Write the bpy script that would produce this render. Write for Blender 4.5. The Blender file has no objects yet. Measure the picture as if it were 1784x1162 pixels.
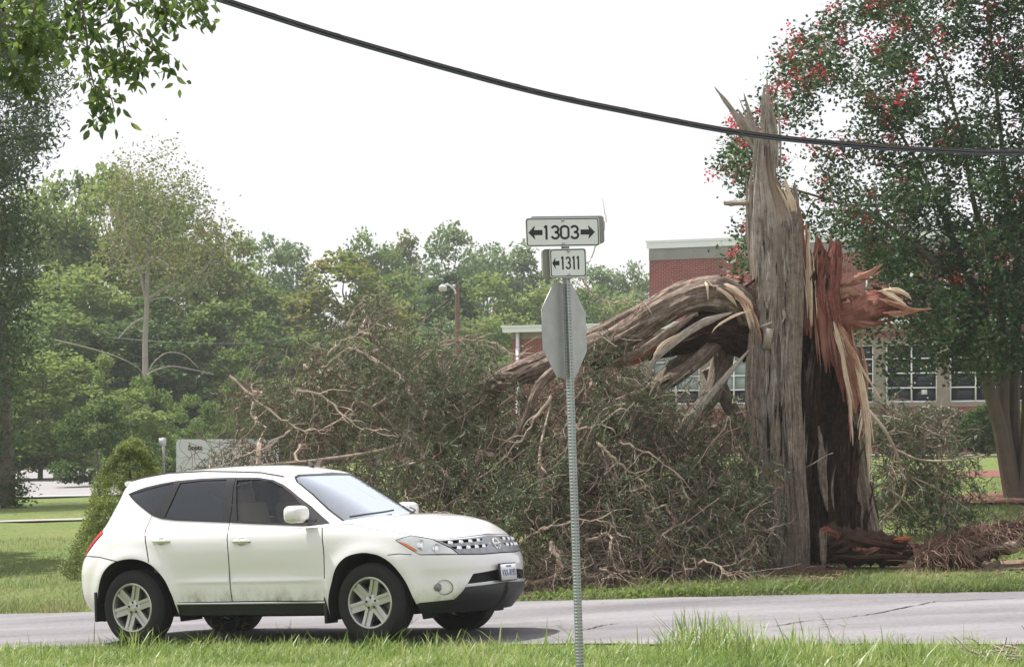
import bpy, bmesh, math, random
import numpy as np
from math import radians, sin, cos, pi
from mathutils import Vector, Matrix, noise as mnoise
from mathutils.geometry import delaunay_2d_cdt

random.seed(7)
rng = np.random.default_rng(7)
SC = bpy.context.scene
COL = SC.collection

# ---------------------------------------------------------------- camera
F, CX, HZ, CAMH = 4200.0, 892.0, 790.0, 1.883     # focal length in photo pixels, image centre, horizon row, eye height
cam_data = bpy.data.cameras.new('camera')
cam = bpy.data.objects.new('camera', cam_data)
COL.objects.link(cam)
cam.location = (0, 0, CAMH)
cam.rotation_euler = (radians(90), 0, 0)
cam_data.sensor_width = 36.0
cam_data.lens = 36.0 * F / 1784.0
cam_data.shift_y = (HZ - 581.0) / 1784.0
cam_data.clip_start = 0.5
cam_data.clip_end = 4000
SC.camera = cam

# ---------------------------------------------------------------- light
SUN_EL, SUN_AZ = 60.0, -58.0                        # sun high, beyond the scene and to the left
world = bpy.data.worlds.new("World")
SC.world = world
world.use_nodes = True
wn, wl = world.node_tree.nodes, world.node_tree.links
bg = wn['Background']
sky = wn.new('ShaderNodeTexSky')
sky.sky_type = 'NISHITA'
sky.sun_disc = False
sky.sun_elevation = radians(SUN_EL)
sky.sun_rotation = radians(SUN_AZ)
sky.air_density = 1.0
sky.dust_density = 6.0
sky.ozone_density = 1.0
mixs = wn.new('ShaderNodeMix'); mixs.data_type = 'RGBA'
mixs.inputs[0].default_value = 0.72                 # thin bright overcast veil over the blue
mixs.inputs[7].default_value = (11.7, 11.6, 12.2, 1)
wl.new(sky.outputs[0], mixs.inputs[6])
wl.new(mixs.outputs[2], bg.inputs[0])
bg.inputs[1].default_value = 0.071

sd = bpy.data.lights.new('sun', 'SUN')
sd.energy = 5.0
sd.angle = radians(0.9)
sd.color = (1.0, 0.968, 0.925)
sun = bpy.data.objects.new('sun', sd)
COL.objects.link(sun)
_az, _el = radians(SUN_AZ), radians(SUN_EL)
_sd = Vector((sin(_az) * cos(_el), cos(_az) * cos(_el), sin(_el)))
sun.rotation_euler = _sd.to_track_quat('Z', 'Y').to_euler()
sun.location = (0, 0, 40)

SC.view_settings.view_transform = 'Standard'
SC.view_settings.look = 'None'
SC.view_settings.gamma = 1
SC.view_settings.use_curve_mapping = False
SC.view_settings.exposure = 0.66
cy = SC.cycles
cy.use_denoising = True
cy.use_adaptive_sampling = False
cy.max_bounces = 6
cy.diffuse_bounces = 3
cy.glossy_bounces = 3
cy.transmission_bounces = 4
cy.transparent_max_bounces = 12
cy.volume_bounces = 1
cy.caustics_reflective = False
cy.caustics_refractive = False

# ---------------------------------------------------------------- helpers
def at(px, py, Y):
    """world point that the photograph shows at (px, py), Y metres from the camera"""
    return Vector(((px - CX) * Y / F, Y, CAMH - (py - HZ) * Y / F))

def tag(o, label=None, cat=None, group=None, kind=None):
    if label: o['label'] = label
    if cat: o['category'] = cat
    if group: o['group'] = group
    if kind: o['kind'] = kind
    return o

def link(name, me, parent=None, mats=None):
    o = bpy.data.objects.new(name, me)
    COL.objects.link(o)
    if parent is not None: o.parent = parent
    if mats is not None:
        for m in (mats if isinstance(mats, (list, tuple)) else [mats]): me.materials.append(m)
    return o

def empty(name, loc=(0, 0, 0), label=None, cat=None, group=None, rot=None):
    o = bpy.data.objects.new(name, None)
    COL.objects.link(o)
    o.location = loc
    o.empty_display_size = .2
    if rot: o.rotation_euler = rot
    return tag(o, label, cat, group)

def mesh_np(name, V, Fc, uv=None, smooth=True, midx=None):
    """V (n,3); Fc (m,k) all faces with the same number of corners, or a list of such arrays"""
    me = bpy.data.meshes.new(name)
    Fl = Fc if isinstance(Fc, list) else [Fc]
    Fl = [np.asarray(f, np.int32) for f in Fl if len(f)]
    V = np.asarray(V, np.float32)
    me.vertices.add(len(V)); me.vertices.foreach_set('co', V.ravel())
    loops = np.concatenate([f.ravel() for f in Fl])
    tot = np.concatenate([np.full(len(f), f.shape[1], np.int32) for f in Fl])
    start = np.concatenate([[0], np.cumsum(tot)[:-1]]).astype(np.int32)
    me.loops.add(len(loops)); me.loops.foreach_set('vertex_index', loops)
    me.polygons.add(len(tot)); me.polygons.foreach_set('loop_start', start)
    if smooth: me.polygons.foreach_set('use_smooth', np.ones(len(tot), bool))
    if midx is not None: me.polygons.foreach_set('material_index', np.asarray(midx, np.int32))
    me.update(calc_edges=True)
    if uv is not None:
        l = me.uv_layers.new(name='UVMap')
        l.data.foreach_set('uv', np.asarray(uv, np.float32)[loops].ravel())
    me.validate()
    return me

class MB:
    """collects shapes, built as ONE mesh object"""
    def __init__(s): s.V = []; s.Q = []; s.T = []; s.UV = []; s.n = 0
    def add(s, V, F, uv=None):
        V = np.asarray(V, float); F = np.asarray(F, int)
        if len(V) == 0: return
        (s.Q if F.shape[1] == 4 else s.T).append(F + s.n)
        s.V.append(V); s.UV.append(np.zeros((len(V), 2)) if uv is None else np.asarray(uv, float)); s.n += len(V)
    def box(s, c, size, rot=None, bevel=0.0):
        h = np.array(size, float) / 2
        if bevel <= 0:
            P = np.array([(x, y, z) for x in (-1, 1) for y in (-1, 1) for z in (-1, 1)], float) * h
            Fq = np.array([(0, 1, 3, 2), (4, 6, 7, 5), (0, 4, 5, 1), (2, 3, 7, 6), (0, 2, 6, 4), (1, 5, 7, 3)])
            if rot is not None: P = P @ np.array(rot.to_3x3()).T
            s.add(P + np.array(c), Fq); return
        bm = bmesh.new(); bmesh.ops.create_cube(bm, size=1)
        for v in bm.verts: v.co = Vector((v.co.x * size[0], v.co.y * size[1], v.co.z * size[2]))
        bmesh.ops.bevel(bm, geom=bm.edges[:], offset=bevel, segments=2, profile=.5, affect='EDGES')
        bmesh.ops.triangulate(bm, faces=bm.faces[:])
        P = np.array([v.co for v in bm.verts]); Ft = np.array([[v.index for v in f.verts] for f in bm.faces]); bm.free()
        if rot is not None: P = P @ np.array(rot.to_3x3()).T
        s.add(P + np.array(c), Ft)
    def tube(s, pts, r, n=6, flat=1.0, cap=True, up=None):
        V, Fq, uv = tube_np(pts, r, n, flat, up)
        s.add(V, Fq, uv)
        if cap:
            k = n + 1
            for base in (0, len(V) - k):
                c = V[base:base + n].mean(0)
                T = [(n, (i + 1) % n, i) if base == 0 else (n, i, (i + 1) % n) for i in range(n)]
                s.add(np.vstack([V[base:base + n], c]), np.array(T), np.vstack([uv[base:base + n], uv[base:base + 1]]))
    def lathe(s, prof, n=32, axis='Z', c=(0, 0, 0)):
        """prof [(r, h)...] turned round the axis"""
        a = np.linspace(0, 2 * pi, n, endpoint=False)
        P = np.array(prof, float); m = len(P)
        X = P[:, 0][:, None] * np.cos(a); Yy = P[:, 0][:, None] * np.sin(a); Z = np.repeat(P[:, 1][:, None], n, 1)
        if axis == 'Z': V = np.stack([X, Yy, Z], -1)
        elif axis == 'Y': V = np.stack([X, Z, Yy], -1)
        else: V = np.stack([Z, X, Yy], -1)
        idx = np.arange(m * n).reshape(m, n); nx = np.roll(idx, -1, 1)
        s.add(V.reshape(-1, 3) + np.array(c), np.stack([idx[:-1], nx[:-1], nx[1:], idx[1:]], -1).reshape(-1, 4))
    def prism(s, poly, M, d):
        """flat polygon (list of 2d points, any simple outline) given thickness d along local +z, placed by matrix M"""
        n = len(poly); from mathutils.geometry import tessellate_polygon
        tri = tessellate_polygon([[Vector((p[0], p[1], 0)) for p in poly]])
        P = np.array([(p[0], p[1], 0) for p in poly] + [(p[0], p[1], d) for p in poly])
        P = np.array([M @ Vector(p) for p in P])
        T = [t for t in tri] + [(t[2] + n, t[1] + n, t[0] + n) for t in tri]
        s.add(P, np.array(T)); s.n -= 0
        s.add(P, np.array([(i, (i + 1) % n, (i + 1) % n + n, i + n) for i in range(n)]))
    def build(s, name, mat, parent=None, smooth=True):
        Fl = []
        if s.Q: Fl.append(np.concatenate(s.Q))
        if s.T: Fl.append(np.concatenate(s.T))
        me = mesh_np(name, np.concatenate(s.V), Fl, np.concatenate(s.UV), smooth)
        if smooth:
            try: me.set_sharp_from_angle(angle=radians(38))
            except Exception: pass
        return link(name, me, parent, mat)

def tube_np(pts, r, n=6, flat=1.0, up=None):
    P = np.array([tuple(p) for p in pts], float); m = len(P)
    r = np.full(m, r, float) if np.isscalar(r) else np.asarray(r, float)
    T = np.gradient(P, axis=0); T /= np.linalg.norm(T, axis=1)[:, None] + 1e-9
    u = np.array(up if up is not None else ((0, 0, 1) if abs(T[0][2]) < .9 else (0, 1, 0)), float)
    A = np.cross(T, u); A /= np.linalg.norm(A, axis=1)[:, None] + 1e-9
    for i in range(1, m):
        if np.dot(A[i], A[i - 1]) < 0: A[i] *= -1
    B = np.cross(T, A)
    a = np.linspace(0, 2 * pi, n + 1)
    V = P[:, None] + r[:, None, None] * (np.cos(a)[None, :, None] * A[:, None] + flat * np.sin(a)[None, :, None] * B[:, None])
    idx = np.arange(m * (n + 1)).reshape(m, n + 1)
    Fq = np.stack([idx[:-1, :-1], idx[:-1, 1:], idx[1:, 1:], idx[1:, :-1]], -1).reshape(-1, 4)
    L = np.concatenate([[0], np.cumsum(np.linalg.norm(np.diff(P, axis=0), axis=1))])
    uv = np.stack(np.broadcast_arrays(a[None] * max(r.mean(), .002), L[:, None]), -1).reshape(-1, 2)
    return V.reshape(-1, 3), Fq, uv

def cr(pts, n=6):
    """Catmull-Rom through pts, n steps per span"""
    P = np.array([tuple(p) for p in pts], float)
    if len(P) < 3: return P
    P = np.vstack([2 * P[0] - P[1], P, 2 * P[-1] - P[-2]]); out = []
    for i in range(1, len(P) - 2):
        p0, p1, p2, p3 = P[i - 1:i + 3]
        for k in range(n):
            t = k / n
            out.append(.5 * (2 * p1 + (p2 - p0) * t + (2 * p0 - 5 * p1 + 4 * p2 - p3) * t * t + (3 * p1 - p0 - 3 * p2 + p3) * t ** 3))
    out.append(P[-2])
    return np.array(out)

def vnoise(x, y, seed=0):
    """smooth value noise, numpy, about -1..1"""
    x = np.asarray(x, float); y = np.asarray(y, float)
    xi = np.floor(x).astype(int); yi = np.floor(y).astype(int); xf = x - xi; yf = y - yi
    def h(a, b):
        v = (a * 374761393 + b * 668265263 + seed * 974634777) & 0xffffffff
        v = ((v ^ (v >> 13)) * 1274126177) & 0xffffffff
        return ((v ^ (v >> 16)) & 0xffff) / 32767.5 - 1
    sx = xf * xf * (3 - 2 * xf); sy = yf * yf * (3 - 2 * yf)
    return (h(xi, yi) * (1 - sx) + h(xi + 1, yi) * sx) * (1 - sy) + (h(xi, yi + 1) * (1 - sx) + h(xi + 1, yi + 1) * sx) * sy

# ---------------------------------------------------------------- materials
def new_mat(name):
    m = bpy.data.materials.new(name); m.use_nodes = True
    nt = m.node_tree
    return m, nt, nt.nodes, nt.links, nt.nodes['Principled BSDF']

def plain(name, col, rough=.6, metal=0.0, spec=.5, coat=0.0, var=0.0, scale=8.0, bump=0.0):
    m, nt, N, L, b = new_mat(name)
    b.inputs['Base Color'].default_value = (*col, 1)
    b.inputs['Roughness'].default_value = rough
    b.inputs['Metallic'].default_value = metal
    b.inputs['Specular IOR Level'].default_value = spec
    b.inputs['Coat Weight'].default_value = coat
    if var > 0 or bump > 0:
        tc = N.new('ShaderNodeTexCoord'); nz = N.new('ShaderNodeTexNoise')
        nz.inputs['Scale'].default_value = scale; nz.inputs['Detail'].default_value = 6; nz.inputs['Roughness'].default_value = .65
        L.new(tc.outputs['Object'], nz.inputs['Vector'])
        if var > 0:
            mx = N.new('ShaderNodeMix'); mx.data_type = 'RGBA'
            mx.inputs[6].default_value = (*[c * (1 - var) for c in col], 1)
            mx.inputs[7].default_value = (*[min(1, c * (1 + var)) for c in col], 1)
            L.new(nz.outputs[0], mx.inputs[0]); L.new(mx.outputs[2], b.inputs['Base Color'])
        if bump > 0:
            bp = N.new('ShaderNodeBump'); bp.inputs['Strength'].default_value = bump; bp.inputs['Distance'].default_value = .02
            L.new(nz.outputs[0], bp.inputs['Height']); L.new(bp.outputs[0], b.inputs['Normal'])
    return m

def leafy(name, cols, rough=.5, trans=.35, spec=.4, patch=None):
    """foliage: every leaf its own shade of the given greens, light passes through"""
    m, nt, N, L, b = new_mat(name)
    geo = N.new('ShaderNodeNewGeometry'); ramp = N.new('ShaderNodeValToRGB')
    e = ramp.color_ramp.elements
    while len(e) < len(cols): e.new(.5)
    for i, c in enumerate(cols):
        e[i].position = i / (len(cols) - 1); e[i].color = (*c, 1)
    src = geo.outputs['Random Per Island']
    if patch:
        tc = N.new('ShaderNodeTexCoord'); nz = N.new('ShaderNodeTexNoise'); nz.inputs['Scale'].default_value = patch; nz.inputs['Detail'].default_value = 2
        L.new(tc.outputs['Object'], nz.inputs['Vector'])
        ma = N.new('ShaderNodeMath'); ma.operation = 'MULTIPLY_ADD'; ma.inputs[1].default_value = .55
        mb = N.new('ShaderNodeMath'); mb.operation = 'MULTIPLY_ADD'; mb.inputs[1].default_value = 1.5; mb.inputs[2].default_value = -.52
        L.new(nz.outputs[0], mb.inputs[0]); L.new(src, ma.inputs[0]); L.new(mb.outputs[0], ma.inputs[2]); src = ma.outputs[0]
    L.new(src, ramp.inputs[0])
    L.new(ramp.outputs[0], b.inputs['Base Color'])
    b.inputs['Roughness'].default_value = rough; b.inputs['Specular IOR Level'].default_value = spec
    tr = N.new('ShaderNodeBsdfTranslucent'); mx = N.new('ShaderNodeMixShader')
    hs = N.new('ShaderNodeHueSaturation'); hs.inputs['Value'].default_value = 1.25; hs.inputs['Hue'].default_value = .485
    L.new(ramp.outputs[0], hs.inputs['Color']); L.new(hs.outputs[0], tr.inputs[0])
    mx.inputs[0].default_value = trans
    L.new(b.outputs[0], mx.inputs[1]); L.new(tr.outputs[0], mx.inputs[2])
    L.new(mx.outputs[0], N['Material Output'].inputs[0])
    return m

def grain(name, cols, su=30.0, sv=1.6, bump=.6, rough=.85, dist=.03, big=0.0, bigcol=None):
    """wood or bark: streaks that run along the grain (UV: u round the piece, v along it)"""
    m, nt, N, L, b = new_mat(name)
    uv = N.new('ShaderNodeUVMap'); mp = N.new('ShaderNodeMapping'); mp.inputs['Scale'].default_value = (su, sv, 1)
    L.new(uv.outputs[0], mp.inputs['Vector'])
    n1 = N.new('ShaderNodeTexNoise'); n1.inputs['Scale'].default_value = 1.0; n1.inputs['Detail'].default_value = 7; n1.inputs['Roughness'].default_value = .7
    n1.inputs['Distortion'].default_value = .7
    L.new(mp.outputs[0], n1.inputs['Vector'])
    ramp = N.new('ShaderNodeValToRGB'); e = ramp.color_ramp.elements
    while len(e) < len(cols): e.new(.5)
    for i, c in enumerate(cols):
        e[i].position = .36 + .28 * i / (len(cols) - 1); e[i].color = (*c, 1)
    tc0 = N.new('ShaderNodeTexCoord'); n3 = N.new('ShaderNodeTexNoise'); n3.inputs['Scale'].default_value = 13; n3.inputs['Detail'].default_value = 9; n3.inputs['Roughness'].default_value = .75
    L.new(tc0.outputs['Object'], n3.inputs['Vector']); ma = N.new('ShaderNodeMath'); ma.operation = 'MULTIPLY'; ma.inputs[1].default_value = .38; L.new(n3.outputs[0], ma.inputs[0])
    mb_ = N.new('ShaderNodeMath'); mb_.operation = 'MULTIPLY_ADD'; mb_.inputs[1].default_value = .62; L.new(n1.outputs[0], mb_.inputs[0]); L.new(ma.outputs[0], mb_.inputs[2])
    L.new(mb_.outputs[0], ramp.inputs[0])
    out = ramp.outputs[0]
    if bigcol:
        tc = N.new('ShaderNodeTexCoord'); n2 = N.new('ShaderNodeTexNoise'); n2.inputs['Scale'].default_value = big; n2.inputs['Detail'].default_value = 4
        mp2 = N.new('ShaderNodeMapping'); mp2.inputs['Scale'].default_value = (1.0, 1.0, .35)
        L.new(tc.outputs['Object'], mp2.inputs[0]); L.new(mp2.outputs[0], n2.inputs['Vector'])
        r2 = N.new('ShaderNodeValToRGB'); r2.color_ramp.elements[0].position = .47; r2.color_ramp.elements[1].position = .62
        L.new(n2.outputs[0], r2.inputs[0])
        mx = N.new('ShaderNodeMix'); mx.data_type = 'RGBA'; mx.inputs[7].default_value = (*bigcol, 1)
        L.new(r2.outputs[0], mx.inputs[0]); L.new(out, mx.inputs[6]); out = mx.outputs[2]
    L.new(out, b.inputs['Base Color'])
    b.inputs['Roughness'].default_value = rough; b.inputs['Specular IOR Level'].default_value = .2
    bp = N.new('ShaderNodeBump'); bp.inputs['Strength'].default_value = bump; bp.inputs['Distance'].default_value = dist
    L.new(mb_.outputs[0], bp.inputs['Height']); L.new(bp.outputs[0], b.inputs['Normal'])
    return m
# ---------------------------------------------------------------- ground
L1A, L1B = np.array([-6.36, 29.9]), np.array([5.45, 25.6])      # far edge of the road
L2A, L2B = np.array([-5.3, 25.05]), np.array([4.2, 20.15])      # near edge
def line_side(X, Y, A, B):
    d = (B - A) / np.linalg.norm(B - A); return -(X - A[0]) * d[1] + (Y - A[1]) * d[0]     # >0 beyond the line
def road_plane(X, Y):
    return .052 * 20 * np.tanh((np.asarray(X) + 3.34) / 20) + .0134 * (np.clip(Y, 0, 40) - 24.97) - .03
def _warp(X, Y):
    X = np.asarray(X, float); Y = np.asarray(Y, float)
    return X * 30 / (30 + np.clip(Y, 0, None) * .5), 30 * np.log(1 + np.clip(Y + 15, 0, None) / 45)
_cp = []
for _s in np.linspace(-.7, 1.7, 7):
    for _k in (-.6, 0, .5, 1):
        p = (L2A * (1 - _k) + L1A * _k) * (1 - _s) + (L2B * (1 - _k) + L1B * _k) * _s
        _cp.append((p[0], p[1], float(road_plane(p[0], p[1]))))
for px, py, Y in ((50,907,57),(50,868,80),(300,862,80),(50,818,125),(300,815,125),(1370,987,30.6),(1660,988,29.5),(1775,868,42),(1610,925,36),(1700,796,80),(1300,800,74),(1760,792,80),(950,800,88),(1250,893,42)):
    p = at(px, py, Y); _cp.append((p.x, p.y, p.z))
_cp += [(-6.2,45,.12),(-2.5,45,.40),(1.2,45,.75),(0,34,.33),(-3.5,36,.15),(-60,200,2.6),(60,200,3.0),(0,200,2.6),(0,150,2.1),(-150,400,6),(150,400,6),(0,1000,9),(-500,1000,9),(500,1000,9),(0,-10,-.1),(-20,0,-.6),(20,0,.5),(-30,30,-.9),(25,40,1.8),(-40,90,.5),(40,90,2.2)]
_cp = np.array(_cp); _cu = np.stack(_warp(_cp[:, 0], _cp[:, 1]), -1)
def _phi(r2): return .5 * r2 * np.log(r2 + 1e-9)
_n = len(_cp); _K = _phi(((_cu[:, None] - _cu[None]) ** 2).sum(-1)) + np.eye(_n) * 3.0; _Pm = np.hstack([np.ones((_n, 1)), _cu])
_w = np.linalg.solve(np.block([[_K, _Pm], [_Pm.T, np.zeros((3, 3))]]), np.concatenate([_cp[:, 2], np.zeros(3)]))
def gz(X, Y):
    X = np.atleast_1d(np.asarray(X, float)); Y = np.atleast_1d(np.asarray(Y, float)); u = np.stack(_warp(X.ravel(), Y.ravel()), -1); out = np.zeros(len(u))
    for i in range(0, len(u), 20000):
        b = u[i:i + 20000]; out[i:i + 20000] = _phi(((b[:, None] - _cu[None]) ** 2).sum(-1)) @ _w[:_n] + _w[_n] + b @ _w[_n + 1:]
    return out.reshape(X.shape)
def gz1(X, Y): return float(gz([X], [Y])[0])

xs = np.unique(np.concatenate([np.linspace(-700, -60, 24), np.linspace(-60, -14, 47), np.arange(-14, 14.01, .3), np.linspace(14, 60, 47), np.linspace(60, 700, 24)]))
ys = np.unique(np.concatenate([np.linspace(-40, 14, 30), np.arange(14, 36, .3), np.linspace(36, 110, 120), np.linspace(110, 300, 60), np.linspace(300, 1600, 40)]))
GX, GY = np.meshgrid(xs, ys, indexing='ij')
GZ = gz(GX, GY)
_in = np.minimum(line_side(GX, GY, L2A, L2B), -line_side(GX, GY, L1A, L1B))
GZ = GZ - .07 * np.clip((_in - .22) / .35, 0, 1) * (np.abs(GX) < 60) + .03 * vnoise(GX * .9, GY * .9, 3) * (_in < -.1) * (GY < 120)
_i = np.arange(GX.size).reshape(GX.shape)
_f = np.stack([_i[:-1, :-1], _i[1:, :-1], _i[1:, 1:], _i[:-1, 1:]], -1).reshape(-1, 4)

def ground_mat():
    m, nt, N, L, b = new_mat('lawn')
    tc = N.new('ShaderNodeTexCoord')
    def noise(sc, det=5, rough=.6):
        n = N.new('ShaderNodeTexNoise'); n.inputs['Scale'].default_value = sc; n.inputs['Detail'].default_value = det; n.inputs['Roughness'].default_value = rough
        L.new(tc.outputs['Object'], n.inputs['Vector']); return n
    fine, mid, big = noise(11, 9, .85), noise(1.1, 6, .7), noise(.16, 4)
    r = N.new('ShaderNodeValToRGB'); e = r.color_ramp.elements; e[0].position = .36; e[0].color = (.034, .060, .014, 1); e[1].position = .64; e[1].color = (.215, .275, .085, 1)
    L.new(fine.outputs[0], r.inputs[0])
    dry = N.new('ShaderNodeMix'); dry.data_type = 'RGBA'; dry.inputs[7].default_value = (.24, .20, .095, 1); L.new(r.outputs[0], dry.inputs[6])
    r2 = N.new('ShaderNodeMapRange'); r2.inputs[1].default_value = .45; r2.inputs[2].default_value = .7; r2.inputs[4].default_value = .42
    ad = N.new('ShaderNodeMath'); ad.operation = 'ADD'; L.new(mid.outputs[0], ad.inputs[0]); L.new(big.outputs[0], ad.inputs[1])
    hf = N.new('ShaderNodeMath'); hf.operation = 'MULTIPLY'; hf.inputs[1].default_value = .5; L.new(ad.outputs[0], hf.inputs[0]); L.new(hf.outputs[0], r2.inputs[0]); L.new(r2.outputs[0], dry.inputs[0])
    L.new(dry.outputs[2], b.inputs['Base Color']); b.inputs['Roughness'].default_value = .95; b.inputs['Specular IOR Level'].default_value = .1
    bp = N.new('ShaderNodeBump'); bp.inputs['Strength'].default_value = .8; bp.inputs['Distance'].default_value = .05; L.new(fine.outputs[0], bp.inputs['Height']); L.new(bp.outputs[0], b.inputs['Normal'])
    return m
M_ground = ground_mat()
tag(link('ground', mesh_np('ground', np.stack([GX, GY, GZ], -1).reshape(-1, 3), _f), None, M_ground), kind='structure')

def drape(name, poly_fn, ns, nt, mat, lift=.02, zf=None, kind='structure', smooth=True):
    """sheet laid on the ground: poly_fn(s, t) -> X, Y"""
    S_, T_ = np.meshgrid(np.linspace(0, 1, ns), np.linspace(0, 1, nt), indexing='ij'); X, Y = poly_fn(S_, T_)
    Z = (gz(X, Y) if zf is None else zf(X, Y)) + lift
    i = np.arange(X.size).reshape(X.shape); f = np.stack([i[:-1, :-1], i[1:, :-1], i[1:, 1:], i[:-1, 1:]], -1).reshape(-1, 4)
    o = link(name, mesh_np(name, np.stack([X, Y, Z], -1).reshape(-1, 3), f, np.stack([X, Y], -1).reshape(-1, 2)), None, mat)
    return tag(o, kind=kind)

def asphalt(name, c0, c1, sc=16.0, crack=False):
    m, nt, N, L, b = new_mat(name)
    tc = N.new('ShaderNodeTexCoord')
    n1 = N.new('ShaderNodeTexNoise'); n1.inputs['Scale'].default_value = sc; n1.inputs['Detail'].default_value = 10; n1.inputs['Roughness'].default_value = .85; L.new(tc.outputs['Object'], n1.inputs['Vector'])
    n2 = N.new('ShaderNodeTexNoise'); n2.inputs['Scale'].default_value = .7; n2.inputs['Detail'].default_value = 5
    mp = N.new('ShaderNodeMapping'); mp.inputs['Rotation'].default_value = (0, 0, radians(24)); mp.inputs['Scale'].default_value = (.35, 1.6, 1); L.new(tc.outputs['Object'], mp.inputs[0]); L.new(mp.outputs[0], n2.inputs['Vector'])
    ad = N.new('ShaderNodeMath'); ad.operation = 'MULTIPLY_ADD'; ad.inputs[1].default_value = .5; L.new(n1.outputs[0], ad.inputs[0])
    hf = N.new('ShaderNodeMath'); hf.operation = 'MULTIPLY'; hf.inputs[1].default_value = .5; L.new(n2.outputs[0], hf.inputs[0]); L.new(hf.outputs[0], ad.inputs[2])
    r = N.new('ShaderNodeValToRGB'); e = r.color_ramp.elements; e[0].position = .38; e[0].color = (*c0, 1); e[1].position = .62; e[1].color = (*c1, 1)
    L.new(ad.outputs[0], r.inputs[0]); L.new(r.outputs[0], b.inputs['Base Color']); b.inputs['Roughness'].default_value = .9; b.inputs['Specular IOR Level'].default_value = .2
    bp = N.new('ShaderNodeBump'); bp.inputs['Strength'].default_value = .5; bp.inputs['Distance'].default_value = .01; L.new(n1.outputs[0], bp.inputs['Height']); L.new(bp.outputs[0], b.inputs['Normal'])
    return m
M_road = asphalt('worn_asphalt', (.115, .109, .114), (.245, .232, .240))
def _roadfn(s, t):
    k = s * 12 - 5.5
    a = L1A + (L1B - L1A) * k[..., None]; b2 = L2A + (L2B - L2A) * k[..., None]
    w = b2 * (1 - t[..., None]) + a * t[..., None]
    e = .10 * vnoise(k * 14, t * 0, 5) + .05 * vnoise(k * 40, t * 0, 6)
    return w[..., 0], w[..., 1] + e * (2 * t - 1)
road = drape('road', _roadfn, 500, 14, M_road, .012, lambda X, Y: gz(X, Y))
M_crack = plain('crack_tar', (.03, .028, .028), .95)
for pts in ([(1330,1096),(1400,1085),(1470,1078),(1530,1070),(1590,1058),(1628,1050)], [(1628,1050),(1720,1046),(1784,1043)], [(1010,1101),(1050,1092),(1075,1088)]):
    V = []
    P_ = []
    for px, py in pts:
        Y = 24.0
        for _ in range(12):
            p = at(px, py, Y); Y = np.clip((CAMH - gz1(p.x, Y)) * F / (py - HZ), 15, 40)
        P_.append((p.x, p.y, 0))
    P_ = cr(P_, 8)[:, :2]; P_ += np.stack([vnoise(np.arange(len(P_)) * .9, 0 * P_[:, 0], 8), vnoise(np.arange(len(P_)) * .9, 0 * P_[:, 0], 9)], -1) * .03
    T_ = np.gradient(P_, axis=0); T_ /= np.linalg.norm(T_, axis=1)[:, None]; N_ = np.stack([-T_[:, 1], T_[:, 0]], -1) * (.012 + .008 * vnoise(np.arange(len(P_)) * .7, 0 * P_[:, 0], 2))[:, None]
    Q_ = np.vstack([P_ + N_, P_ - N_]); n_ = len(P_); i_ = np.arange(n_ - 1)
    link('crack', mesh_np('crack', np.column_stack([Q_, gz(Q_[:, 0], Q_[:, 1]) + .018]), np.stack([i_, i_ + 1, i_ + 1 + n_, i_ + n_], -1)), road, M_crack)

M_lot = asphalt('pale_asphalt', (.20, .19, .19), (.29, .275, .275), 25)
def _quadfn(a, b2, c, d):
    a, b2, c, d = [np.array(p, float) for p in (a, b2, c, d)]
    def fn(s, t):
        s, t = s[..., None], t[..., None]; w = (a * (1 - s) + b2 * s) * (1 - t) + (d * (1 - s) + c * s) * t; return w[..., 0], w[..., 1]
    return fn
def axy(px, Y): return ((px - CX) * Y / F, Y)
drape('parking_lot', _quadfn(axy(-350, 81), axy(390, 79), axy(420, 122), axy(-350, 126)), 30, 20, M_lot, .05)
drape('kerb', _quadfn(axy(-350, 80.3), axy(390, 78.3), axy(390, 79.0), axy(-350, 81.0)), 40, 2, plain('concrete', (.36, .35, .33), .85, var=.2, scale=3), .09)
drape('garden_path', _quadfn(axy(-200, 57.4), axy(330, 55.6), axy(330, 56.5), axy(-200, 58.3)), 40, 2, plain('path_concrete', (.27, .25, .22), .9, var=.25, scale=2), .035)
drape('walkway', _quadfn(axy(1150, 83.5), axy(1850, 77.0), axy(1850, 79.3), axy(1150, 86)), 40, 3, plain('walk_concrete', (.30, .285, .27), .9, var=.2, scale=2), .04)
M_mulch = plain('red_mulch', (.15, .050, .032), .95, var=.6, scale=22, bump=.8)
def _blob(cx, cy, rx, ry, seed):
    def fn(s, t):
        a = s * 2 * pi; k = t * (1 + .22 * vnoise(np.cos(a) * 2 + 9, np.sin(a) * 2, seed)); return cx + rx * k * np.cos(a), cy + ry * k * np.sin(a)
    return fn
p = at(1775, 868, 42); drape('mulch_bed', _blob(p.x, p.y, 1.5, 1.7, 3), 40, 6, M_mulch, .035)
p = at(1770, 832, 52); drape('mulch_bed', _blob(p.x, p.y, 1.2, 2.4, 4), 40, 6, M_mulch, .035)
M_soil = plain('bare_soil', (.16, .105, .066), .95, var=.55, scale=14, bump=.7)
SOILS = []
p = at(1700, 985, 29.2); SOILS.append((p.x + .3, p.y, 1.1, .75)); drape('bare_soil', _blob(p.x + .3, p.y, 1.1, .75, 6), 48, 6, M_soil, .016)
p = at(1460, 1003, 29.9); SOILS.append((p.x, p.y, 1.3, .55)); drape('bare_soil', _blob(p.x, p.y, 1.3, .55, 7), 48, 6, M_soil, .016)
p = at(1130, 1022, 28.6); SOILS.append((p.x, p.y, 2.2, .7)); drape('bare_soil', _blob(p.x, p.y, 2.2, .7, 8), 48, 6, M_soil, .016)

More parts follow.
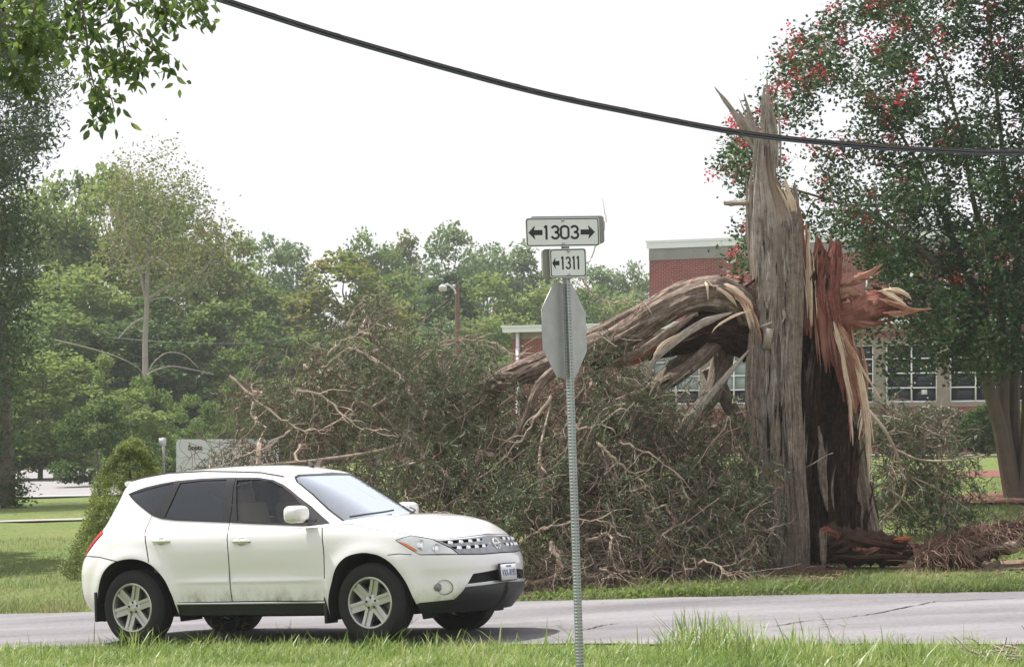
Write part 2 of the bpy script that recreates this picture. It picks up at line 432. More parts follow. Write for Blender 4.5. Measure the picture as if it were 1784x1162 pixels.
# ---------------------------------------------------------------- haze
def haze(x0, x1, y0, y1, z0, z1, dens):
    mb = MB(); mb.box(((x0 + x1) / 2, (y0 + y1) / 2, (z0 + z1) / 2), (x1 - x0, y1 - y0, z1 - z0))
    m = bpy.data.materials.new('haze_air'); m.use_nodes = True; N = m.node_tree.nodes; L = m.node_tree.links
    N.remove(N['Principled BSDF']); v = N.new('ShaderNodeVolumePrincipled'); v.inputs['Color'].default_value = (.93, .96, 1, 1); v.inputs['Density'].default_value = dens; v.inputs['Anisotropy'].default_value = 0
    L.new(v.outputs[0], N['Material Output'].inputs['Volume'])
    return tag(mb.build('haze', m, None, smooth=False), kind='stuff')
HAZE = True
if HAZE: haze(-720, 720, -45, 1620, -3.6, 24.2, .00036)

# ---------------------------------------------------------------- school building
def brick_mat():
    m, nt, N, L, b = new_mat('red_brick')
    uv = N.new('ShaderNodeUVMap'); br = N.new('ShaderNodeTexBrick'); L.new(uv.outputs[0], br.inputs['Vector'])
    br.inputs['Scale'].default_value = 1.0; br.inputs['Brick Width'].default_value = .205; br.inputs['Row Height'].default_value = .0677; br.inputs['Mortar Size'].default_value = .0062; br.inputs['Mortar Smooth'].default_value = .2
    br.inputs['Color1'].default_value = (.20, .038, .038, 1); br.inputs['Color2'].default_value = (.27, .062, .056, 1); br.inputs['Mortar'].default_value = (.36, .29, .27, 1); br.inputs['Bias'].default_value = -.1
    n = N.new('ShaderNodeTexNoise'); n.inputs['Scale'].default_value = 1.2; n.inputs['Detail'].default_value = 6; L.new(uv.outputs[0], n.inputs['Vector'])
    mx = N.new('ShaderNodeMix'); mx.data_type = 'RGBA'; mx.blend_type = 'MULTIPLY'; mx.inputs[0].default_value = .5; r = N.new('ShaderNodeMapRange'); r.inputs[3].default_value = .6; r.inputs[4].default_value = 1.35
    L.new(n.outputs[0], r.inputs[0]); L.new(br.outputs[0], mx.inputs[6]); L.new(r.outputs[0], mx.inputs[7]); L.new(mx.outputs[2], b.inputs['Base Color'])
    b.inputs['Roughness'].default_value = .9
    bp = N.new('ShaderNodeBump'); bp.inputs['Strength'].default_value = .6; bp.inputs['Distance'].default_value = .01; bp.invert = True; L.new(br.outputs[1], bp.inputs['Height']); L.new(bp.outputs[0], b.inputs['Normal'])
    return m
def tan_mat():
    m, nt, N, L, b = new_mat('tan_brick')
    uv = N.new('ShaderNodeUVMap'); br = N.new('ShaderNodeTexBrick'); L.new(uv.outputs[0], br.inputs['Vector'])
    br.inputs['Scale'].default_value = 1.0; br.inputs['Brick Width'].default_value = .205; br.inputs['Row Height'].default_value = .0677; br.inputs['Mortar Size'].default_value = .006
    br.inputs['Color1'].default_value = (.22, .18, .14, 1); br.inputs['Color2'].default_value = (.30, .25, .20, 1); br.inputs['Mortar'].default_value = (.27, .24, .21, 1)
    L.new(br.outputs[0], b.inputs['Base Color']); b.inputs['Roughness'].default_value = .9
    return m
def build_school():
    Mb, Mt = brick_mat(), tan_mat()
    Mw = plain('white_metal', (.78, .79, .82), .4, var=.05, scale=2); Mc = plain('grey_concrete', (.27, .26, .25), .85, var=.28, scale=2.2, bump=.2)
    Mf = plain('white_window_frame', (.88, .88, .88), .45)
    Mg = plain('dark_window_glass', (.005, .007, .016), .12, spec=.35); Mgl = plain('blind_behind_glass', (.27, .33, .34), .2, spec=.6, var=.12, scale=3)
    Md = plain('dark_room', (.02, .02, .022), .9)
    ang = radians(-25)
    root = empty('school_building', (4.88, 88.0, 1.6), 'red brick school building with white framed windows and white roof edge behind the fallen tree', 'building', rot=(0, 0, ang))
    # local axes: x along the front to the right, -y towards the road, z up
    def wall(name, x0, x1, z0, z1, y0, y1, mat, parent=root, bevel=0):
        mb = MB(); mb.box(((x0 + x1) / 2, (y0 + y1) / 2, (z0 + z1) / 2), (x1 - x0, y1 - y0, z1 - z0))
        V = mb.V[0]; mb.V = []; mb.Q = []; mb.UV = []; mb.n = 0     # own corners per face so that the courses map straight
        for f in ((0,1,3,2),(4,6,7,5),(0,4,5,1),(2,3,7,6),(0,2,6,4),(1,5,7,3)):
            P = V[list(f)]; nx = abs(np.cross(P[1] - P[0], P[2] - P[1])); k = int(np.argmax(nx))
            uv = P[:, [1, 2]] if k == 0 else (P[:, [0, 2]] if k == 1 else P[:, [0, 1]])
            mb.add(P, [(0, 1, 2, 3)], uv)
        return mb.build(name, mat, parent, smooth=False)
    zt = 5.02                                   # top of the one storey part, above the local origin (1.6)
    zs, zh = 2.06, 4.10                         # window sill and head
    # lower storey
    wall('brick_wall', -5.4, 26, -1.2, 1.90, 0, 9, Mb)
    wall('sill_band', -.20, 26, 1.90, zs, -.03, .3, Mt)
    wall('brick_wall', -5.4, -.20, 1.90, 4.58, 0, 9, Mb)
    wall('head_band', -.20, 26, zh, 4.33, -.02, .35, Mt)
    wall('brick_band', -.20, 26, 4.33, 4.56, 0, .35, Mb)
    wall('eaves_band', -5.4, 26, 4.56, 4.80, -.03, 9, Mt)
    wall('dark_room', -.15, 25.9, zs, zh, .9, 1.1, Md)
    fa = wall('roof_edge', -5.62, 26, 4.80, 5.02, -.35, 9.2, Mw)
    wall('roof_edge_lip', -5.66, 26, 4.98, 5.05, -.39, -.352, Mw, fa)
    dp = MB(); dp.box((-5.08, -.14, 1.8), (.115, .11, 6.0)); dp.build('downpipe', Mw, root, smooth=False)
    dp2 = MB(); dp2.box((-4.93, -.02, 4.28), (.06, .06, .06)); dp2.build('pipe_bracket', Mw, root, smooth=False)
    # upper storey
    wall('brick_wall', 0, 26, 5.05, 7.35, .35, 9, Mb)
    wall('concrete_band', 0, 26, 7.35, 7.77, .31, 9.05, Mc)
    wall('roof_coping', -.06, 26.1, 7.77, 8.08, .24, 9.2, Mw)
    wall('roof_coping_lip', -.09, 26.1, 7.98, 8.06, .20, .238, Mw)
    def window(x0, x1, z0, z1, y, cols, rows, mats, fr=.055, mu=.045):
        mb = MB(); xm = [x0 + (x1 - x0) * i / cols for i in range(cols + 1)]; zm = [z0 + (z1 - z0) * i / rows for i in range(rows + 1)]
        for i, x in enumerate(xm):
            w = fr if i in (0, cols) else mu; xc = x + (w / 2 if i == 0 else (-w / 2 if i == cols else 0)); mb.box((xc, y, (z0 + z1) / 2), (w, .07, z1 - z0))
        for i, z in enumerate(zm):
            w = fr if i in (0, rows) else mu; zc = z + (w / 2 if i == 0 else (-w / 2 if i == rows else 0)); mb.box(((x0 + x1) / 2, y + .003, zc), (x1 - x0, .055, w))
        wo = mb.build('window', Mf, root, smooth=False)
        for i in range(cols):
            for j in range(rows):
                pb = MB(); pb.box(((xm[i] + xm[i + 1]) / 2, y + .03, (zm[j] + zm[j + 1]) / 2), (xm[i + 1] - xm[i] - .004, .012, zm[j + 1] - zm[j] - .004))
                pb.build('pane', mats[j] if isinstance(mats, list) else mats, wo, smooth=False)
        return wo
    piers = [.0, 2.30, 4.45, 6.60, 8.78, 11.05, 13.30, 15.55, 17.8, 20.0, 22.2, 24.4]
    for i, x in enumerate(piers):
        wall('pier', x - .21, x + .21, zs, zh, -.01, .35, Mt)
        if i + 1 < len(piers):
            x1 = piers[i + 1]; blinds = x < 6  # left windows have pale blinds above a dark lowest pane
            wo = window(x + .212, x1 - .212, zs, zh, .10, 2, 4, [Mg, Mgl, Mgl, Mgl] if blinds else Mg)
            if abs(x - 8.78) < .1:                                # paper shapes stuck inside this window
                Mp = plain('white_paper', (.7, .7, .68), .8); My = plain('yellow_paper', (.62, .50, .22), .8)
                def star(cx, cz, r, mat, nm):
                    pb = MB(); pts = [((r if k % 2 == 0 else r * .55) * cos(k * pi / 6), (r if k % 2 == 0 else r * .55) * sin(k * pi / 6)) for k in range(12)]
                    pb.prism(pts, Matrix.Translation((cx, .118, cz)) @ Matrix.Rotation(radians(90), 4, 'X'), .006); pb.build(nm, mat, wo, smooth=False)
                star(x + 1.62, zs + 1.22, .10, My, 'paper_flower')
                for cx, cz in ((1.23,1.42),(1.5,1.31),(1.46,1.17),(1.77,1.16),(1.8,1.25),(1.25,.68),(1.82,.64),(.9,1.38),(.62,.66),(1.7,.16),(.55,.3)): star(x + cx, zs + cz, .035, Mp, 'paper_snowflake')
                pb = MB(); pb.box((x + 1.58, .118, zs + .36), (.20, .006, .17)); pb.build('paper_sheet', Mp, wo, smooth=False)
    for x in (8.2, 11.0, 13.2, 15.5, 18, 20.4): 
        wall('upper_sill', x - .06, x + 1.80, 5.44, 5.52, .28, .5, Mt); window(x, x + 1.74, 5.52, 6.95, .36, 2, 3, Mg)
    return root
build_school()
# ---------------------------------------------------------------- white car (own axes: x forward, y left, z up, origin under the rear axle)
def _ip(z, t):
    t = np.array(t, float); return np.interp(z, t[:, 0], t[:, 1])
XM = 1.4
XF = [(.2,3.60),(.28,3.67),(.36,3.74),(.44,3.785),(.52,3.78),(.6,3.77),(.68,3.775),(.75,3.76),(.79,3.74),(.84,3.70),(.90,3.655),(.96,3.60),(1.0,3.55),(1.06,3.44),(1.2,3.3)]
XR = [(.2,-.80),(.28,-.86),(.36,-.93),(.45,-.965),(.55,-.985),(.68,-.985),(.8,-.95),(.9,-.89),(1.0,-.81),(1.1,-.72),(1.2,-.65),(1.35,-.575),(1.45,-.53),(1.53,-.505),(1.6,-.455),(1.66,-.37),(1.7,-.28)]
WD = [(.2,.84),(.3,.885),(.38,.915),(.48,.925),(.6,.93),(.75,.938),(.88,.938),(.98,.932),(1.03,.922),(1.07,.905),(1.12,.88),(1.18,.855),(1.3,.805),(1.45,.735),(1.55,.685),(1.6,.655),(1.65,.615),(1.7,.56)]
GFR = [(1.0,2.97),(1.05,2.87),(1.1,2.78),(1.15,2.695),(1.25,2.515),(1.4,2.25),(1.5,2.07),(1.6,1.87),(1.65,1.76),(1.7,1.63)]
def _sm(z, t, d=.025): return (_ip(z - d, t) + 2 * _ip(z, t) + _ip(z + d, t)) / 4
def car_ring(th, z, g):
    th = np.asarray(th, float); z = np.asarray(z, float)
    w = _sm(z, WD); xf = _sm(z, GFR if g else XF); xr = _sm(z, XR)
    n = np.where(th > 0, 3.0 if g else 8.0, 10.0); m = 2.4
    s = np.abs(np.sin(th)); c = np.abs(np.cos(th))
    x = XM + np.sign(th) * np.where(th > 0, xf - XM, XM - xr) * s ** (2 / n)
    return x, -w * c ** (2 / m), z + 0 * x
_T = np.concatenate([np.linspace(-pi/2, -.02, 700), np.linspace(-.02, .02, 100)[1:], np.linspace(.02, pi/2, 700)[1:]])
QT = {}
for _g in (False, True):
    _t = np.sign(_T) * np.abs(_T / (pi/2)) ** 3.0 * (pi/2)
    _x, _y, _ = car_ring(_t, 1.3 if _g else .7, _g)
    QT[_g] = (np.concatenate([[0], np.cumsum(np.hypot(np.diff(_x), np.diff(_y)))]), _t)
def car_S(q, z, g):
    q = np.asarray(q, float); z = np.asarray(z, float)
    th = np.interp(q, QT[g][0], QT[g][1]); x, y, z = car_ring(th, z, g)
    if not g:
        fl = 0
        for cx in (0.0, 2.825):
            r = np.hypot((x - cx) * .97, z - .39); fl = fl + .028 * np.exp(-((r - .44) / .10) ** 2)
        cr_ = -.014 * np.exp(-((z - .68) / .10) ** 2) * np.exp(-((x - 1.35) / .75) ** 4) + .009 * np.exp(-((z - .585) / .018) ** 2) * np.exp(-((x - 1.45) / .8) ** 8)
        y = y - (fl + cr_) * np.clip(-y / .6 - .3, 0, 1)
    return np.stack([x, y, z], -1)
def x2q(x, z, g):
    z = np.asarray(z, float); x = np.asarray(x, float)
    xf = _sm(z, GFR if g else XF); xr = _sm(z, XR)
    xi = np.where(x > XM, (x - XM) / (xf - XM), (x - XM) / (XM - xr)); n = np.where(x > XM, 3.0 if g else 8.0, 10.0)
    return np.interp(np.sign(xi) * np.arcsin(np.clip(np.abs(xi), 0, 1) ** (n / 2)), QT[g][1], QT[g][0])
def side(pts, g):
    P = np.array(pts, float); return np.stack([x2q(P[:, 0], P[:, 1], g), P[:, 1]], -1)
QA, QG = QT[False][0][-1], QT[True][0][-1]
ZTOP = [(0,1.12),(1.6,1.10),(1.8,1.085),(4.1,1.085),(4.25,1.10),(4.38,1.112),(4.46,1.11),(4.53,1.085),(4.62,1.062),(4.885,1.025),(5.08,.979),(5.2,.948),(5.3,.942),(5.61,.952),(6.0,.967)]
ZROOF = [(0,1.60),(.64,1.60),(.9,1.64),(1.2,1.675),(1.7,1.68),(2.22,1.66),(2.6,1.64),(2.94,1.615),(3.15,1.592),(3.3,1.612),(4.1,1.62)]
def in_poly(P, poly):
    x, y = P[:, 0], P[:, 1]; r = np.zeros(len(P), bool); n = len(poly)
    for i in range(n):
        (x1, y1), (x2, y2) = poly[i], poly[i - 1]
        if y1 == y2: continue
        r ^= ((y1 > y) != (y2 > y)) & (x < (x2 - x1) * (y - y1) / (y2 - y1) + x1)
    return r
def dens(poly, d=.03, closed=True):
    P = np.array(poly, float); out = []
    for i in range(len(P) if closed else len(P) - 1):
        a, b = P[i], P[(i + 1) % len(P)]; k = max(1, int(np.linalg.norm(b - a) / d))
        out += [a + (b - a) * j / k for j in range(k)]
    if not closed: out.append(P[-1])
    return np.array(out)
def strip(line, w):
    P = np.array(line, float); T = np.gradient(P, axis=0); T /= np.linalg.norm(T, axis=1)[:, None]
    Nn = np.stack([-T[:, 1], T[:, 0]], -1) * w / 2
    return np.vstack([P + Nn, (P - Nn)[::-1]])
def car_patch(g, outer, regions, gridq, gridz):
    """constrained triangulation of the (q, z) sheet; every triangle falls to the last region that holds it"""
    pts, edges = [], []
    def addpoly(P):
        b = len(pts); n = len(P); pts.extend([Vector(p) for p in P]); edges.extend([(b + i, b + (i + 1) % n) for i in range(n)])
    addpoly(outer)
    for nm, P in regions: addpoly(P)
    for q in gridq:
        for z in gridz: pts.append(Vector((q + .004 * sin(z * 90), z)))
    v, e, f, *_ = delaunay_2d_cdt(pts, edges, [], 0, 1e-5)
    V = np.array([tuple(p) for p in v]); T = np.array([t for t in f if len(t) == 3])
    Cn = V[T].mean(1)
    lab = np.full(len(T), -1); lab[in_poly(Cn, outer)] = 0
    names = ['body'] + [r[0] for r in regions]
    for i, (nm, P) in enumerate(regions): lab[(lab >= 0) & in_poly(Cn, P)] = i + 1
    V[:, 0] = np.clip(V[:, 0], 0, QG if g else QA)
    d = 2e-3
    P3 = car_S(V[:, 0], V[:, 1], g)
    du = car_S(np.clip(V[:, 0] + d, 0, 99), V[:, 1], g) - car_S(np.maximum(V[:, 0] - d, 0), V[:, 1], g)
    dv = car_S(V[:, 0], V[:, 1] + 4 * d, g) - car_S(V[:, 0], V[:, 1] - 4 * d, g)
    Nr = np.cross(du, dv); Nr /= np.linalg.norm(Nr, axis=1)[:, None] + 1e-12
    ar = np.cross(V[T[:, 1]] - V[T[:, 0]], V[T[:, 2]] - V[T[:, 0]]); T[ar < 0] = T[ar < 0][:, ::-1]
    out = {}
    for i, nm in enumerate(names):
        t = T[lab == i]
        if len(t): out.setdefault(nm, []).append(t)
    return P3, Nr, {k: np.concatenate(v_) for k, v_ in out.items()}
def car_piece(name, mat, parent, P3, Nr, T, both=False, left=False, off=0.0):
    u, inv = np.unique(T.ravel(), return_inverse=True); t = inv.reshape(-1, 3); P = P3[u] + Nr[u] * off; Nn = Nr[u].copy()
    if left: P = P * [1, -1, 1]; Nn = Nn * [1, -1, 1]; t = t[:, ::-1]
    if both:
        k = len(P); P = np.vstack([P, P * [1, -1, 1]]); Nn = np.vstack([Nn, Nn * [1, -1, 1]]); t = np.vstack([t, t[:, ::-1] + k])
    me = mesh_np(name, P, t)
    try: me.normals_split_custom_set_from_vertices([tuple(n) for n in Nn])
    except Exception as ex: print('normals', ex)
    return link(name, me, parent, mat)

def car_paint_mat():
    m, nt, N, L, b = new_mat('white_paint')
    tc = N.new('ShaderNodeTexCoord'); sx = N.new('ShaderNodeSeparateXYZ'); L.new(tc.outputs['Object'], sx.inputs[0])
    nz = N.new('ShaderNodeTexNoise'); nz.inputs['Scale'].default_value = 3.2; nz.inputs['Detail'].default_value = 11; nz.inputs['Roughness'].default_value = .75
    mp = N.new('ShaderNodeMapping'); mp.inputs['Scale'].default_value = (1, 1, .6); L.new(tc.outputs['Object'], mp.inputs[0]); L.new(mp.outputs[0], nz.inputs['Vector'])
    # road dirt thrown up on the lowest panel edges
    mr = N.new('ShaderNodeMapRange'); mr.inputs[1].default_value = .56; mr.inputs[2].default_value = .34; L.new(sx.outputs[2], mr.inputs[0])
    mu = N.new('ShaderNodeMath'); mu.operation = 'MULTIPLY'; L.new(mr.outputs[0], mu.inputs[0])
    cr1 = N.new('ShaderNodeMapRange'); cr1.inputs[1].default_value = .47; cr1.inputs[2].default_value = .66; L.new(nz.outputs[0], cr1.inputs[0]); L.new(cr1.outputs[0], mu.inputs[1])
    m2 = N.new('ShaderNodeMath'); m2.operation = 'MULTIPLY'; m2.inputs[1].default_value = 1.15; m2.use_clamp = True; L.new(mu.outputs[0], m2.inputs[0])
    mx = N.new('ShaderNodeMix'); mx.data_type = 'RGBA'; mx.inputs[6].default_value = (.775, .755, .735, 1); mx.inputs[7].default_value = (.20, .155, .10, 1)
    L.new(m2.outputs[0], mx.inputs[0]); L.new(mx.outputs[2], b.inputs['Base Color'])
    b.inputs['Roughness'].default_value = .28; b.inputs['Coat Weight'].default_value = 1.0; b.inputs['Coat Roughness'].default_value = .06
    return m
def glass_mat(name, tint, refl_boost=1.0, trans=1.0):
    m, nt, N, L, b = new_mat(name); N.remove(b)
    tr = N.new('ShaderNodeBsdfTransparent'); tr.inputs[0].default_value = (*tint, 1)
    gl = N.new('ShaderNodeBsdfGlossy'); gl.inputs['Roughness'].default_value = .02; gl.inputs['Color'].default_value = (.86, .93, 1, 1)
    fr = N.new('ShaderNodeFresnel'); fr.inputs[0].default_value = 1.52
    mu = N.new('ShaderNodeMath'); mu.operation = 'MULTIPLY'; mu.inputs[1].default_value = refl_boost; mu.use_clamp = True
    mx = N.new('ShaderNodeMixShader'); L.new(fr.outputs[0], mu.inputs[0]); L.new(mu.outputs[0], mx.inputs[0])
    L.new(tr.outputs[0], mx.inputs[1]); L.new(gl.outputs[0], mx.inputs[2]); L.new(mx.outputs[0], N['Material Output'].inputs[0])
    return m

def ell(cq, cz, rq, rz, n=24):
    a = np.linspace(0, 2 * pi, n, endpoint=False); return np.stack([cq + rq * np.cos(a), cz + rz * np.sin(a)], -1)

def build_car():
    M = dict(paint=car_paint_mat(), black=plain('black_plastic', (.014, .014, .016), .5, var=.3, scale=12), trim=plain('gloss_black_trim', (.008, .008, .009), .3),
             dark=plain('underbody', (.010, .010, .011), .8), chrome=plain('chrome', (.85, .85, .86), .12, 1.0), satin=plain('satin_silver', (.55, .56, .58), .33, .85),
             tyre=plain('tyre_rubber', (.0125, .0122, .012), .85, var=.35, scale=14, bump=.15), alloy=plain('alloy', (.50, .49, .47), .34, .75, var=.18, scale=7),
             red=plain('red_lens', (.40, .006, .010), .25, spec=.25), orange=plain('amber_lens', (.62, .17, .055), .2),
             lens=plain('lamp_lens', (.54, .55, .55), .08, .35, coat=1.0, var=.35, scale=9), grey=plain('grille_grey', (.26, .27, .29), .35, .5),
             foglens=plain('fog_glass', (.16, .16, .165), .1, coat=1.0, var=.5, scale=50), clean=plain('clean_white_paint', (.775, .755, .735), .32, coat=.8),
             seat=plain('beige_seat', (.46, .38, .29), .8, var=.1), gfront=glass_mat('side_glass', (.86, .88, .86), .9), gtint=glass_mat('tinted_glass', (.045, .05, .06), 1.6),
             gws=glass_mat('windscreen_glass', (.50, .60, .66), 7.0), plate=plain('plate_white', (.72, .73, .75), .4), blue=plain('plate_blue', (.03, .05, .20), .5))
    YAW, PITCH = 5.07424701e-01, 3.90688967e-02
    root = empty('parked_car', (-3.34408, 24.97473, 0.0), 'white five door family car with silver six spoke wheels standing on the road', 'car')
    fwv = Vector((cos(YAW) * cos(PITCH), -sin(YAW) * cos(PITCH), sin(PITCH))); lfv = Vector((sin(YAW), cos(YAW), 0)); upv = fwv.cross(lfv)
    root.rotation_euler = Matrix((fwv, lfv, upv)).transposed().to_euler()
    # ---- lower body
    ra = cr([(-.47,.2),(-.45,.40),(-.41,.576),(-.33,.71),(-.18,.802),(.06,.828),(.27,.769),(.42,.631),(.50,.481),(.53,.378),(.55,.2)], 5)
    fa = cr([(2.33,.2),(2.36,.40),(2.41,.556),(2.46,.684),(2.53,.765),(2.62,.814),(2.76,.838),(2.86,.830),(2.97,.800),(3.09,.72),(3.21,.561),(3.28,.383),(3.31,.2)], 5)
    top = np.array([(q, np.interp(q, *np.array(ZTOP).T)) for q in np.linspace(0, QA, 160)])
    bot = [(q, .25) for q in np.linspace(QA, 0, 60)]
    outer = np.vstack([top, bot])
    arch_r, arch_f = side(ra, False), side(fa, False)
    sd_ = lambda *p: side(p, False)
    doorf = np.vstack([sd_((1.175,1.20),(1.19,1.0),(1.205,.85),(1.21,.52),(1.22,.385)), sd_((2.0,.388),(2.32,.385)), sd_((2.325,.60),(2.325,.83),(2.305,1.0),(2.29,1.2))])
    doorr = np.vstack([sd_((.16,1.2),(.165,1.13),(.19,1.035),(.235,.85)), side(ra[22:], False)[:], sd_((.56,.38),(1.218,.385)), sd_((1.21,.52),(1.205,.85),(1.19,1.0),(1.175,1.2))])
    doorr = doorr[doorr[:, 1] > .36]
    GAP = .011
    regs = [
        ('rear_bumper', np.vstack([[(0,.80),(.3,.83),(.6,.855),(.87,.865),(1.157,.852)], sd_((-.18,.806)), [(1.5,.5),(1.3,.2),(0,.2)]])),
        ('front_bumper', np.array([(4.69,.811),(4.81,.819),(4.92,.808),(4.995,.805),(5.36,.793),(QA+.01,.785),(QA+.01,.2),(4.7,.2),(4.6,.7)])),
        ('front_door', dens(doorf, .05)), ('rear_door', dens(doorr, .05)),
        ('headlight', dens([(4.8425,.945),(4.935,.966),(5.02,.981),(5.10,.968),(5.235,.936),(5.318,.852),(5.352,.796),(5.165,.794),(4.995,.807),(4.92,.872)], .03)),
        ('indicator', np.array([(4.85,.940),(4.93,.912),(4.99,.856),(5.0,.834),(4.965,.84),(4.922,.874)])),
        ('grille', dens([(5.215,.934),(5.30,.928),(5.66,.938),(QA+.01,.953),(QA+.01,.789),(5.675,.787),(5.372,.798),(5.335,.852)], .03)),
        ('slot', dens([(5.276,.920),(5.835,.929),(5.776,.905),(5.318,.892)], .03)), ('slot', dens([(5.335,.864),(5.845,.872),(5.785,.842),(5.365,.84)], .03)),
        ('mouth', dens([(5.41,.512),(5.495,.606),(5.82,.629),(QA+.01,.635),(QA+.01,.53),(5.8,.525)], .03)),
        ('silver', dens([(5.385,.497),(5.41,.514),(5.8,.529),(QA+.01,.535),(QA+.01,.512),(5.8,.506),(5.42,.494)], .03)),
        ('cladding', dens([(4.86,.285),(4.975,.355),(5.29,.375),(5.385,.486),(5.69,.496),(QA+.01,.508),(QA+.01,.2),(4.85,.2)], .03)),
        ('fog', ell(5.178,.492,.082,.073)),
        ('sill', np.vstack([sd_((.55,.372),(1.2,.378),(2.31,.38)), sd_((2.31,.2),(.54,.2))])),
        ('flare', strip(side(np.array(ra)[8:-3] + [0, 0], False), .05)[:1].repeat(3, 0)),
        ('tail', dens([(.72,1.15),(.90,1.12),(.955,1.085),(.93,1.03),(.875,.93),(.80,.862),(.70,.862),(.66,.97)], .03)),
        ('gap', strip(doorf[:5], GAP)), ('gap', strip(np.vstack([doorf[-4:]]), GAP)),
        ('gap', strip(np.vstack([sd_((.16,1.1),(.165,1.08),(.19,1.0),(.235,.85),(.25,.79))]), GAP)),
        ('gap', strip(sd_((.56,.382),(1.2,.387),(1.7,.389),(2.31,.386)), .010)),
        ('gap', strip(np.array([(4.69,.811),(4.81,.819),(4.92,.808)]), .008)),
        ('gap', strip(np.array([(0,.80),(.3,.83),(.6,.855),(.87,.865),(1.157,.852),(1.44,.806)]), .008)),
        ('gap', strip(np.array([(5.215,.936),(5.34,.85),(5.37,.798)]), .008)), ('gap', strip(np.array([(4.995,.804),(5.372,.793),(5.675,.783),(QA,.786)]), .007)),
        ('gap', strip(np.array([(4.8425,.945),(4.92,.872),(4.995,.806)]), .007)), ('gap', strip(np.array([(4.8425,.947),(4.935,.968),(5.02,.983),(5.10,.970),(5.235,.938)]), .006)),
        ('hole', arch_r), ('hole', arch_f)]
    regs = [r for r in regs if r[0] != 'flare']
    P3, Nr, T = car_patch(False, outer, regs, np.arange(.05, QA, .045), np.arange(.27, 1.12, .03))
    pc = lambda nm, key, mat, **k: car_piece(nm, mat, root, P3, Nr, T[key], **k)
    pc('body', 'body', M['paint'], both=True)
    pc('front_bumper', 'front_bumper', M['paint'], both=True)
    pc('rear_bumper', 'rear_bumper', M['paint'], both=True)
    doors = []
    for left in (False, True):
        doors.append((pc('door', 'front_door', M['paint'], left=left), pc('door', 'rear_door', M['paint'], left=left)))
        hl = pc('headlight', 'headlight', M['lens'], left=left, off=.003)
        sg1 = 1 if left else -1
        for q_, z_, R_ in ((5.07, .892, .052), (5.19, .858, .045)):
            p_ = car_S(q_, z_, False); n_ = Vector((.75, -.55, .35)).normalized(); mb = MB(); mb.lathe([(0, .004), (R_ * .45, .004), (R_ * .5, -.006), (R_ * .92, .002), (R_, .006), (R_, 0)], 24)
            lu = mb.build('lamp_unit', M['chrome'], hl); lu.location = (p_[0] + .002, -sg1 * p_[1] * 1.0 if left else p_[1], p_[2]); lu.rotation_euler = Vector((n_.x, n_.y * (-1 if left else 1), n_.z)).to_track_quat('Z', 'Y').to_euler()
        car_piece('indicator', M['orange'], hl, P3, Nr, T['indicator'], left=left, off=.004)
        pc('tail_light', 'tail', M['red'], left=left, off=.008)
    gr = pc('grille', 'grille', M['grey'], both=True, off=.006)
    [car_piece('grille_slot', M['dark'], gr, P3, Nr, T['slot'][(P3[T['slot']].mean(1)[:, 2] > .885) == up_], left=l_, off=-.025) for up_ in (True, False) for l_ in (False, True)]
    pc('air_intake', 'mouth', M['dark'], both=True, off=-.05)
    pc('bumper_strip', 'silver', M['satin'], both=True, off=.008)
    pc('lower_bumper', 'cladding', M['black'], both=True, off=.004)
    [pc('fog_lamp_recess', 'fog', M['paint'], left=l_, off=-.018) for l_ in (False, True)]
    pc('sill', 'sill', M['black'], both=True, off=-.012)
    # dark inner skin seen through the panel gaps
    innr = [r for r in regs if r[0] == 'hole']
    Pi, Ni, Ti = car_patch(False, outer, innr, np.arange(.05, QA, .09), np.arange(.27, 1.12, .08))
    car_piece('inner_skin', M['dark'], root, Pi, Ni, Ti['body'], both=True, off=-.06)
    # chrome strip along the sills
    for sgn in (1, -1):
        mb = MB(); L_ = np.array([car_S(x2q(x, .372, False), .372, False) for x in np.linspace(.56, 2.32, 12)]); L_[:, 1] -= .004; L_[:, 1] *= sgn
        mb.tube(L_, .011, 6); mb.build('sill_strip', M['satin'], root)
    # ---- greenhouse
    topG = np.array([(q, np.interp(q, *np.array(ZROOF).T)) for q in np.linspace(0, QG, 140)])
    outG = np.vstack([topG, [(q, 1.06) for q in np.linspace(QG, 0, 60)]])
    sg = lambda *p: side(p, True)
    dlo = np.vstack([sg((-.215,1.482),(.02,1.543),(.22,1.575),(.40,1.595),(.71,1.609),(1.08,1.606),(1.41,1.592),(1.58,1.565),(1.70,1.515),(1.80,1.455),(2.05,1.295),(2.33,1.095)),
                     sg((2.13,1.10),(1.74,1.127),(1.21,1.16),(.51,1.20),(.33,1.22),(.205,1.255),(.0,1.36))])
    q1 = sg((-.17,1.474),(.08,1.525),(.375,1.578),(.30,1.42),(.21,1.285),(.02,1.372))
    q2 = sg((.455,1.570),(.365,1.233),(.70,1.208),(1.085,1.185),(1.02,1.585),(.72,1.587))
    q3 = sg((1.145,1.575),(1.27,1.172),(1.70,1.148),(2.13,1.13),(1.99,1.28),(1.83,1.41),(1.70,1.492),(1.57,1.548),(1.40,1.572))
    ws = np.array([(3.372,1.04),(3.357,1.148),(3.328,1.261),(3.311,1.412),(3.262,1.542),(3.305,1.592),(3.40,1.608),(QG+.01,1.613),(QG+.01,1.04)])
    wsi = np.array([(3.392,1.04),(3.377,1.148),(3.35,1.261),(3.335,1.412),(3.288,1.54),(3.325,1.580),(3.41,1.596),(QG+.01,1.601),(QG+.01,1.04)])
    rw = np.array([(-.01,1.2),(.50,1.2),(.585,1.3),(.60,1.45),(.55,1.50),(-.01,1.51)])
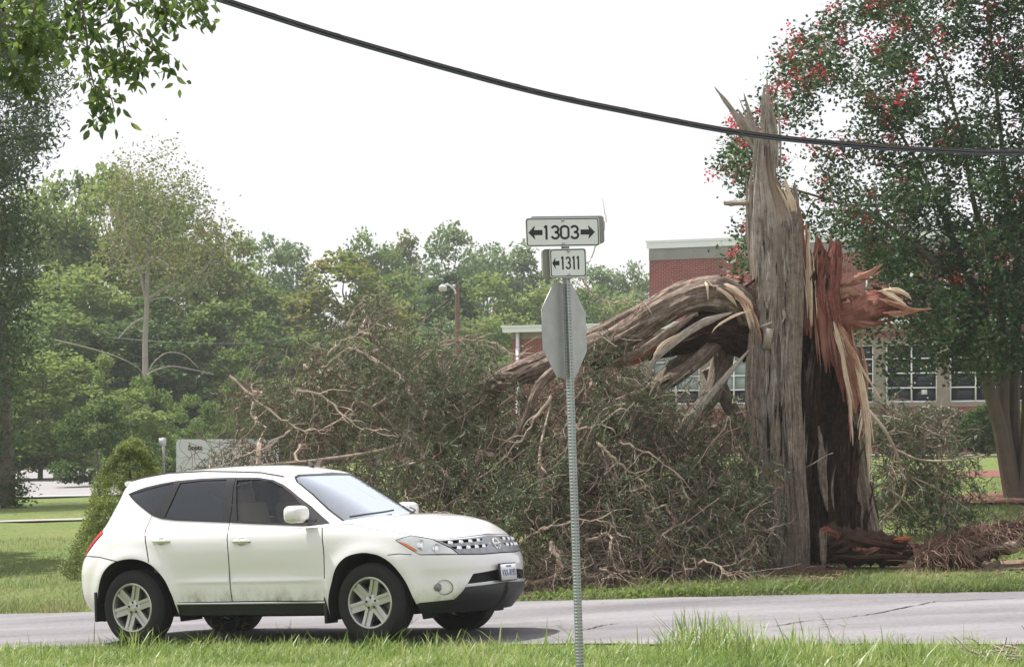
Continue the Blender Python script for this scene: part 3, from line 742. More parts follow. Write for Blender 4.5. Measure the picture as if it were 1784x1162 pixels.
    regG = [('trim', dens(dlo, .05)), ('quarter', dens(q1, .05)), ('rearglass', dens(q2, .05)), ('frontglass', dens(q3, .05)),
            ('wstrim', dens(ws, .05)), ('windscreen', dens(wsi, .05)), ('rearwindow', dens(rw, .05)),
            ('gap', strip(np.vstack([sg((1.125,1.603),(1.13,1.5),(1.175,1.28),(1.178,1.165),(1.18,1.08))]), .008)), ('gap', strip(sg((.16,1.08),(.155,1.12),(.17,1.16),(.195,1.25)), .008))]
    P3, Nr, T = car_patch(True, outG, regG, np.arange(.04, QG, .05), np.arange(1.06, 1.68, .035))
    pc('cabin_side', 'body', M['paint'], both=True, off=-.004)
    pc('windscreen', 'windscreen', M['gws'], both=True, off=-.004)
    pc('windscreen_seal', 'wstrim', M['trim'], both=True, off=-.001)
    pc('rear_window', 'rearwindow', M['gtint'], both=True)
    for left in (False, True):
        pc('window_trim', 'trim', M['trim'], left=left, off=.003)
        pc('quarter_window', 'quarter', M['gtint'], left=left, off=-.004)
        car_piece('window', M['gtint'], doors[left][1], P3, Nr, T['rearglass'], left=left, off=-.006)
        car_piece('window', M['gfront'], doors[left][0], P3, Nr, T['frontglass'], left=left, off=-.008)
    # ---- roof, bonnet
    def cap(name, q0, q1, g, ztab, zc, mat, inset=0.0, lift=0.0, rows=14, nq=70, pw=2.2):
        qs = np.linspace(q0, q1, nq); zs = np.interp(qs, *np.array(ztab).T); B = car_S(qs, zs, g); B[:, 2] += lift
        V, uvs = [], []
        for t in np.linspace(0, 1, rows):
            k = 1 - (1 - t) ** pw
            V.append(np.stack([B[:, 0], B[:, 1] * (1 - t) + inset * (1 - t) * (np.abs(B[:, 1]) > .05), B[:, 2] * (1 - k) + (np.interp(B[:, 0], *np.array(zc).T) + lift) * k], -1))
        V = np.array(V); m = V.shape[:2]; idx = np.arange(m[0] * m[1]).reshape(m)
        Fq = np.stack([idx[:-1, :-1], idx[:-1, 1:], idx[1:, 1:], idx[1:, :-1]], -1).reshape(-1, 4); V = V.reshape(-1, 3)
        k = len(V); V = np.vstack([V, V * [1, -1, 1]]); Fq = np.vstack([Fq, Fq[:, ::-1] + k])
        me = mesh_np(name, V, Fq); bm = bmesh.new(); bm.from_mesh(me); bmesh.ops.remove_doubles(bm, verts=bm.verts, dist=.0015); bm.to_mesh(me); bm.free()
        me.polygons.foreach_set('use_smooth', np.ones(len(me.polygons), bool))
        return link(name, me, root, mat)
    cap('roof', 0, QG, True, ZROOF, [(-.5,1.60),(-.3,1.63),(0,1.68),(.4,1.715),(.9,1.728),(1.3,1.718),(1.55,1.695),(1.75,1.655),(1.85,1.622)], M['paint'])
    cap('bonnet', x2q(1.75, 1.085, False), QA, False, ZTOP, [(1.7,1.16),(2.3,1.19),(2.62,1.180),(2.85,1.186),(3.05,1.178),(3.25,1.150),(3.4,1.112),(3.52,1.05),(3.59,.972)], M['paint'], inset=.006, lift=.004, nq=90, pw=2.5)
    for sgn in (1, -1):
        mb = MB(); qs = np.linspace(.75, 3.12, 40); L_ = car_S(qs, np.interp(qs, *np.array(ZROOF).T), True); L_[:, 2] += .004; L_[:, 1] *= sgn
        mb.tube(L_, .0045, 6); mb.build('roof_seam', M['black'], root)
    # rear spoiler lip
    mb = MB(); qs = np.linspace(0, .68, 14); L_ = car_S(qs, np.full(14, 1.585), True); L_ = np.vstack([L_, (L_ * [1, -1, 1])[::-1][1:]][::1]) if False else L_
    for sgn in (1, -1): mb.tube(L_ * [1, sgn, 1] + np.array([-.015, 0, 0]), .03, 8)
    mb.build('spoiler', M['paint'], root)
    # ---- wheels
    def wheel(x, s):
        w = empty('wheel', (x - .012, s * .805, .338 if x < 1 else .362)); w.parent = root
        R_, hw = .378, .118
        prof = [(.243,-hw+.01),(.27,-hw-.002),(.32,-hw-.006),(.352,-hw+.008),(.371,-hw+.035)]
        for k in range(5):
            y0 = -hw + .043 + k * .0345
            prof += [(R_, y0), (R_, y0 + .026), (R_ - .010, y0 + .028), (R_ - .010, y0 + .0335)]
        prof += [(.371, hw-.035),(.352,hw-.008),(.32,hw+.006),(.27,hw+.002),(.243,hw-.01),(.225,0),(.243,-hw+.01)]
        mb = MB(); mb.lathe([(r, y * -s * -1 if False else (y if s < 0 else -y)) for r, y in prof], 56, 'Y'); mb.build('tyre', M['tyre'], w)
        o = -1 if s < 0 else 1                                   # outward direction along y
        mb = MB(); mb.lathe([(.247,o*.112),(.240,o*.118),(.228,o*.116),(.220,o*.098),(.214,o*.04),(.214,-o*.09)], 48, 'Y')
        mb.lathe([(.0,o*.098),(.030,o*.098),(.034,o*.094),(.062,o*.093),(.082,o*.082),(.085,o*.03)], 30, 'Y')
        for k in range(6):
            a = 2 * pi * k / 6 + .26
            def P(r, t, y): return (r * cos(a) - t * sin(a), o * y, r * sin(a) + t * cos(a))
            for (t0, t1, dy) in ((-.046, -.015, 0), (.015, .046, 0), (-.016, .016, -.012)):
                V = []
                for r, wd, y in ((.055, 1.0, .094), (.12, 1.0, .096), (.19, .98, .104), (.226, 1.05, .108)):
                    V += [P(r, t0 * wd, y + dy), P(r, t1 * wd, y + dy), P(r, t1 * wd, y - .045), P(r, t0 * wd, y - .045)]
                Fq = []
                for i in range(3):
                    b = 4 * i
                    for j in range(4): Fq.append((b + j, b + (j + 1) % 4, b + 4 + (j + 1) % 4, b + 4 + j))
                mb.add(V, Fq)
        rim = mb.build('rim', M['alloy'], w)
        mb = MB()
        for k in range(5):
            a = 2 * pi * k / 5 + .4; mb.lathe([(0,o*.0985),(.0115,o*.0985),(.0125,o*.085)], 10, 'Y', (.052 * cos(a), 0, .052 * sin(a)))
        mb.build('wheel_nut', M['black'], rim)
        mb = MB(); mb.lathe([(0,o*.1005),(.021,o*.1005),(.024,o*.097)], 20, 'Y'); mb.build('centre_cap', M['satin'], rim)
        mb = MB(); mb.lathe([(.03,o*.02),(.165,o*.02),(.165,0),(.03,0)], 36, 'Y'); mb.build('brake_disc', plain('brake_steel', (.20,.19,.18), .4, .7), w)
        mb = MB(); mb.lathe([(.0,-o*.02),(.213,-o*.02)], 30, 'Y'); mb.build('hub_back', M['dark'], w)
        return w
    for x in (0.0, 2.825):
        for s in (-1, 1): wheel(x, s)
    # wheel wells, underbody
    for x, arc in ((0.0, ra), (2.825, fa)):
        for s in (-1, 1):
            A_ = np.array(arc); n = len(A_); Y0 = np.array([abs(car_S(x2q(a[0], max(a[1], .26), False), max(a[1], .26), False)[1]) for a in A_]) - .004
            rings = [np.stack([A_[:, 0], s * Y0, A_[:, 1]], -1), np.stack([(A_[:, 0] - x) * .985 + x, s * (Y0 - .03), A_[:, 1] - .006], -1), np.stack([A_[:, 0], s * np.full(n, .50), A_[:, 1]], -1)]
            V = np.vstack(rings); i = np.arange(n - 1); Fq = np.vstack([np.stack([i + k * n, i + 1 + k * n, i + 1 + (k + 1) * n, i + (k + 1) * n], -1) for k in (0, 1)])
            mb = MB(); mb.add(V, Fq); c = len(V)
            mb.add(np.vstack([rings[2], [[x, s * .5, .35]]]), np.array([(j, j + 1, n) for j in range(n - 1)])); mb.build('wheel_arch_liner', M['dark'], root)
    mb = MB(); mb.box((1.40, 0, .30), (3.4, 1.05, .14), bevel=.03); mb.box((1.42, 0, .31), (1.70, 1.74, .12), bevel=.02)
    mb.tube([(-.8, -.3, .27), (.5, -.25, .25), (2.2, -.2, .25)], .045, 8); mb.box((3.15, 0, .34), (.6, 1.2, .12), bevel=.03); mb.box((-.5, 0, .36), (.4, 1.3, .18), bevel=.04)
    mb.build('underbody', M['dark'], root)
    # mud flaps
    for x, z in ((-.46, .29), (2.32, .26)):
        for s in (-1, 1):
            mb = MB(); mb.box((x, s * .84, z + .06), (.03, .20, .30), bevel=.008); mb.build('mud_flap', M['black'], root)
    # mirrors
    for s in (-1, 1):
        bm = bmesh.new(); bmesh.ops.create_uvsphere(bm, u_segments=24, v_segments=14, radius=1)
        for v in bm.verts:
            c = v.co; sg_ = lambda a, p: math.copysign(abs(a) ** p, a)
            v.co = Vector((sg_(c.x, .7) * .095 + (.02 if c.x > 0 else 0), s * (sg_(c.y, .62) * .125), sg_(c.z, .62) * .083))
            if v.co.x < -.055: v.co.x = -.055
        if s < 0: bmesh.ops.reverse_faces(bm, faces=bm.faces[:])
        me = bpy.data.meshes.new('mirror'); bm.to_mesh(me); bm.free(); me.polygons.foreach_set('use_smooth', np.ones(len(me.polygons), bool))
        mi = link('mirror', me, root, M['clean']); mi.location = (2.075, s * (1.035 if s < 0 else .99), 1.222)
        mb = MB(); mb.box((2.13, s * .92, 1.155), (.13, .16, .035), bevel=.012); mb.build('mirror_arm', M['black'], root)
    # door handles
    for left in (False, True):
        for d, x, z in ((doors[left][1], .39, .995), (doors[left][0], 1.365, .974)):
            s = 1 if left else -1; p = car_S(x2q(x, z, False), z, False)
            mb = MB(); mb.tube(cr([(x - .095, s * (-p[1] - .005), z), (x - .07, s * (-p[1] + .028), z + .002), (x + .06, s * (-p[1] + .03), z + .002), (x + .095, s * (-p[1] - .005), z)], 4), .0145, 8, 1.3)
            mb.build('door_handle', M['chrome'], d)
            bm = bmesh.new(); bmesh.ops.create_uvsphere(bm, u_segments=18, v_segments=9, radius=1); me = bpy.data.meshes.new('handle_cup')
            for v in bm.verts: v.co = Vector((v.co.x * .062, v.co.y * .006, v.co.z * .048))
            bm.to_mesh(me); bm.free(); me.polygons.foreach_set('use_smooth', np.ones(len(me.polygons), bool))
            hc = link('handle_cup', me, d, M['paint']); hc.location = (x, s * (-p[1] + .001), z)
    # fog lamps
    for s in (-1, 1):
        p = car_S(5.130, .492, False); nrm = Vector((.80, .58 * s, 0)).normalized()
        mb = MB(); mb.lathe([(0,.016),(.028,.014),(.040,.004),(.045,-.03)], 22, 'Z'); V = np.concatenate(mb.V)
        fl = mb.build('fog_lamp', M['foglens'], root); fl.location = (p[0] - .022, -s * p[1] * -1 if False else s * abs(p[1]), p[2]); fl.rotation_euler = nrm.to_track_quat('Z', 'Y').to_euler()
    # chrome teeth of the grille, each its own
    for (qa, qb, za, zb) in ((5.36, 5.74, .897, .907), (5.42, 5.76, .846, .850)):
        for k in range(4):
            q = qa + (qb - qa) * k / 3; z = za + (zb - za) * k / 3; p = car_S(q, z, False); p2 = car_S(q + .03, z, False); dr = Vector((p2 - p)).normalized()
            for s in (1, -1):
                mb = MB(); P0 = Vector(p)
                mb.tube([P0 + Vector((0, 0, -.012)), P0 + Vector((.004, 0, .004)), P0 + Vector((0, 0, .016)), P0 + Vector((-.012, 0, .024))], [.013, .014, .012, .005], 8, 2.3, up=tuple(dr))
                V = np.concatenate(mb.V) * [1, s, 1]; mb.V = [V] + []; mb.UV = [np.concatenate(mb.UV)]
                mb.build('grille_tooth', M['chrome'], gr)
    # badge: ring with a bar across
    mb = MB(); a = np.linspace(0, 2 * pi, 33); e0 = car_S(QA, .878, False)[0]
    mb.tube([(e0 + .022 + .02 * (-sin(t)), .055 * cos(t), .878 + .05 * sin(t)) for t in a], .0075, 8, cap=False)
    mb.box((e0 + .026, 0, .878), (.014, .135, .022), bevel=.004); mb.build('badge', M['chrome'], root)
    # number plate
    pl = MB(); pl.box((0, 0, 0), (.022, .335, .175), bevel=.006); pl = pl.build('plate_frame', M['black'], root); pl.location = (3.812, -.015, .602); pl.rotation_euler = (0, radians(-4), radians(1))
    b2 = MB(); b2.box((.012, 0, 0), (.006, .305, .152)); b2 = b2.build('number_plate', M['plate'], pl, smooth=False)
    def txt(s_, size, loc, mat, par, sx=1.0, ext=.001):
        cu = bpy.data.curves.new('lettering', 'FONT'); cu.body = s_; cu.size = size; cu.align_x = 'CENTER'; cu.align_y = 'CENTER'; cu.extrude = ext
        tmp = bpy.data.objects.new('tmp', cu); COL.objects.link(tmp); dg = bpy.context.evaluated_depsgraph_get(); me = bpy.data.meshes.new_from_object(tmp.evaluated_get(dg))
        bpy.data.objects.remove(tmp); me.materials.clear(); me.transform(Matrix.Diagonal((sx, 1, 1, 1)))
        o = link('lettering', me, par, mat); o.location = loc; return o
    t1 = txt('VXK-8193', .088, (.0165, 0, -.008), M['blue'], pl, .72); t1.rotation_euler = (radians(90), 0, radians(90))
    t2 = txt('VIRGINIA', .026, (.0165, 0, .055), M['blue'], pl, 1.0); t2.rotation_euler = (radians(90), 0, radians(90))
    # wipers, aerial
    mb = MB()
    for yy, sgn in (((3.42, 3.60, 3.80, 3.98), 1), ((3.98, 3.85, 3.65, 3.48), -1)):
        zz = (1.165, 1.185, 1.20, 1.215) if sgn == 1 else (1.175, 1.19, 1.21, 1.235)
        L_ = np.array([car_S(q, z, True) for q, z in zip(yy, zz)]) + np.array([.022, 0, .014]); L_[:, 1] *= (1 if sgn == 1 else -1)
        mb.tube(cr(L_, 4), .009, 5)
    mb.build('wiper', M['black'], root)
    mb = MB(); mb.tube([(1.60, 0, 1.69), (1.57, 0, 1.72), (1.555, 0, 1.735)], [.035, .022, .008], 8); mb.tube([(1.56, 0, 1.73), (1.40, 0, 1.93)], [.004, .002], 5); mb.build('aerial', M['black'], root)
    # cabin
    mb = MB(); mb.box((1.3, 0, .62), (2.9, 1.5, .10)); mb.box((2.30, 0, .95), (.55, 1.5, .24), bevel=.06); mb.build('dashboard', M['dark'], root)
    for y in (-.38, .38):
        mb = MB(); mb.box((1.42, y, .78), (.52, .50, .22), bevel=.06); mb.box((1.13, y, 1.07), (.16, .48, .58), Matrix.Rotation(radians(-12), 3, 'Y'), bevel=.055)
        mb.box((1.035, y, 1.41), (.10, .26, .20), Matrix.Rotation(radians(-8), 3, 'Y'), bevel=.045); mb.tube([(1.06, y - .05, 1.3), (1.04, y - .05, 1.4)], .008, 5); mb.build('front_seat', M['seat'], root)
    mb = MB(); mb.box((.30, 0, .75), (.5, 1.30, .22), bevel=.05); mb.box((.05, 0, 1.05), (.15, 1.30, .55), Matrix.Rotation(radians(-15), 3, 'Y'), bevel=.05)
    for y in (-.4, .4): mb.box((-.06, y, 1.38), (.09, .25, .17), bevel=.04)
    mb.build('rear_bench', M['seat'], root)
    mb = MB(); a = np.linspace(0, 2 * pi, 25); mb.tube([(1.98 + .07 * sin(t), .38 + .19 * cos(t), 1.08 + .17 * sin(t)) for t in a], .014, 6, cap=False); mb.tube([(1.98, .38, 1.08), (2.2, .38, 1.0)], .03, 6); mb.build('steering_wheel', M['black'], root)
    mb = MB(); mb.box((1.93, -.05, 1.50), (.03, .22, .065), bevel=.01); mb.build('rear_view_mirror', M['black'], root)
    return root
# ---------------------------------------------------------------- trees and shrubs
def leaf_quads(C, size, up_bias=.35, aspect=.55, r=None, droop=0.0):
    """one rhombic leaf per centre, random facing"""
    r = r or rng; n = len(C); size = np.broadcast_to(size, n)[:, None]
    a = r.normal(size=(n, 3)); a[:, 2] = a[:, 2] * .6 - droop; a /= np.linalg.norm(a, axis=1)[:, None]
    k = r.normal(size=(n, 3)); k[:, 2] += up_bias * 3; b = np.cross(a, k); b /= np.linalg.norm(b, axis=1)[:, None] + 1e-9
    s = size * r.uniform(.7, 1.25, (n, 1))
    nrm = np.cross(a, b); V = np.stack([C - a * s * .5, C + b * s * .5 * aspect + nrm * s * .07, C + a * s * .5, C - b * s * .5 * aspect + nrm * s * .07], 1)
    return V.reshape(-1, 3), np.arange(4 * n).reshape(n, 4)

def blob_crown(seed, nb, nl, size, prof, z0=.18, rmax=.42, br=(.07, .14), gap=.25, aspect=.7):
    """leaf cloud of a unit-height tree: lumps placed in an envelope, leaves on the outside of each lump"""
    r = np.random.default_rng(seed); Cs = []
    while len(Cs) < nb:
        z = r.uniform(z0, .97); R = rmax * prof((z - z0) / (1 - z0)); a = r.uniform(0, 2 * pi); k = R * math.sqrt(r.uniform(.12, 1))
        Cs.append((k * cos(a), k * sin(a), z, r.uniform(*br) * (1.1 - .45 * (z - z0))))
    Cs = np.array(Cs); w = Cs[:, 3] ** 2; pick = r.choice(nb, nl, p=w / w.sum())
    d = r.normal(size=(nl, 3)); d /= np.linalg.norm(d, axis=1)[:, None]; d[:, 2] = np.where(d[:, 2] < -.35, d[:, 2] * .4, d[:, 2])
    rad = r.uniform(.55, 1.08, nl) ** .7
    P = Cs[pick, :3] + d * (Cs[pick, 3] * rad)[:, None] * np.array([1.15, 1.15, .85])
    P += .012 * r.normal(size=P.shape)
    keep = vnoise(P[:, 0] * 9 + seed, P[:, 2] * 9 + P[:, 1] * 5, seed) > -1 + 2 * gap * .6
    V, Fq = leaf_quads(P[keep], size, r=r, aspect=aspect)
    return V, Fq, Cs

def limb_tree_mesh(seed, Cs, r0=.012, n=18, z_split=.22, trunk_top=.8):
    mb = MB(); r = np.random.default_rng(seed + 50)
    tr = np.array([(.02 * vnoise(z * 3, seed, 1), .02 * vnoise(z * 3, seed, 2), z) for z in np.linspace(-.02, trunk_top, 9)])
    mb.tube(tr, np.linspace(r0, r0 * .25, 9), 7)
    for c in Cs[r.permutation(len(Cs))[:n]]:
        zb = max(z_split, c[2] - r.uniform(.10, .3)); zb = min(zb, trunk_top * .95); b = np.array([np.interp(zb, tr[:, 2], tr[:, 0]), np.interp(zb, tr[:, 2], tr[:, 1]), zb])
        m = (b + c[:3]) / 2 + np.array([0, 0, -.03]) + .015 * r.normal(size=3)
        mb.tube(cr([b, m, c[:3]], 4), np.linspace(r0 * .38, r0 * .08, 9), 5, cap=False)
    return mb

M_bark = plain('grey_brown_bark', (.13, .105, .085), .95, var=.4, scale=6)
M_pale = plain('pale_sycamore_bark', (.31, .28, .235), .85, var=.35, scale=3)
G = {  # lightened leaf colours; part of the far trees' haze is painted in them
 'mid': leafy('leaf_mid', [(.062,.115,.030),(.112,.178,.044),(.165,.225,.070)], trans=.5, spec=.15, patch=6),
 'light': leafy('leaf_light', [(.095,.16,.040),(.155,.22,.056),(.215,.27,.09)], trans=.5, spec=.15, patch=6),
 'yellow': leafy('leaf_yellow', [(.085,.130,.026),(.150,.185,.040),(.22,.175,.055)], patch=5, trans=.5, spec=.15),
 'dark': leafy('leaf_dark', [(.035,.072,.018),(.060,.108,.028),(.090,.145,.044)], trans=.45, spec=.15, patch=6),
 'blue': leafy('leaf_bluish_haze', [(.080,.135,.055),(.125,.190,.078),(.17,.235,.10)], trans=.5, spec=.15, patch=6),
 'rust': leafy('leaf_rusty', [(.085,.125,.034),(.135,.175,.050),(.21,.145,.065)], patch=.5, trans=.5, spec=.15)}
profs = {'round': lambda t: math.sqrt(max(0, 1 - (2 * t - .9) ** 2 * .82)), 'tall': lambda t: (.55 + .45 * math.sin(pi * min(1, t * 1.05))) * (1 - .55 * t ** 3), 'spread': lambda t: math.sqrt(max(0, 1 - (1.5 * t - .35) ** 2 * .8)),
         'cone': lambda t: max(.05, 1 - t) ** .8, 'bush': lambda t: math.sqrt(max(0, 1 - t ** 2))}
crowns = {}
def crown_variant(key, prof, nb, nl, size, **k):
    V, Fq, Cs = blob_crown(abs(hash(key)) % 1000 if False else sum(map(ord, key)), nb, nl, size, profs[prof], **k)
    crowns[key] = (mesh_np('crown', V, Fq, smooth=False), Cs)
crown_variant('round_a', 'round', 80, 12000, .024, z0=.12, rmax=.24, br=(.045, .085))
crown_variant('round_b', 'round', 66, 12000, .024, z0=.10, rmax=.26, br=(.055, .095))
crown_variant('tall_a', 'tall', 70, 11000, .021, z0=.12, rmax=.17, br=(.04, .07))
crown_variant('tall_b', 'tall', 60, 11000, .021, z0=.10, rmax=.16, br=(.045, .075))
crown_variant('spread_a', 'spread', 70, 12000, .026, z0=.15, rmax=.32, br=(.05, .09))
crown_variant('bush_a', 'bush', 40, 9000, .045, z0=.02, rmax=.62, br=(.10, .2), gap=.15)
crown_variant('bush_b', 'bush', 32, 9000, .045, z0=.02, rmax=.7, br=(.12, .22), gap=.15)
trunks = {}
def place_tree(name, px, ptop, Y, wpx, var, green, label, cat='tree', group=None, base=None, bark=None):
    x = (px - CX) * Y / F; zb = gz1(x, Y) if base is None else base; h = CAMH - (ptop - HZ) * Y / F - zb
    t = empty(name, (x, Y, zb), label, cat, group)
    key = (var, green); me, Cs = crowns[var]
    if key not in trunks:
        m2 = me.copy(); m2.materials.clear(); m2.materials.append(G[green])
        tm = limb_tree_mesh(len(var), Cs).build('trunk', bark or M_bark, None); tme = tm.data; bpy.data.objects.remove(tm); trunks[key] = (m2, tme)
    m2, tme = trunks[key]; c = link('crown', m2, t); k = link('trunk', tme, t)
    rm = {'round_a': .30, 'round_b': .32, 'tall_a': .22, 'tall_b': .215, 'spread_a': .38, 'bush_a': .75, 'bush_b': .85}[var]
    sx = (1.5 if group == FAR else 1.15) * (wpx * Y / F) / (2 * rm)
    for o in (c, k): o.scale = (sx, sx, h * .97); o.rotation_euler = (0, 0, 0)
    a = rng.uniform(0, 6.28)
    t.rotation_euler = (0, 0, a)
    return t
FAR = 'trees of the hazy wood behind the school lawn'
T_ = [ # name, px, top, Y, width, crown, green, label
 ('poplar_tree', 66, 296, 150, 150, 'round_b', 'light', 'tall light green tree with a domed top, leftmost of the high wood edge'),
 ('poplar_tree', 128, 286, 156, 130, 'round_a', 'mid', 'tall narrow tree second from the left at the top of the wood'),
 ('poplar_tree', 190, 272, 152, 160, 'round_a', 'light', 'yellow green tall tree directly left of the pale barked sycamore'),
 ('tulip_tree', 240, 276, 160, 130, 'round_b', 'mid', 'rounded bright green tree top just behind the pale sycamore'),
 ('broadleaf_tree', 20, 380, 152, 150, 'round_a', 'mid', 'dark green tree crown half hidden by the willow oak'),
 ('broadleaf_tree', 352, 366, 150, 165, 'round_b', 'rust', 'loose tree with rusty brown leaf tips right of the sycamore'),
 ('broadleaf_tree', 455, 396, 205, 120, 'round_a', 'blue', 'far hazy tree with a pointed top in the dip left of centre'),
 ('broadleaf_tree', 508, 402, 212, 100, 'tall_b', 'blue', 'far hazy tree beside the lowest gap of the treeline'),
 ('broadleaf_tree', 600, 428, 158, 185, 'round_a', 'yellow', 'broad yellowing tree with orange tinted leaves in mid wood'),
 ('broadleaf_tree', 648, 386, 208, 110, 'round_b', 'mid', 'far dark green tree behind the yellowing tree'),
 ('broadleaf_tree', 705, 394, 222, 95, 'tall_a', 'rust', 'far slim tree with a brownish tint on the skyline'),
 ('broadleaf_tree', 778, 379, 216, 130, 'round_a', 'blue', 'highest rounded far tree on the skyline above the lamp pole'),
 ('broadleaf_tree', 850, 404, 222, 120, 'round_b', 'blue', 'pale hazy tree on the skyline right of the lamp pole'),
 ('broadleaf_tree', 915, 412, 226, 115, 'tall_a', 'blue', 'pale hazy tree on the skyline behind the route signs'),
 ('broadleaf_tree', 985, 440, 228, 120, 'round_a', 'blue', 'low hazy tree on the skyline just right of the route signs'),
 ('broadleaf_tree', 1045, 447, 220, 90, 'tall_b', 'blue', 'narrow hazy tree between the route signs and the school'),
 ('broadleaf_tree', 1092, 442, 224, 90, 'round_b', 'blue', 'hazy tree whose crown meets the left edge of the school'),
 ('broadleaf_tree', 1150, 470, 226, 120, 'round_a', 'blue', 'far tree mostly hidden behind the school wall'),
 ('broadleaf_tree', 432, 470, 172, 150, 'round_b', 'mid', 'full green tree under the skyline dip at left'),
 ('broadleaf_tree', 520, 490, 168, 130, 'round_a', 'dark', 'dark green tree left of the yellowing tree'),
 ('broadleaf_tree', 690, 470, 176, 150, 'spread_a', 'mid', 'wide green tree directly right of the yellowing tree'),
 ('broadleaf_tree', 772, 458, 172, 120, 'tall_a', 'dark', 'dark shaded tree directly behind the lamp on the pole'),
 ('broadleaf_tree', 852, 466, 178, 140, 'round_a', 'light', 'soft light green tree right behind the lamp pole'),
 ('broadleaf_tree', 945, 476, 180, 150, 'round_b', 'light', 'light green tree behind the octagon sign'),
 ('broadleaf_tree', 1030, 486, 178, 140, 'round_a', 'mid', 'green tree between the octagon sign and the brick school'),
 ('broadleaf_tree', 1105, 500, 176, 130, 'round_b', 'light', 'light green tree touching the corner of the school'),
 ('broadleaf_tree', 470, 560, 142, 150, 'round_b', 'dark', 'shady tree low in the wood above the school name wall'),
 ('broadleaf_tree', 575, 570, 140, 150, 'round_a', 'mid', 'low leafy tree behind the top of the fallen branches'),
 ('broadleaf_tree', 690, 560, 142, 140, 'round_b', 'mid', 'low green tree left of the lamp pole foot'),
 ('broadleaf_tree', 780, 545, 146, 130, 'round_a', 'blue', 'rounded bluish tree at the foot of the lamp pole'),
 ('broadleaf_tree', 868, 540, 146, 130, 'round_b', 'light', 'light tree left of the low school wing'),
 ('broadleaf_tree', 950, 560, 142, 130, 'round_a', 'mid', 'low tree right behind the octagon sign'),
 ('broadleaf_tree', 1040, 575, 140, 130, 'round_b', 'light', 'low light green tree behind the big broken limb'),
 ('broadleaf_tree', 130, 440, 140, 190, 'round_b', 'light', 'wide yellow green tree below the poplars at left'),
 ('broadleaf_tree', 300, 330, 164, 190, 'round_a', 'mid', 'green crown filling the wood just right of the pale sycamore top'),
 ('broadleaf_tree', 408, 432, 166, 150, 'round_b', 'mid', 'green tree at the right shoulder of the left wood edge'),
 ('broadleaf_tree', 300, 480, 138, 170, 'round_a', 'dark', 'dark shaded tree around the lower sycamore trunk'),
 ('broadleaf_tree', 395, 520, 136, 170, 'spread_a', 'mid', 'spreading tree low in the wood right of the sycamore trunk'),
 ('broadleaf_tree', 100, 520, 132, 190, 'round_a', 'mid', 'green tree in the shade below the left poplars'),
 ('broadleaf_tree', 215, 540, 134, 170, 'round_b', 'dark', 'dark tree left of the lower sycamore trunk'),
]
for a in T_: place_tree(*a, group=FAR)
U_ = [
 ('vine_mound', 262, 652, 108, 150, 'bush_a', 'mid', 'vine covered mound rising below the pale sycamore', 'shrub'),
 ('vine_mound', 345, 690, 106, 150, 'bush_b', 'mid', 'lower vine covered mound above the school name wall', 'shrub'),
 ('sapling', 182, 604, 112, 66, 'tall_b', 'light', 'small bright green sapling standing before the dark wood', 'tree'),
 ('broadleaf_shrub', 70, 600, 104, 230, 'round_b', 'light', 'big grey green leafy shrub beside the parking lot at left', 'shrub'),
 ('broadleaf_shrub', 225, 672, 98, 140, 'round_a', 'light', 'bright leafy shrub standing right of the dark rounded tree', 'shrub'),
 ('round_tree', 168, 690, 92, 190, 'bush_a', 'dark', 'low rounded tree with a dark underside by the parking lot', 'tree'),
 ('broadleaf_shrub', 440, 640, 118, 150, 'bush_a', 'mid', 'undergrowth bush behind the left end of the fallen branches', 'shrub'),
 ('broadleaf_shrub', 530, 650, 122, 150, 'bush_b', 'light', 'pale undergrowth bush at the wood foot left of centre', 'shrub'),
 ('broadleaf_shrub', 640, 640, 124, 150, 'bush_a', 'light', 'pale undergrowth bush behind the peak of the fallen branches', 'shrub'),
 ('broadleaf_shrub', 745, 640, 122, 140, 'bush_b', 'mid', 'undergrowth bush left of the lamp pole', 'shrub'),
 ('broadleaf_shrub', 850, 630, 124, 140, 'bush_a', 'mid', 'undergrowth bush between lamp pole and low school wing', 'shrub'),
 ('broadleaf_shrub', -60, 640, 104, 170, 'bush_a', 'mid', 'bush at the left edge behind the willow oak', 'shrub'),
 ('broadleaf_shrub', 20, 560, 126, 150, 'round_a', 'mid', 'tree-high shrub behind the willow oak trunk', 'shrub'),
]
for n_, px, pt, Y, w, v, g_, lb, ct in U_: place_tree(n_, px, pt, Y, w, v, g_, lb, cat=ct)

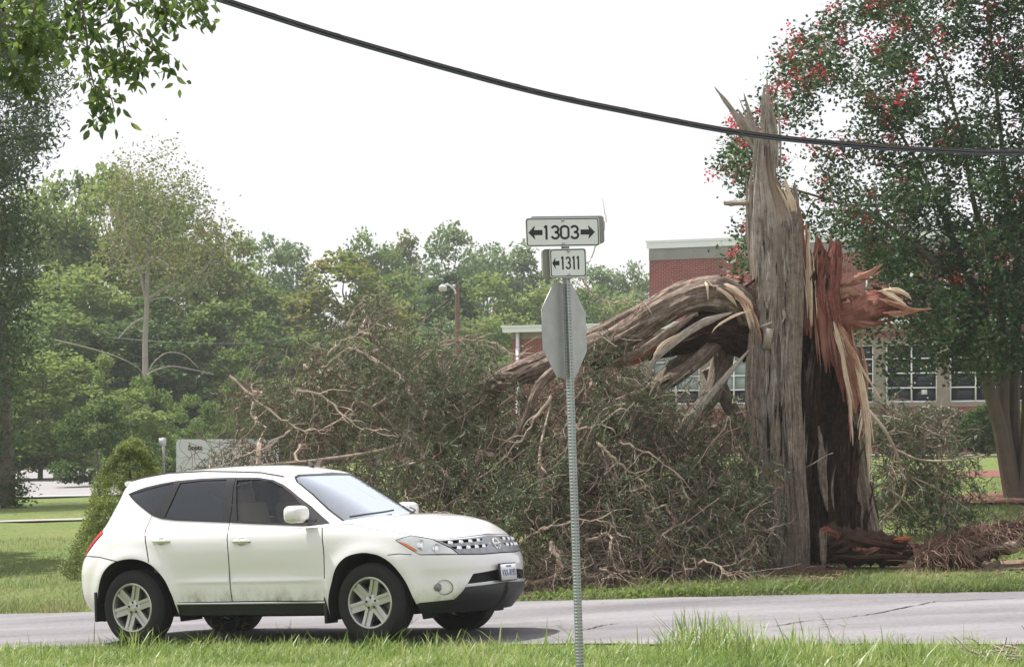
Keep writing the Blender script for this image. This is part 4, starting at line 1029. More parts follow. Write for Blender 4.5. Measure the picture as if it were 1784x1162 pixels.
def grow(roots, targets, r, r_tip=.004, expo=.42, rmax=1.0, jit=.10, sag=0.0, seg=4, back=.35):
    """branches: every target is joined to the nearest node already grown; thickness follows the number of tips carried.
    roots: list of polylines (points) that already exist, each with a radius list"""
    nodes, par, cnt, root_of = [], [], [], []
    for pl in roots:
        for i, p in enumerate(pl): nodes.append(np.array(p, float)); par.append(-1); cnt.append(0)
    base = np.array(nodes).mean(0) if back is None else np.array(nodes[0])
    R0 = np.array(nodes); d0 = np.array([np.min(np.linalg.norm(R0 - t, axis=1)) for t in targets]); order = np.argsort(d0)
    cap = np.zeros((len(nodes) + len(targets) * (seg + 1), 3)); cap[:len(nodes)] = nodes; n = len(nodes); nr = n; chains = []
    for k in order:
        t = targets[k]; d = np.linalg.norm(cap[:n] - t, axis=1); j = int(np.argmin(d + .25 * np.linalg.norm(cap[:n] - base, axis=1) * 0)); p = cap[j]
        L_ = d[j]; pts = [p]; prev = j; dirp = (p - (cap[par[j]] if par[j] >= 0 else base)); ln = np.linalg.norm(dirp); dirp = dirp / ln if ln > 1e-6 else np.zeros(3)
        for s in range(1, seg + 1):
            u = s / seg; q = p * (1 - u) + t * u + dirp * L_ * .35 * u * (1 - u) + r.normal(size=3) * jit * L_ * (1 - u) * (.6 if s < seg else 0); q[2] -= sag * L_ * u * (1 - u)
            cap[n] = q; par.append(prev); cnt.append(0); prev = n; pts.append(q); n += 1
        chains.append((j, list(range(n - seg, n)))); 
        q = prev
        while q >= 0: cnt[q] += 1; q = par[q]
    out = []
    for j, ids in chains:
        P = np.vstack([cap[j], cap[ids]]); c = np.array([cnt[i] for i in ids], float); rad = np.minimum(r_tip * (c ** expo), rmax); rad = np.concatenate([[rad[0]], rad]); rad[-1] = min(rad[-1], r_tip * (c[-1] ** expo))
        out.append((P, rad, c[0]))
    return out
def sample_poly(poly, n, r):
    P = np.array(poly, float); lo, hi = P.min(0), P.max(0); out = []
    while len(out) < n:
        q = r.uniform(lo, hi, (n, 2)); out.extend(q[in_poly2(q, P)])
    return np.array(out[:n])
def in_poly2(P, poly):
    x, y = P[:, 0], P[:, 1]; r = np.zeros(len(P), bool)
    for i in range(len(poly)):
        (x1, y1), (x2, y2) = poly[i], poly[i - 1]
        if y1 == y2: continue
        r ^= ((y1 > y) != (y2 > y)) & (x < (x2 - x1) * (y - y1) / (y2 - y1) + x1)
    return r
def A3(px, py, Y): return np.array(at(px, py, Y))

# ---- pale barked sycamore
def sycamore():
    r = np.random.default_rng(21); Y = 128.0; b = A3(254, 700, Y)
    t = empty('sycamore_tree', (b[0], Y, gz1(b[0], Y)), 'tall half bare sycamore with pale bark and thin brownish leaves', 'tree'); o = np.array(t.location)
    tr = cr([A3(252,770,Y), A3(254,700,Y), A3(253,600,Y), A3(256,520,Y), A3(258,440,Y), A3(262,380,Y)], 5); lead2 = cr([A3(254,520,Y), A3(242,470,Y), A3(222,420,Y), A3(206,375,Y), A3(208,350,Y)], 5); lead3 = cr([A3(258,520,Y), A3(300,495,Y), A3(350,475,Y), A3(375,440,Y)], 5)
    mb = MB(); mb.tube(tr - o, np.linspace(.19, .08, len(tr)), 8); mb.tube(lead2 - o, np.linspace(.09, .04, len(lead2)), 6); mb.tube(lead3 - o, np.linspace(.09, .04, len(lead3)), 6)
    for pts, ra in (([A3(255,552,Y), A3(230,565,Y), A3(206,590,Y)], .07), ([A3(256,525,Y), A3(275,520,Y), A3(300,518,Y)], .06), ([A3(254,662,Y), A3(266,634,Y), A3(290,615,Y), A3(320,618,Y), A3(345,640,Y)], .045), ([A3(254,655,Y-.2), A3(270,645,Y-1), A3(300,638,Y-1), A3(340,645,Y-1), A3(372,652,Y-1)], .05), ([A3(95,592,Y), A3(150,605,Y), A3(200,620,Y), A3(240,640,Y), A3(253,662,Y)], .035)): 
        P = cr(pts, 4); mb.tube(P - o, np.linspace(ra, ra * .5, len(P)), 5)
    poly = [(190,330),(205,290),(250,262),(295,258),(315,300),(342,300),(350,340),(395,400),(405,440),(380,500),(320,520),(210,500),(150,470),(150,420),(180,380)]
    q = sample_poly(poly, 230, r); tg = np.array([A3(x, y, Y + r.normal() * 2.0) for x, y in q])
    ch = grow([tr[12:], lead2[4:], lead3[4:]], tg, r, .011, .5, .09, jit=.12, seg=4)
    for P, rad, c in ch: mb.tube(P - o, rad, 4, cap=False)
    mb.build('trunk', M_pale, t)
    C_ = np.concatenate([P[-1] + r.normal(size=(30, 3)) * .5 for P, rad, c in ch] + [P[-2] + r.normal(size=(5, 3)) * .4 for P, rad, c in ch]) - o
    V, Fq = leaf_quads(C_, .17, r=r, aspect=.75); link('crown', mesh_np('crown', V, Fq, smooth=False), t, G['rust'])
sycamore()

# ---- willow oak at the left edge
M_oakleaf = leafy('leaf_willow_oak', [(.024,.052,.015),(.046,.086,.026),(.075,.125,.042)], trans=.3)
def willow_oak():
    r = np.random.default_rng(5); Y = 70.0; b = A3(6, 872, Y); t = empty('willow_oak', (b[0], Y, gz1(b[0], Y)), 'tall dark willow oak with drooping narrow leaves at the left edge', 'tree'); o = np.array(t.location)
    tr = cr([A3(6,880,Y), A3(8,800,Y), A3(0,650,Y), A3(-20,450,Y), A3(-30,250,Y), A3(-40,20,Y), A3(-50,-150,Y)], 6)
    mb = MB(); mb.tube(tr - o, np.linspace(.34, .09, len(tr)), 8)
    poly = [(100,60),(105,150),(78,215),(82,245),(50,300),(30,330),(45,380),(62,430),(48,520),(55,600),(30,660),(30,740),(10,800),(-70,790),(-190,600),(-210,300),(-160,-100),(20,-140),(80,-60)]
    q = sample_poly(poly, 820, r); tg = np.array([A3(x, y, Y + r.normal() * 2.2) for x, y in q])
    ch = grow([tr[3:]], tg, r, .006, .5, .14, jit=.10, seg=4, sag=.25)
    for P, rad, c in ch: mb.tube(P - o, rad, 4, cap=False)
    mb.build('trunk', M_bark, t)
    C_ = np.concatenate([P[-1] + r.normal(size=(42, 3)) * [.34, .34, .30] for P, rad, c in ch] + [P[-3] + r.normal(size=(14, 3)) * .28 for P, rad, c in ch]) - o
    V, Fq = leaf_quads(C_, .21, r=r, aspect=.32, droop=.5); link('crown', mesh_np('crown', V, Fq, smooth=False), t, M_oakleaf)
    # suckers and low leaves round the foot
    C_ = np.array(A3(14, 855, Y) - o) + r.normal(size=(1500, 3)) * [.35, .3, .38]; V, Fq = leaf_quads(C_, .13, r=r, aspect=.5); link('foot_leaves', mesh_np('foot_leaves', V, Fq, smooth=False), t, G['dark'])
willow_oak()

# ---- branch of a nearer tree that hangs into the top left corner
def big_leaf(C, D, size, r):
    """pointed folded leaves: C base points, D hanging directions"""
    n = len(C); D = D / np.linalg.norm(D, axis=1)[:, None]; k = r.normal(size=(n, 3)); W = np.cross(D, k); W /= np.linalg.norm(W, axis=1)[:, None]; Nn = np.cross(D, W); s = size * r.uniform(.75, 1.2, (n, 1))
    rows = [(0, .0), (.22, .17), (.5, .215), (.78, .12), (1, 0)]; V = []
    for u, w in rows: cpt = C + D * s * u + Nn * s * (-.10 * u * u); V += [cpt - W * s * w + Nn * s * .06 * (w > 0), cpt, cpt + W * s * w + Nn * s * .06 * (w > 0)]
    V = np.stack(V, 1); f = []
    for i in range(4): f += [(3*i, 3*i+1, 3*i+4, 3*i+3), (3*i+1, 3*i+2, 3*i+5, 3*i+4)]
    f = np.array(f); Fq = (f[None] + (np.arange(n) * 15)[:, None, None]).reshape(-1, 4); return V.reshape(-1, 3), Fq
M_bigleaf = leafy('leaf_overhang', [(.042,.085,.020),(.08,.135,.030),(.14,.20,.048)], rough=.35, trans=.55, patch=2.0)
def overhang():
    r = np.random.default_rng(11); Y = 14.0; x0 = (-60 - CX) * Y / F - 2.2
    t = empty('overhanging_tree', (x0, Y, gz1(x0, Y)), 'nearer tree whose leafy twigs hang into the top left corner', 'tree'); o = np.array(t.location)
    tr = cr([o, o + [.05, .1, 2.2], o + [.2, .1, 4.4], A3(-250, -330, Y)], 5); br = [cr([A3(-250,-330,Y), A3(-60,-180,Y), A3(120,-120,Y), A3(260,-70,Y), A3(330,-30,Y)], 6), cr([A3(-250,-330,Y), A3(-130,-100,Y), A3(-40,-10,Y), A3(20,60,Y)], 6)]
    mb = MB(); mb.tube(tr - o, np.linspace(.22, .12, len(tr)), 8)
    for b in br: mb.tube(b - o, np.linspace(.05, .012, len(b)), 6)
    twigs = [[(128,-60),(140,0),(150,50),(153,100),(160,135),(168,165),(174,195),(172,214)], [(150,40),(170,70),(185,100),(205,130)], [(190,-60),(205,20),(212,60),(222,110),(238,126),(252,130)], [(212,40),(240,60),(262,84),(285,100),(302,130)], [(110,-50),(114,20),(122,58),(140,80)],
             [(-40,-10),(20,20),(60,35),(90,62),(112,82)], [(0,20),(40,60),(65,80),(85,90)], [(-20,30),(10,90),(30,130),(50,150)], [(320,-60),(330,-10),(342,20),(358,36)], [(240,-60),(262,0),(285,20),(308,28)], [(250,-50),(275,-10),(290,30),(290,46)], [(60,-60),(62,0),(50,60),(55,100),(60,160)], [(170,-60),(180,-10),(175,30),(165,45)], [(120,-60),(135,10),(120,40)], [(20,-60),(30,-10),(20,40)], [(-60,-60),(-30,60),(-10,140)], [(150,-60),(165,-5),(190,15)], [(215,-60),(235,-10),(250,15)], [(280,-60),(300,-20),(310,10)], [(340,-40),(352,-5),(362,12)],
             [(160,110),(150,125)], [(165,150),(190,165),(200,195)], [(176,120),(205,110),(225,105)], [(185,95),(200,90),(222,128)]]
    Cs, Ds = [], []
    for k, tw in enumerate(twigs):
        dy = r.uniform(-.5, .5); P = cr([A3(x, y, Y + dy) for x, y in tw], 5); mb.tube(P - o, np.linspace(.007, .002, len(P)), 4, cap=False)
        for i in range(2, len(P)):
            vis = P[i][2] < CAMH + HZ * Y / F
            for _ in range(6 if k in (5, 6, 7, 11, 14, 15) else 4):
                d = r.normal(size=3) * [.8, .8, .45] + [0, 0, -.75]; Cs.append(P[i] + r.normal(size=3) * .04); Ds.append(d)
    mb.build('trunk', M_bark, t)
    V, Fq = big_leaf(np.array(Cs) - o, np.array(Ds), .074, r); link('crown', mesh_np('crown', V, Fq), t, M_bigleaf)
overhang()

# ---- crape myrtle with red flower heads
M_myrtle = leafy('leaf_crape_myrtle', [(.016,.042,.014),(.031,.070,.022),(.054,.102,.036),(.090,.142,.055)], rough=.45, trans=.28, spec=.35)
M_flower = leafy('flower_red', [(.44,.020,.035),(.56,.050,.070),(.62,.12,.13)], trans=.3, spec=.1)
M_mbark = plain('smooth_myrtle_bark', (.135, .10, .075), .8, var=.45, scale=3.5)
def myrtle():
    r = np.random.default_rng(33); Y = 42.0; b = A3(1772, 870, Y); t = empty('crape_myrtle', (b[0], Y, gz1(b[0], Y)), 'many stemmed crape myrtle with red flower heads at right', 'tree'); o = np.array(t.location)
    stems = [[(1765,872),(1738,740),(1716,640),(1690,540),(1640,470),(1580,410),(1500,370),(1400,335),(1345,320)],
             [(1768,872),(1745,760),(1730,640),(1700,520),(1660,400),(1600,280),(1530,190),(1450,120)],
             [(1772,872),(1758,740),(1748,620),(1735,500),(1705,360),(1670,220),(1620,80),(1560,-40)],
             [(1776,872),(1770,740),(1772,600),(1768,460),(1760,320),(1740,150),(1710,-20),(1690,-160)],
             [(1784,872),(1790,740),(1800,600),(1812,440),(1820,260),(1810,80),(1800,-120)],
             [(1790,872),(1815,740),(1850,600),(1890,450),(1930,280),(1950,60)], [(1796,872),(1840,760),(1910,640),(1990,520),(2070,380)],
             [(1738,740),(1700,620),(1655,545),(1590,520),(1530,560),(1490,580)], [(1716,640),(1690,608),(1640,592),(1590,600),(1550,615)]]
    r0 = [.155, .15, .14, .15, .15, .13, .12, .07, .05]; S_ = []; mb = MB(); depth = [-1.3, .5, -.3, 1.0, -.5, .4, 0, -1.2, -.9]
    for k, (st, rr) in enumerate(zip(stems, r0)):
        P = cr([A3(x + (r.normal() * 6 if 0 < i < len(st) - 1 else 0), y, Y + depth[k] * i / len(st) * 2) for i, (x, y) in enumerate(st)], 6); S_.append(P); mb.tube(P - o, rr * (.08 + .92 * np.linspace(1, 0, len(P)) ** 1.5), 9)
    poly = [(1236,330),(1245,262),(1290,210),(1318,150),(1355,110),(1385,75),(1440,40),(1490,-30),(1560,-150),(1800,-260),(2100,-150),(2250,150),(2200,420),(2000,560),(1860,600),(1780,560),(1700,640),(1660,690),(1640,640),(1560,680),(1535,640),(1560,585),(1500,600),(1470,560),(1530,510),(1480,450),(1420,420),(1370,400),(1325,450),(1300,475),(1275,470),(1285,420),(1262,390),(1290,350)]
    q = np.vstack([sample_poly(poly, 1080, r), sample_poly([(1640,380),(1800,380),(1850,560),(1790,640),(1700,650),(1650,560)], 90, r)]); q = q[~((q[:, 0] > 1552) & (q[:, 0] < 1632) & (q[:, 1] > 606) & (q[:, 1] < 700) & (r.uniform(size=len(q)) < .85))]; q = q[(q[:, 0] > 1520) | (q[:, 1] > 380) | (r.uniform(size=len(q)) < .62)]; q = q[~((np.abs(q[:, 0] - 1390) < 36) & (np.abs(q[:, 1] - 270) < 55))]
    tg = []
    for x, y in q:
        xr = (x - 1700) / 500; tg.append(A3(x, y, Y + r.normal() * 1.5 + (-.6)))
    tg = np.array(tg)
    ch = grow([s[max(6, len(s) // 3):] for s in S_], tg, r, .0055, .5, .07, jit=.10, seg=4)
    for P, rad, c in ch: mb.tube(P - o, rad, 5, cap=False)
    mb.build('trunk', M_mbark, t)
    tips = np.array([P[-1] for P, rad, c in ch]); mids = np.array([P[-3] for P, rad, c in ch])
    C_ = np.concatenate([tips[i] + r.normal(size=(92, 3)) * [.165, .165, .14] for i in range(len(tips))] + [mids[i] + r.normal(size=(12, 3)) * .16 for i in range(len(mids))]) - o
    V, Fq = leaf_quads(C_, .09, r=r, aspect=.62); link('crown', mesh_np('crown', V, Fq, smooth=False), t, M_myrtle)
    px = CX + tips[:, 0] / tips[:, 1] * F; py = HZ - (tips[:, 2] - CAMH) / tips[:, 1] * F
    edge = np.clip((1620 - px) / 400, 0, 1) * .75 + np.clip((250 - py) / 500, 0, .25) + .13
    sel = np.where(r.uniform(size=len(tips)) < edge * .95)[0]; FC = []
    for i in sel:
        for _ in range(r.integers(1, 3)):
            c = tips[i] + r.normal(size=3) * .14 + [0, 0, .10]; FC.append(c + r.normal(size=(30, 3)) * [.055, .055, .075])
    V, Fq = leaf_quads(np.concatenate(FC) - o, .05, r=r, aspect=.9); link('flower_head', mesh_np('flower_head', V, Fq, smooth=False), t, M_flower)['kind'] = 'stuff'
    # fallen petals on the grass
    P = np.stack([r.normal(o[0] - .55, .16, 12), r.normal(40.0, .2, 12)], -1); C_ = np.column_stack([P, gz(P[:, 0], P[:, 1]) + .05]); V, Fq = leaf_quads(C_, .035, r=r, aspect=.9)
    tag(link('fallen_petals', mesh_np('fallen_petals', V, Fq, smooth=False), None, M_flower), kind='stuff')
myrtle()

# ---- clipped shrubs by the school, dwarf conifer behind the car
def lumpy_shrub(name, px, pbase, ptop, Y, wpx, mat, label, nleaf, size, seed, cat='shrub', prof=None, squash=.75):
    r = np.random.default_rng(seed); b = A3(px, pbase, Y); t = empty(name, (b[0], Y, min(b[2], gz1(b[0], Y))), label, cat); h = (pbase - ptop) * Y / F; w = wpx * Y / F / 2
    d = r.normal(size=(nleaf, 3)); d /= np.linalg.norm(d, axis=1)[:, None]; k = r.uniform(.6, 1.02, nleaf) ** .5
    bump = 1 + .16 * vnoise(d[:, 0] * 3 + seed, d[:, 2] * 3 + d[:, 1] * 2, seed) + .07 * vnoise(d[:, 0] * 8, d[:, 2] * 8 + d[:, 1] * 6, seed)
    P = d * (k * bump)[:, None] * [w, w * squash, h / 2]; P[:, 2] += h / 2
    if prof is not None: f = np.array([prof(np.clip(z / h, 0, 1)) for z in P[:, 2]]); rr = np.hypot(P[:, 0], P[:, 1]) + 1e-6; P[:, 0] *= f; P[:, 1] *= f
    P += np.array([0, 0, b[2] - t.location.z]); V, Fq = leaf_quads(P, size, r=r, aspect=.7); link('foliage', mesh_np('foliage', V, Fq, smooth=False), t, mat)
    mb = MB(); mb.tube([(0, 0, -.05), (0, 0, h * .6)], [.05, .02], 6); mb.build('stem', M_bark, t)
lumpy_shrub('round_shrub', 1712, 790, 708, 74, 78, G['dark'], 'round dark green clipped shrub under the school windows at right', 5000, .10, 61)
M_grey = leafy('leaf_grey_pink', [(.07,.09,.045),(.12,.14,.08),(.24,.16,.11)], trans=.2)
lumpy_shrub('pale_shrub', 1640, 790, 706, 75, 120, M_grey, 'pale grey green shrub between the broken stump and the round shrub', 6000, .10, 62)
lumpy_shrub('low_shrub', 1562, 792, 722, 76, 90, M_grey, 'low pale shrub behind the splintered branch at the stump', 4000, .10, 63)
lumpy_shrub('low_shrub', 1790, 790, 712, 73, 90, G['mid'], 'green clipped shrub behind the crape myrtle stems', 4000, .10, 64)

M_spruce = leafy('leaf_dwarf_spruce', [(.085,.065,.026),(.11,.15,.030),(.19,.245,.042),(.31,.36,.075)], trans=.2, patch=1.6, rough=.6)
def dwarf_spruce():
    r = np.random.default_rng(8); Y = 37.0; b = A3(226, 965, Y); t = empty('conical_shrub', (b[0], Y, gz1(b[0], Y)), 'dense cone shaped evergreen with brown patches behind the car', 'shrub'); o = np.array(t.location); zt = A3(232, 764, Y)[2] - o[2]
    # lumps over a leaning cone, each a tuft of short needles
    Cs = []
    for k in range(460):
        u = r.uniform(0, 1) ** 1.25; a = r.uniform(0, 2 * pi); R = .88 * (1 - u) ** .60 + .03; R *= 1 + .12 * vnoise(cos(a) * 2 + u * 3, sin(a) * 2, 4); Cs.append((R * cos(a) + .06 * u - .01, R * sin(a), .08 + u * (zt - .12), .085 + .07 * (1 - u)))
    Cs = np.array(Cs); Vs, Fs, n = [], [], 0; nl = 150
    for c in Cs:
        d = r.normal(size=(nl, 3)); d /= np.linalg.norm(d, axis=1)[:, None]; base = c[:3] + d * c[3] * r.uniform(.45, 1.0, (nl, 1)); V, Fq = leaf_quads(base, .036, r=r, aspect=.38); Vs.append(V); Fs.append(Fq + n); n += len(V)
    link('foliage', mesh_np('foliage', np.vstack(Vs), np.vstack(Fs), smooth=False), t, M_spruce)
    mb = MB(); mb.lathe([(0, zt * .8), (.10, zt * .5), (.25, zt * .2), (.3, 0)], 12); mb.build('inner_cone', plain('inner_cone_dark', (.035, .024, .014), .95), t)  # one smooth dark cone inside the tufts stands in for the twigs
dwarf_spruce()
# ---------------------------------------------------------------- the shattered cedar
M_grey_wood = grain('weathered_grey_wood', [(.10,.080,.066),(.42,.37,.33),(.64,.59,.55)], 70, 3.0, 1.0, big=1.1, bigcol=(.27,.20,.15), dist=.03)
M_bark_c = grain('cedar_bark', [(.045,.032,.024),(.24,.188,.150),(.47,.40,.335)], 75, 4.0, 1.0, dist=.035)
M_limb = grain('limb_bark', [(.028,.019,.014),(.185,.136,.104),(.43,.35,.285)], 80, 4.0, 1.0, dist=.03)
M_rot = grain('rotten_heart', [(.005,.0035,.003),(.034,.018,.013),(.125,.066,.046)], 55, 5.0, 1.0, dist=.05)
M_red = grain('red_heartwood', [(.070,.022,.017),(.20,.070,.050),(.36,.165,.120)], 60, 2.5, 1.0, dist=.03, big=2.2, bigcol=(.33,.165,.12))
M_redlight = grain('split_heartwood', [(.20,.075,.048),(.42,.215,.145),(.62,.42,.30)], 60, 3, .9)
M_blond = grain('blond_splinter', [(.40,.28,.18),(.60,.47,.34),(.72,.61,.47)], 40, 1.5, .5)
M_greysp = grain('grey_splinter', [(.12,.095,.075),(.36,.31,.26),(.54,.49,.43)], 90, 3, .9)

def slab(name, rows, Y, depth, mat, parent, o, n=26, rough=.05, ridge=9, seed=1, jag=0.0, Yl=None, sub=5, back=1.0):
    """upright piece of trunk: rows of (py, px left, px right) seen from the road, 'depth' metres thick, ridged along the grain, ragged top"""
    R_ = np.array(rows, float); R_ = R_[np.argsort(-R_[:, 0])]; m = (len(R_) - 1) * sub + 1; tt = np.linspace(0, len(R_) - 1, m)
    py = np.interp(tt, range(len(R_)), R_[:, 0]); xl = cr(np.column_stack([R_[:, 1], R_[:, 1] * 0, R_[:, 1] * 0]), sub)[:, 0]; xr = cr(np.column_stack([R_[:, 2], R_[:, 1] * 0, R_[:, 1] * 0]), sub)[:, 0]
    Yc = np.interp(tt, range(len(R_)), np.linspace(Y, Yl if Yl else Y, len(R_))); dp = np.interp(tt, [0, len(R_) - 1], [depth, depth * .55]) * (np.interp(tt, [0, len(R_) * .4], [.25, 1]) if name == 'red_heartwood' else 1)
    a = np.linspace(0, 2 * pi, n + 1); V, uv = [], []
    ztop = CAMH - (py[-1] - HZ) * Y / F
    for i in range(m):
        c = A3((xl[i] + xr[i]) / 2, py[i], Yc[i]); w = (xr[i] - xl[i]) / 2 * Yc[i] / F * (.91 if name == 'outer_wood' else 1); zz = c[2]
        k = 1 + rough * (1.0 * vnoise(a * ridge / 2 + seed * 7, zz * .9 + 0 * a, seed) + .6 * vnoise(a * ridge + seed, zz * 1.6 + 0 * a, seed + 1)) / max(.12, min(w, .4)) * .3
        k[-1] = k[0]
        cx_, sy_ = np.cos(a), np.sin(a); P = np.stack([c[0] + w * np.sign(cx_) * np.abs(cx_) ** .8 * k, c[1] + dp[i] / 2 * np.sign(sy_) * np.abs(sy_) ** .8 * k, np.full(n + 1, zz)], -1)
        if jag > 0:
            u = i / (m - 1); f = np.clip((u - .55) / .45, 0, 1); j = (vnoise(a * 5 + seed, a * 0, seed + 3) * .5 + .5 * vnoise(a * 13 + seed, a * 0, seed + 4)); j[-1] = j[0]; P[:, 2] += jag * f * j
        V.append(P); uv.append(np.column_stack([a * .3, np.full(n + 1, zz)]))
    V = np.array(V); idx = np.arange(m * (n + 1)).reshape(m, n + 1); Fq = np.stack([idx[:-1, :-1], idx[:-1, 1:], idx[1:, 1:], idx[1:, :-1]], -1).reshape(-1, 4)
    mb = MB(); mb.add(V.reshape(-1, 3) - o, Fq, np.array(uv).reshape(-1, 2)); c = V[-1][:n].mean(0) - [0, 0, .05]
    mb.add(np.vstack([V[-1][:n], [c]]) - o, np.array([(i, (i + 1) % n, n) for i in range(n)]), np.column_stack([np.linspace(0, 1, n + 1), np.zeros(n + 1)]))
    return mb.build(name, mat, parent)

def splinter(name, pts, w, mat, parent, o, thick=.35, n=6, sub=5, tip=.06, seed=0):
    """long thin torn piece: pts (px, py, Y) from root to tip"""
    P = cr([A3(*p) for p in pts], sub); m = len(P); r0 = np.random.default_rng(seed * 17 + int(abs(pts[0][0]) * 3 + abs(pts[-1][1])))
    mb = MB(); k = 1 + (5 if w > .03 else 2)
    for f in range(k):                                   # a bundle of torn fibres of unequal length
        if f == 0: a, e, ww, off = 0, m, w, np.zeros(3)
        else:
            a = int(m * r0.uniform(0, .35)); e = max(a + 4, int(m * r0.uniform(.55, 1.0))); ww = w * r0.uniform(.12, .45); off = np.array([r0.normal() * w * .75, -abs(r0.normal()) * w * thick * .9, 0]) + 0
        Q = P[a:e]
        if len(Q) < 3: continue
        u = np.linspace(0, 1, len(Q)); rr = ww * (1 - (1 - (tip if f == 0 else .05)) * u ** 1.4) * np.minimum(1, .10 + 2.6 * u) * (1 + .25 * vnoise(np.arange(len(Q)) * .9 + seed + f * 9, 0 * u, 3)); bend = np.outer(u ** 2, [r0.normal() * w * .9, -abs(r0.normal()) * w * .5, 0]) if f else 0
        nn = n if f == 0 else 4; V, Fq, uv = tube_np(Q - o + off + bend, rr, nn, thick if f == 0 else .6, up=(0, 1, 0))
        if f == 0:
            V = V.reshape(len(Q), nn + 1, 3); c = (Q - o)[:, None]; g = 1 + .30 * vnoise(np.arange(nn + 1)[None] * 1.9 + seed, np.arange(len(Q))[:, None] * .25, seed + 5); g[:, -1] = g[:, 0]; V = (c + (V - c) * g[..., None]).reshape(-1, 3)
        mb.add(V, Fq, uv + [f * .37, f * .21])
    return mb.build(name, mat, parent)

def shattered_trunk():
    Y = 30.6; b = A3(1440, 985, Y); t = empty('broken_cedar_trunk', (b[0], Y, gz1(b[0], Y)), 'tall splintered cedar stump with grey outer wood and a torn dark red core', 'tree'); o = np.array(t.location); r = np.random.default_rng(3)
    # grey left column, still upright
    slab('outer_wood', [(1000,1344,1404),(940,1334,1404),(880,1326,1402),(800,1319,1396),(720,1316,1392),(640,1311,1390),(560,1309,1391),(490,1309,1393),(440,1306,1394),(400,1306,1388),(360,1309,1376),(330,1313,1358),(290,1316,1345),(255,1321,1341)], Y - .35, .50, M_grey_wood, t, o, n=64, rough=.09, ridge=14, seed=2, jag=.3, sub=6)
    slab('outer_wood_ridge', [(1000,1368,1408),(900,1366,1408),(800,1362,1400),(700,1356,1396),(600,1352,1396),(520,1356,1398),(450,1362,1397),(400,1366,1394)], Y - .52, .30, M_bark_c, t, o, n=40, rough=.09, ridge=9, seed=12, jag=.3)
    for pts, w in (([(1334,330,Y-.3),(1325,275,Y-.3),(1296,222,Y-.3),(1268,182,Y-.3),(1245,152,Y-.3)], .085), ([(1330,320,Y-.32),(1322,260,Y-.32),(1300,215,Y-.35),(1285,190,Y-.35)], .075), ([(1328,330,Y-.25),(1318,250,Y-.25),(1306,200,Y-.2),(1296,163,Y-.2)], .06),
                   ([(1333,340,Y-.35),(1332,250,Y-.35),(1330,190,Y-.35),(1331,150,Y-.35)], .075), ([(1345,340,Y-.3),(1344,250,Y-.3),(1340,190,Y-.3),(1336,140,Y-.3)], .075), ([(1340,360,Y-.4),(1346,290,Y-.4),(1342,235,Y-.4),(1328,178,Y-.4)], .06), ([(1322,380,Y-.4),(1316,300,Y-.4),(1320,240,Y-.4),(1310,215,Y-.4)], .06),
                   ([(1308,480,Y-.3),(1306,400,Y-.3),(1308,330,Y-.3),(1309,295,Y-.3)], .06), ([(1350,300,Y-.2),(1349,250,Y-.2),(1345,205,Y-.2)], .05)):
        splinter('grey_splinter', pts, w, M_greysp, t, o, .5, seed=r.integers(99))
    splinter('branch_stub', [(1312,353,Y-.3),(1290,354,Y-.35),(1262,354,Y-.4)], .045, M_greysp, t, o, .9, tip=.6)
    # fork on the right of the column
    slab('bark_fork', [(470,1368,1398),(420,1371,1395),(385,1372,1393),(355,1370,1391),(335,1368,1384)], Y - .35, .24, M_bark_c, t, o, n=30, rough=.08, seed=5, jag=.2)
    splinter('blond_splinter', [(1383,378,Y-.42),(1376,345,Y-.42),(1367,308,Y-.4)], .07, M_blond, t, o, .5)
    # dark hollow core
    slab('rotten_core', [(995,1398,1500),(930,1396,1520),(860,1394,1510),(780,1392,1500),(700,1390,1492),(620,1388,1480),(560,1392,1462),(500,1398,1450),(462,1402,1450)], Y + .30, .75, M_rot, t, o, n=72, rough=.26, ridge=16, seed=7, jag=.25, sub=7)
    for k, (x0, y0, y1, w) in enumerate(((1404,960,640,.10),(1424,930,690,.12),(1446,920,740,.10),(1470,930,600,.13),(1418,780,520,.11),(1440,700,560,.09),(1486,900,680,.10),(1408,620,480,.09),(1458,860,640,.10),(1432,995,870,.10),(1494,950,820,.09),(1475,760,560,.11),(1412,990,820,.10))):
        splinter('core_rib', [(x0, y0, Y - .05), (x0 - 3, (y0 * 2 + y1) / 3, Y - .08), (x0 + 4, (y0 + 2 * y1) / 3, Y - .04), (x0 + 1, y1, Y)], w, M_rot, t, o, .8, n=9, tip=.25, seed=k * 5)
    splinter('grey_inner_rib', [(1442,890,Y-.20),(1434,840,Y-.22),(1432,790,Y-.2),(1426,742,Y-.16)], .07, M_bark_c, t, o, .5, n=9, tip=.2)
    splinter('grey_inner_rib', [(1398,830,Y-.3),(1394,770,Y-.3),(1391,700,Y-.28)], .06, M_greysp, t, o, .5, tip=.3)
    # right shoulder of bark that widens into the root
    slab('root_buttress', [(955,1502,1541),(925,1498,1534),(880,1493,1522),(820,1486,1511),(760,1480,1501),(700,1474,1493),(640,1468,1486),(590,1464,1480)], Y + .05, .42, M_bark_c, t, o, n=48, rough=.10, ridge=11, seed=9, jag=.1)
    # red heartwood torn open
    slab('red_heartwood', [(712,1493,1497),(690,1484,1499),(660,1468,1498),(630,1452,1495),(598,1434,1488),(560,1420,1475),(520,1414,1466),(480,1414,1464),(455,1416,1464),(438,1420,1462)], Y - .22, .34, M_red, t, o, n=60, rough=.12, ridge=15, seed=15, jag=.35, sub=6)
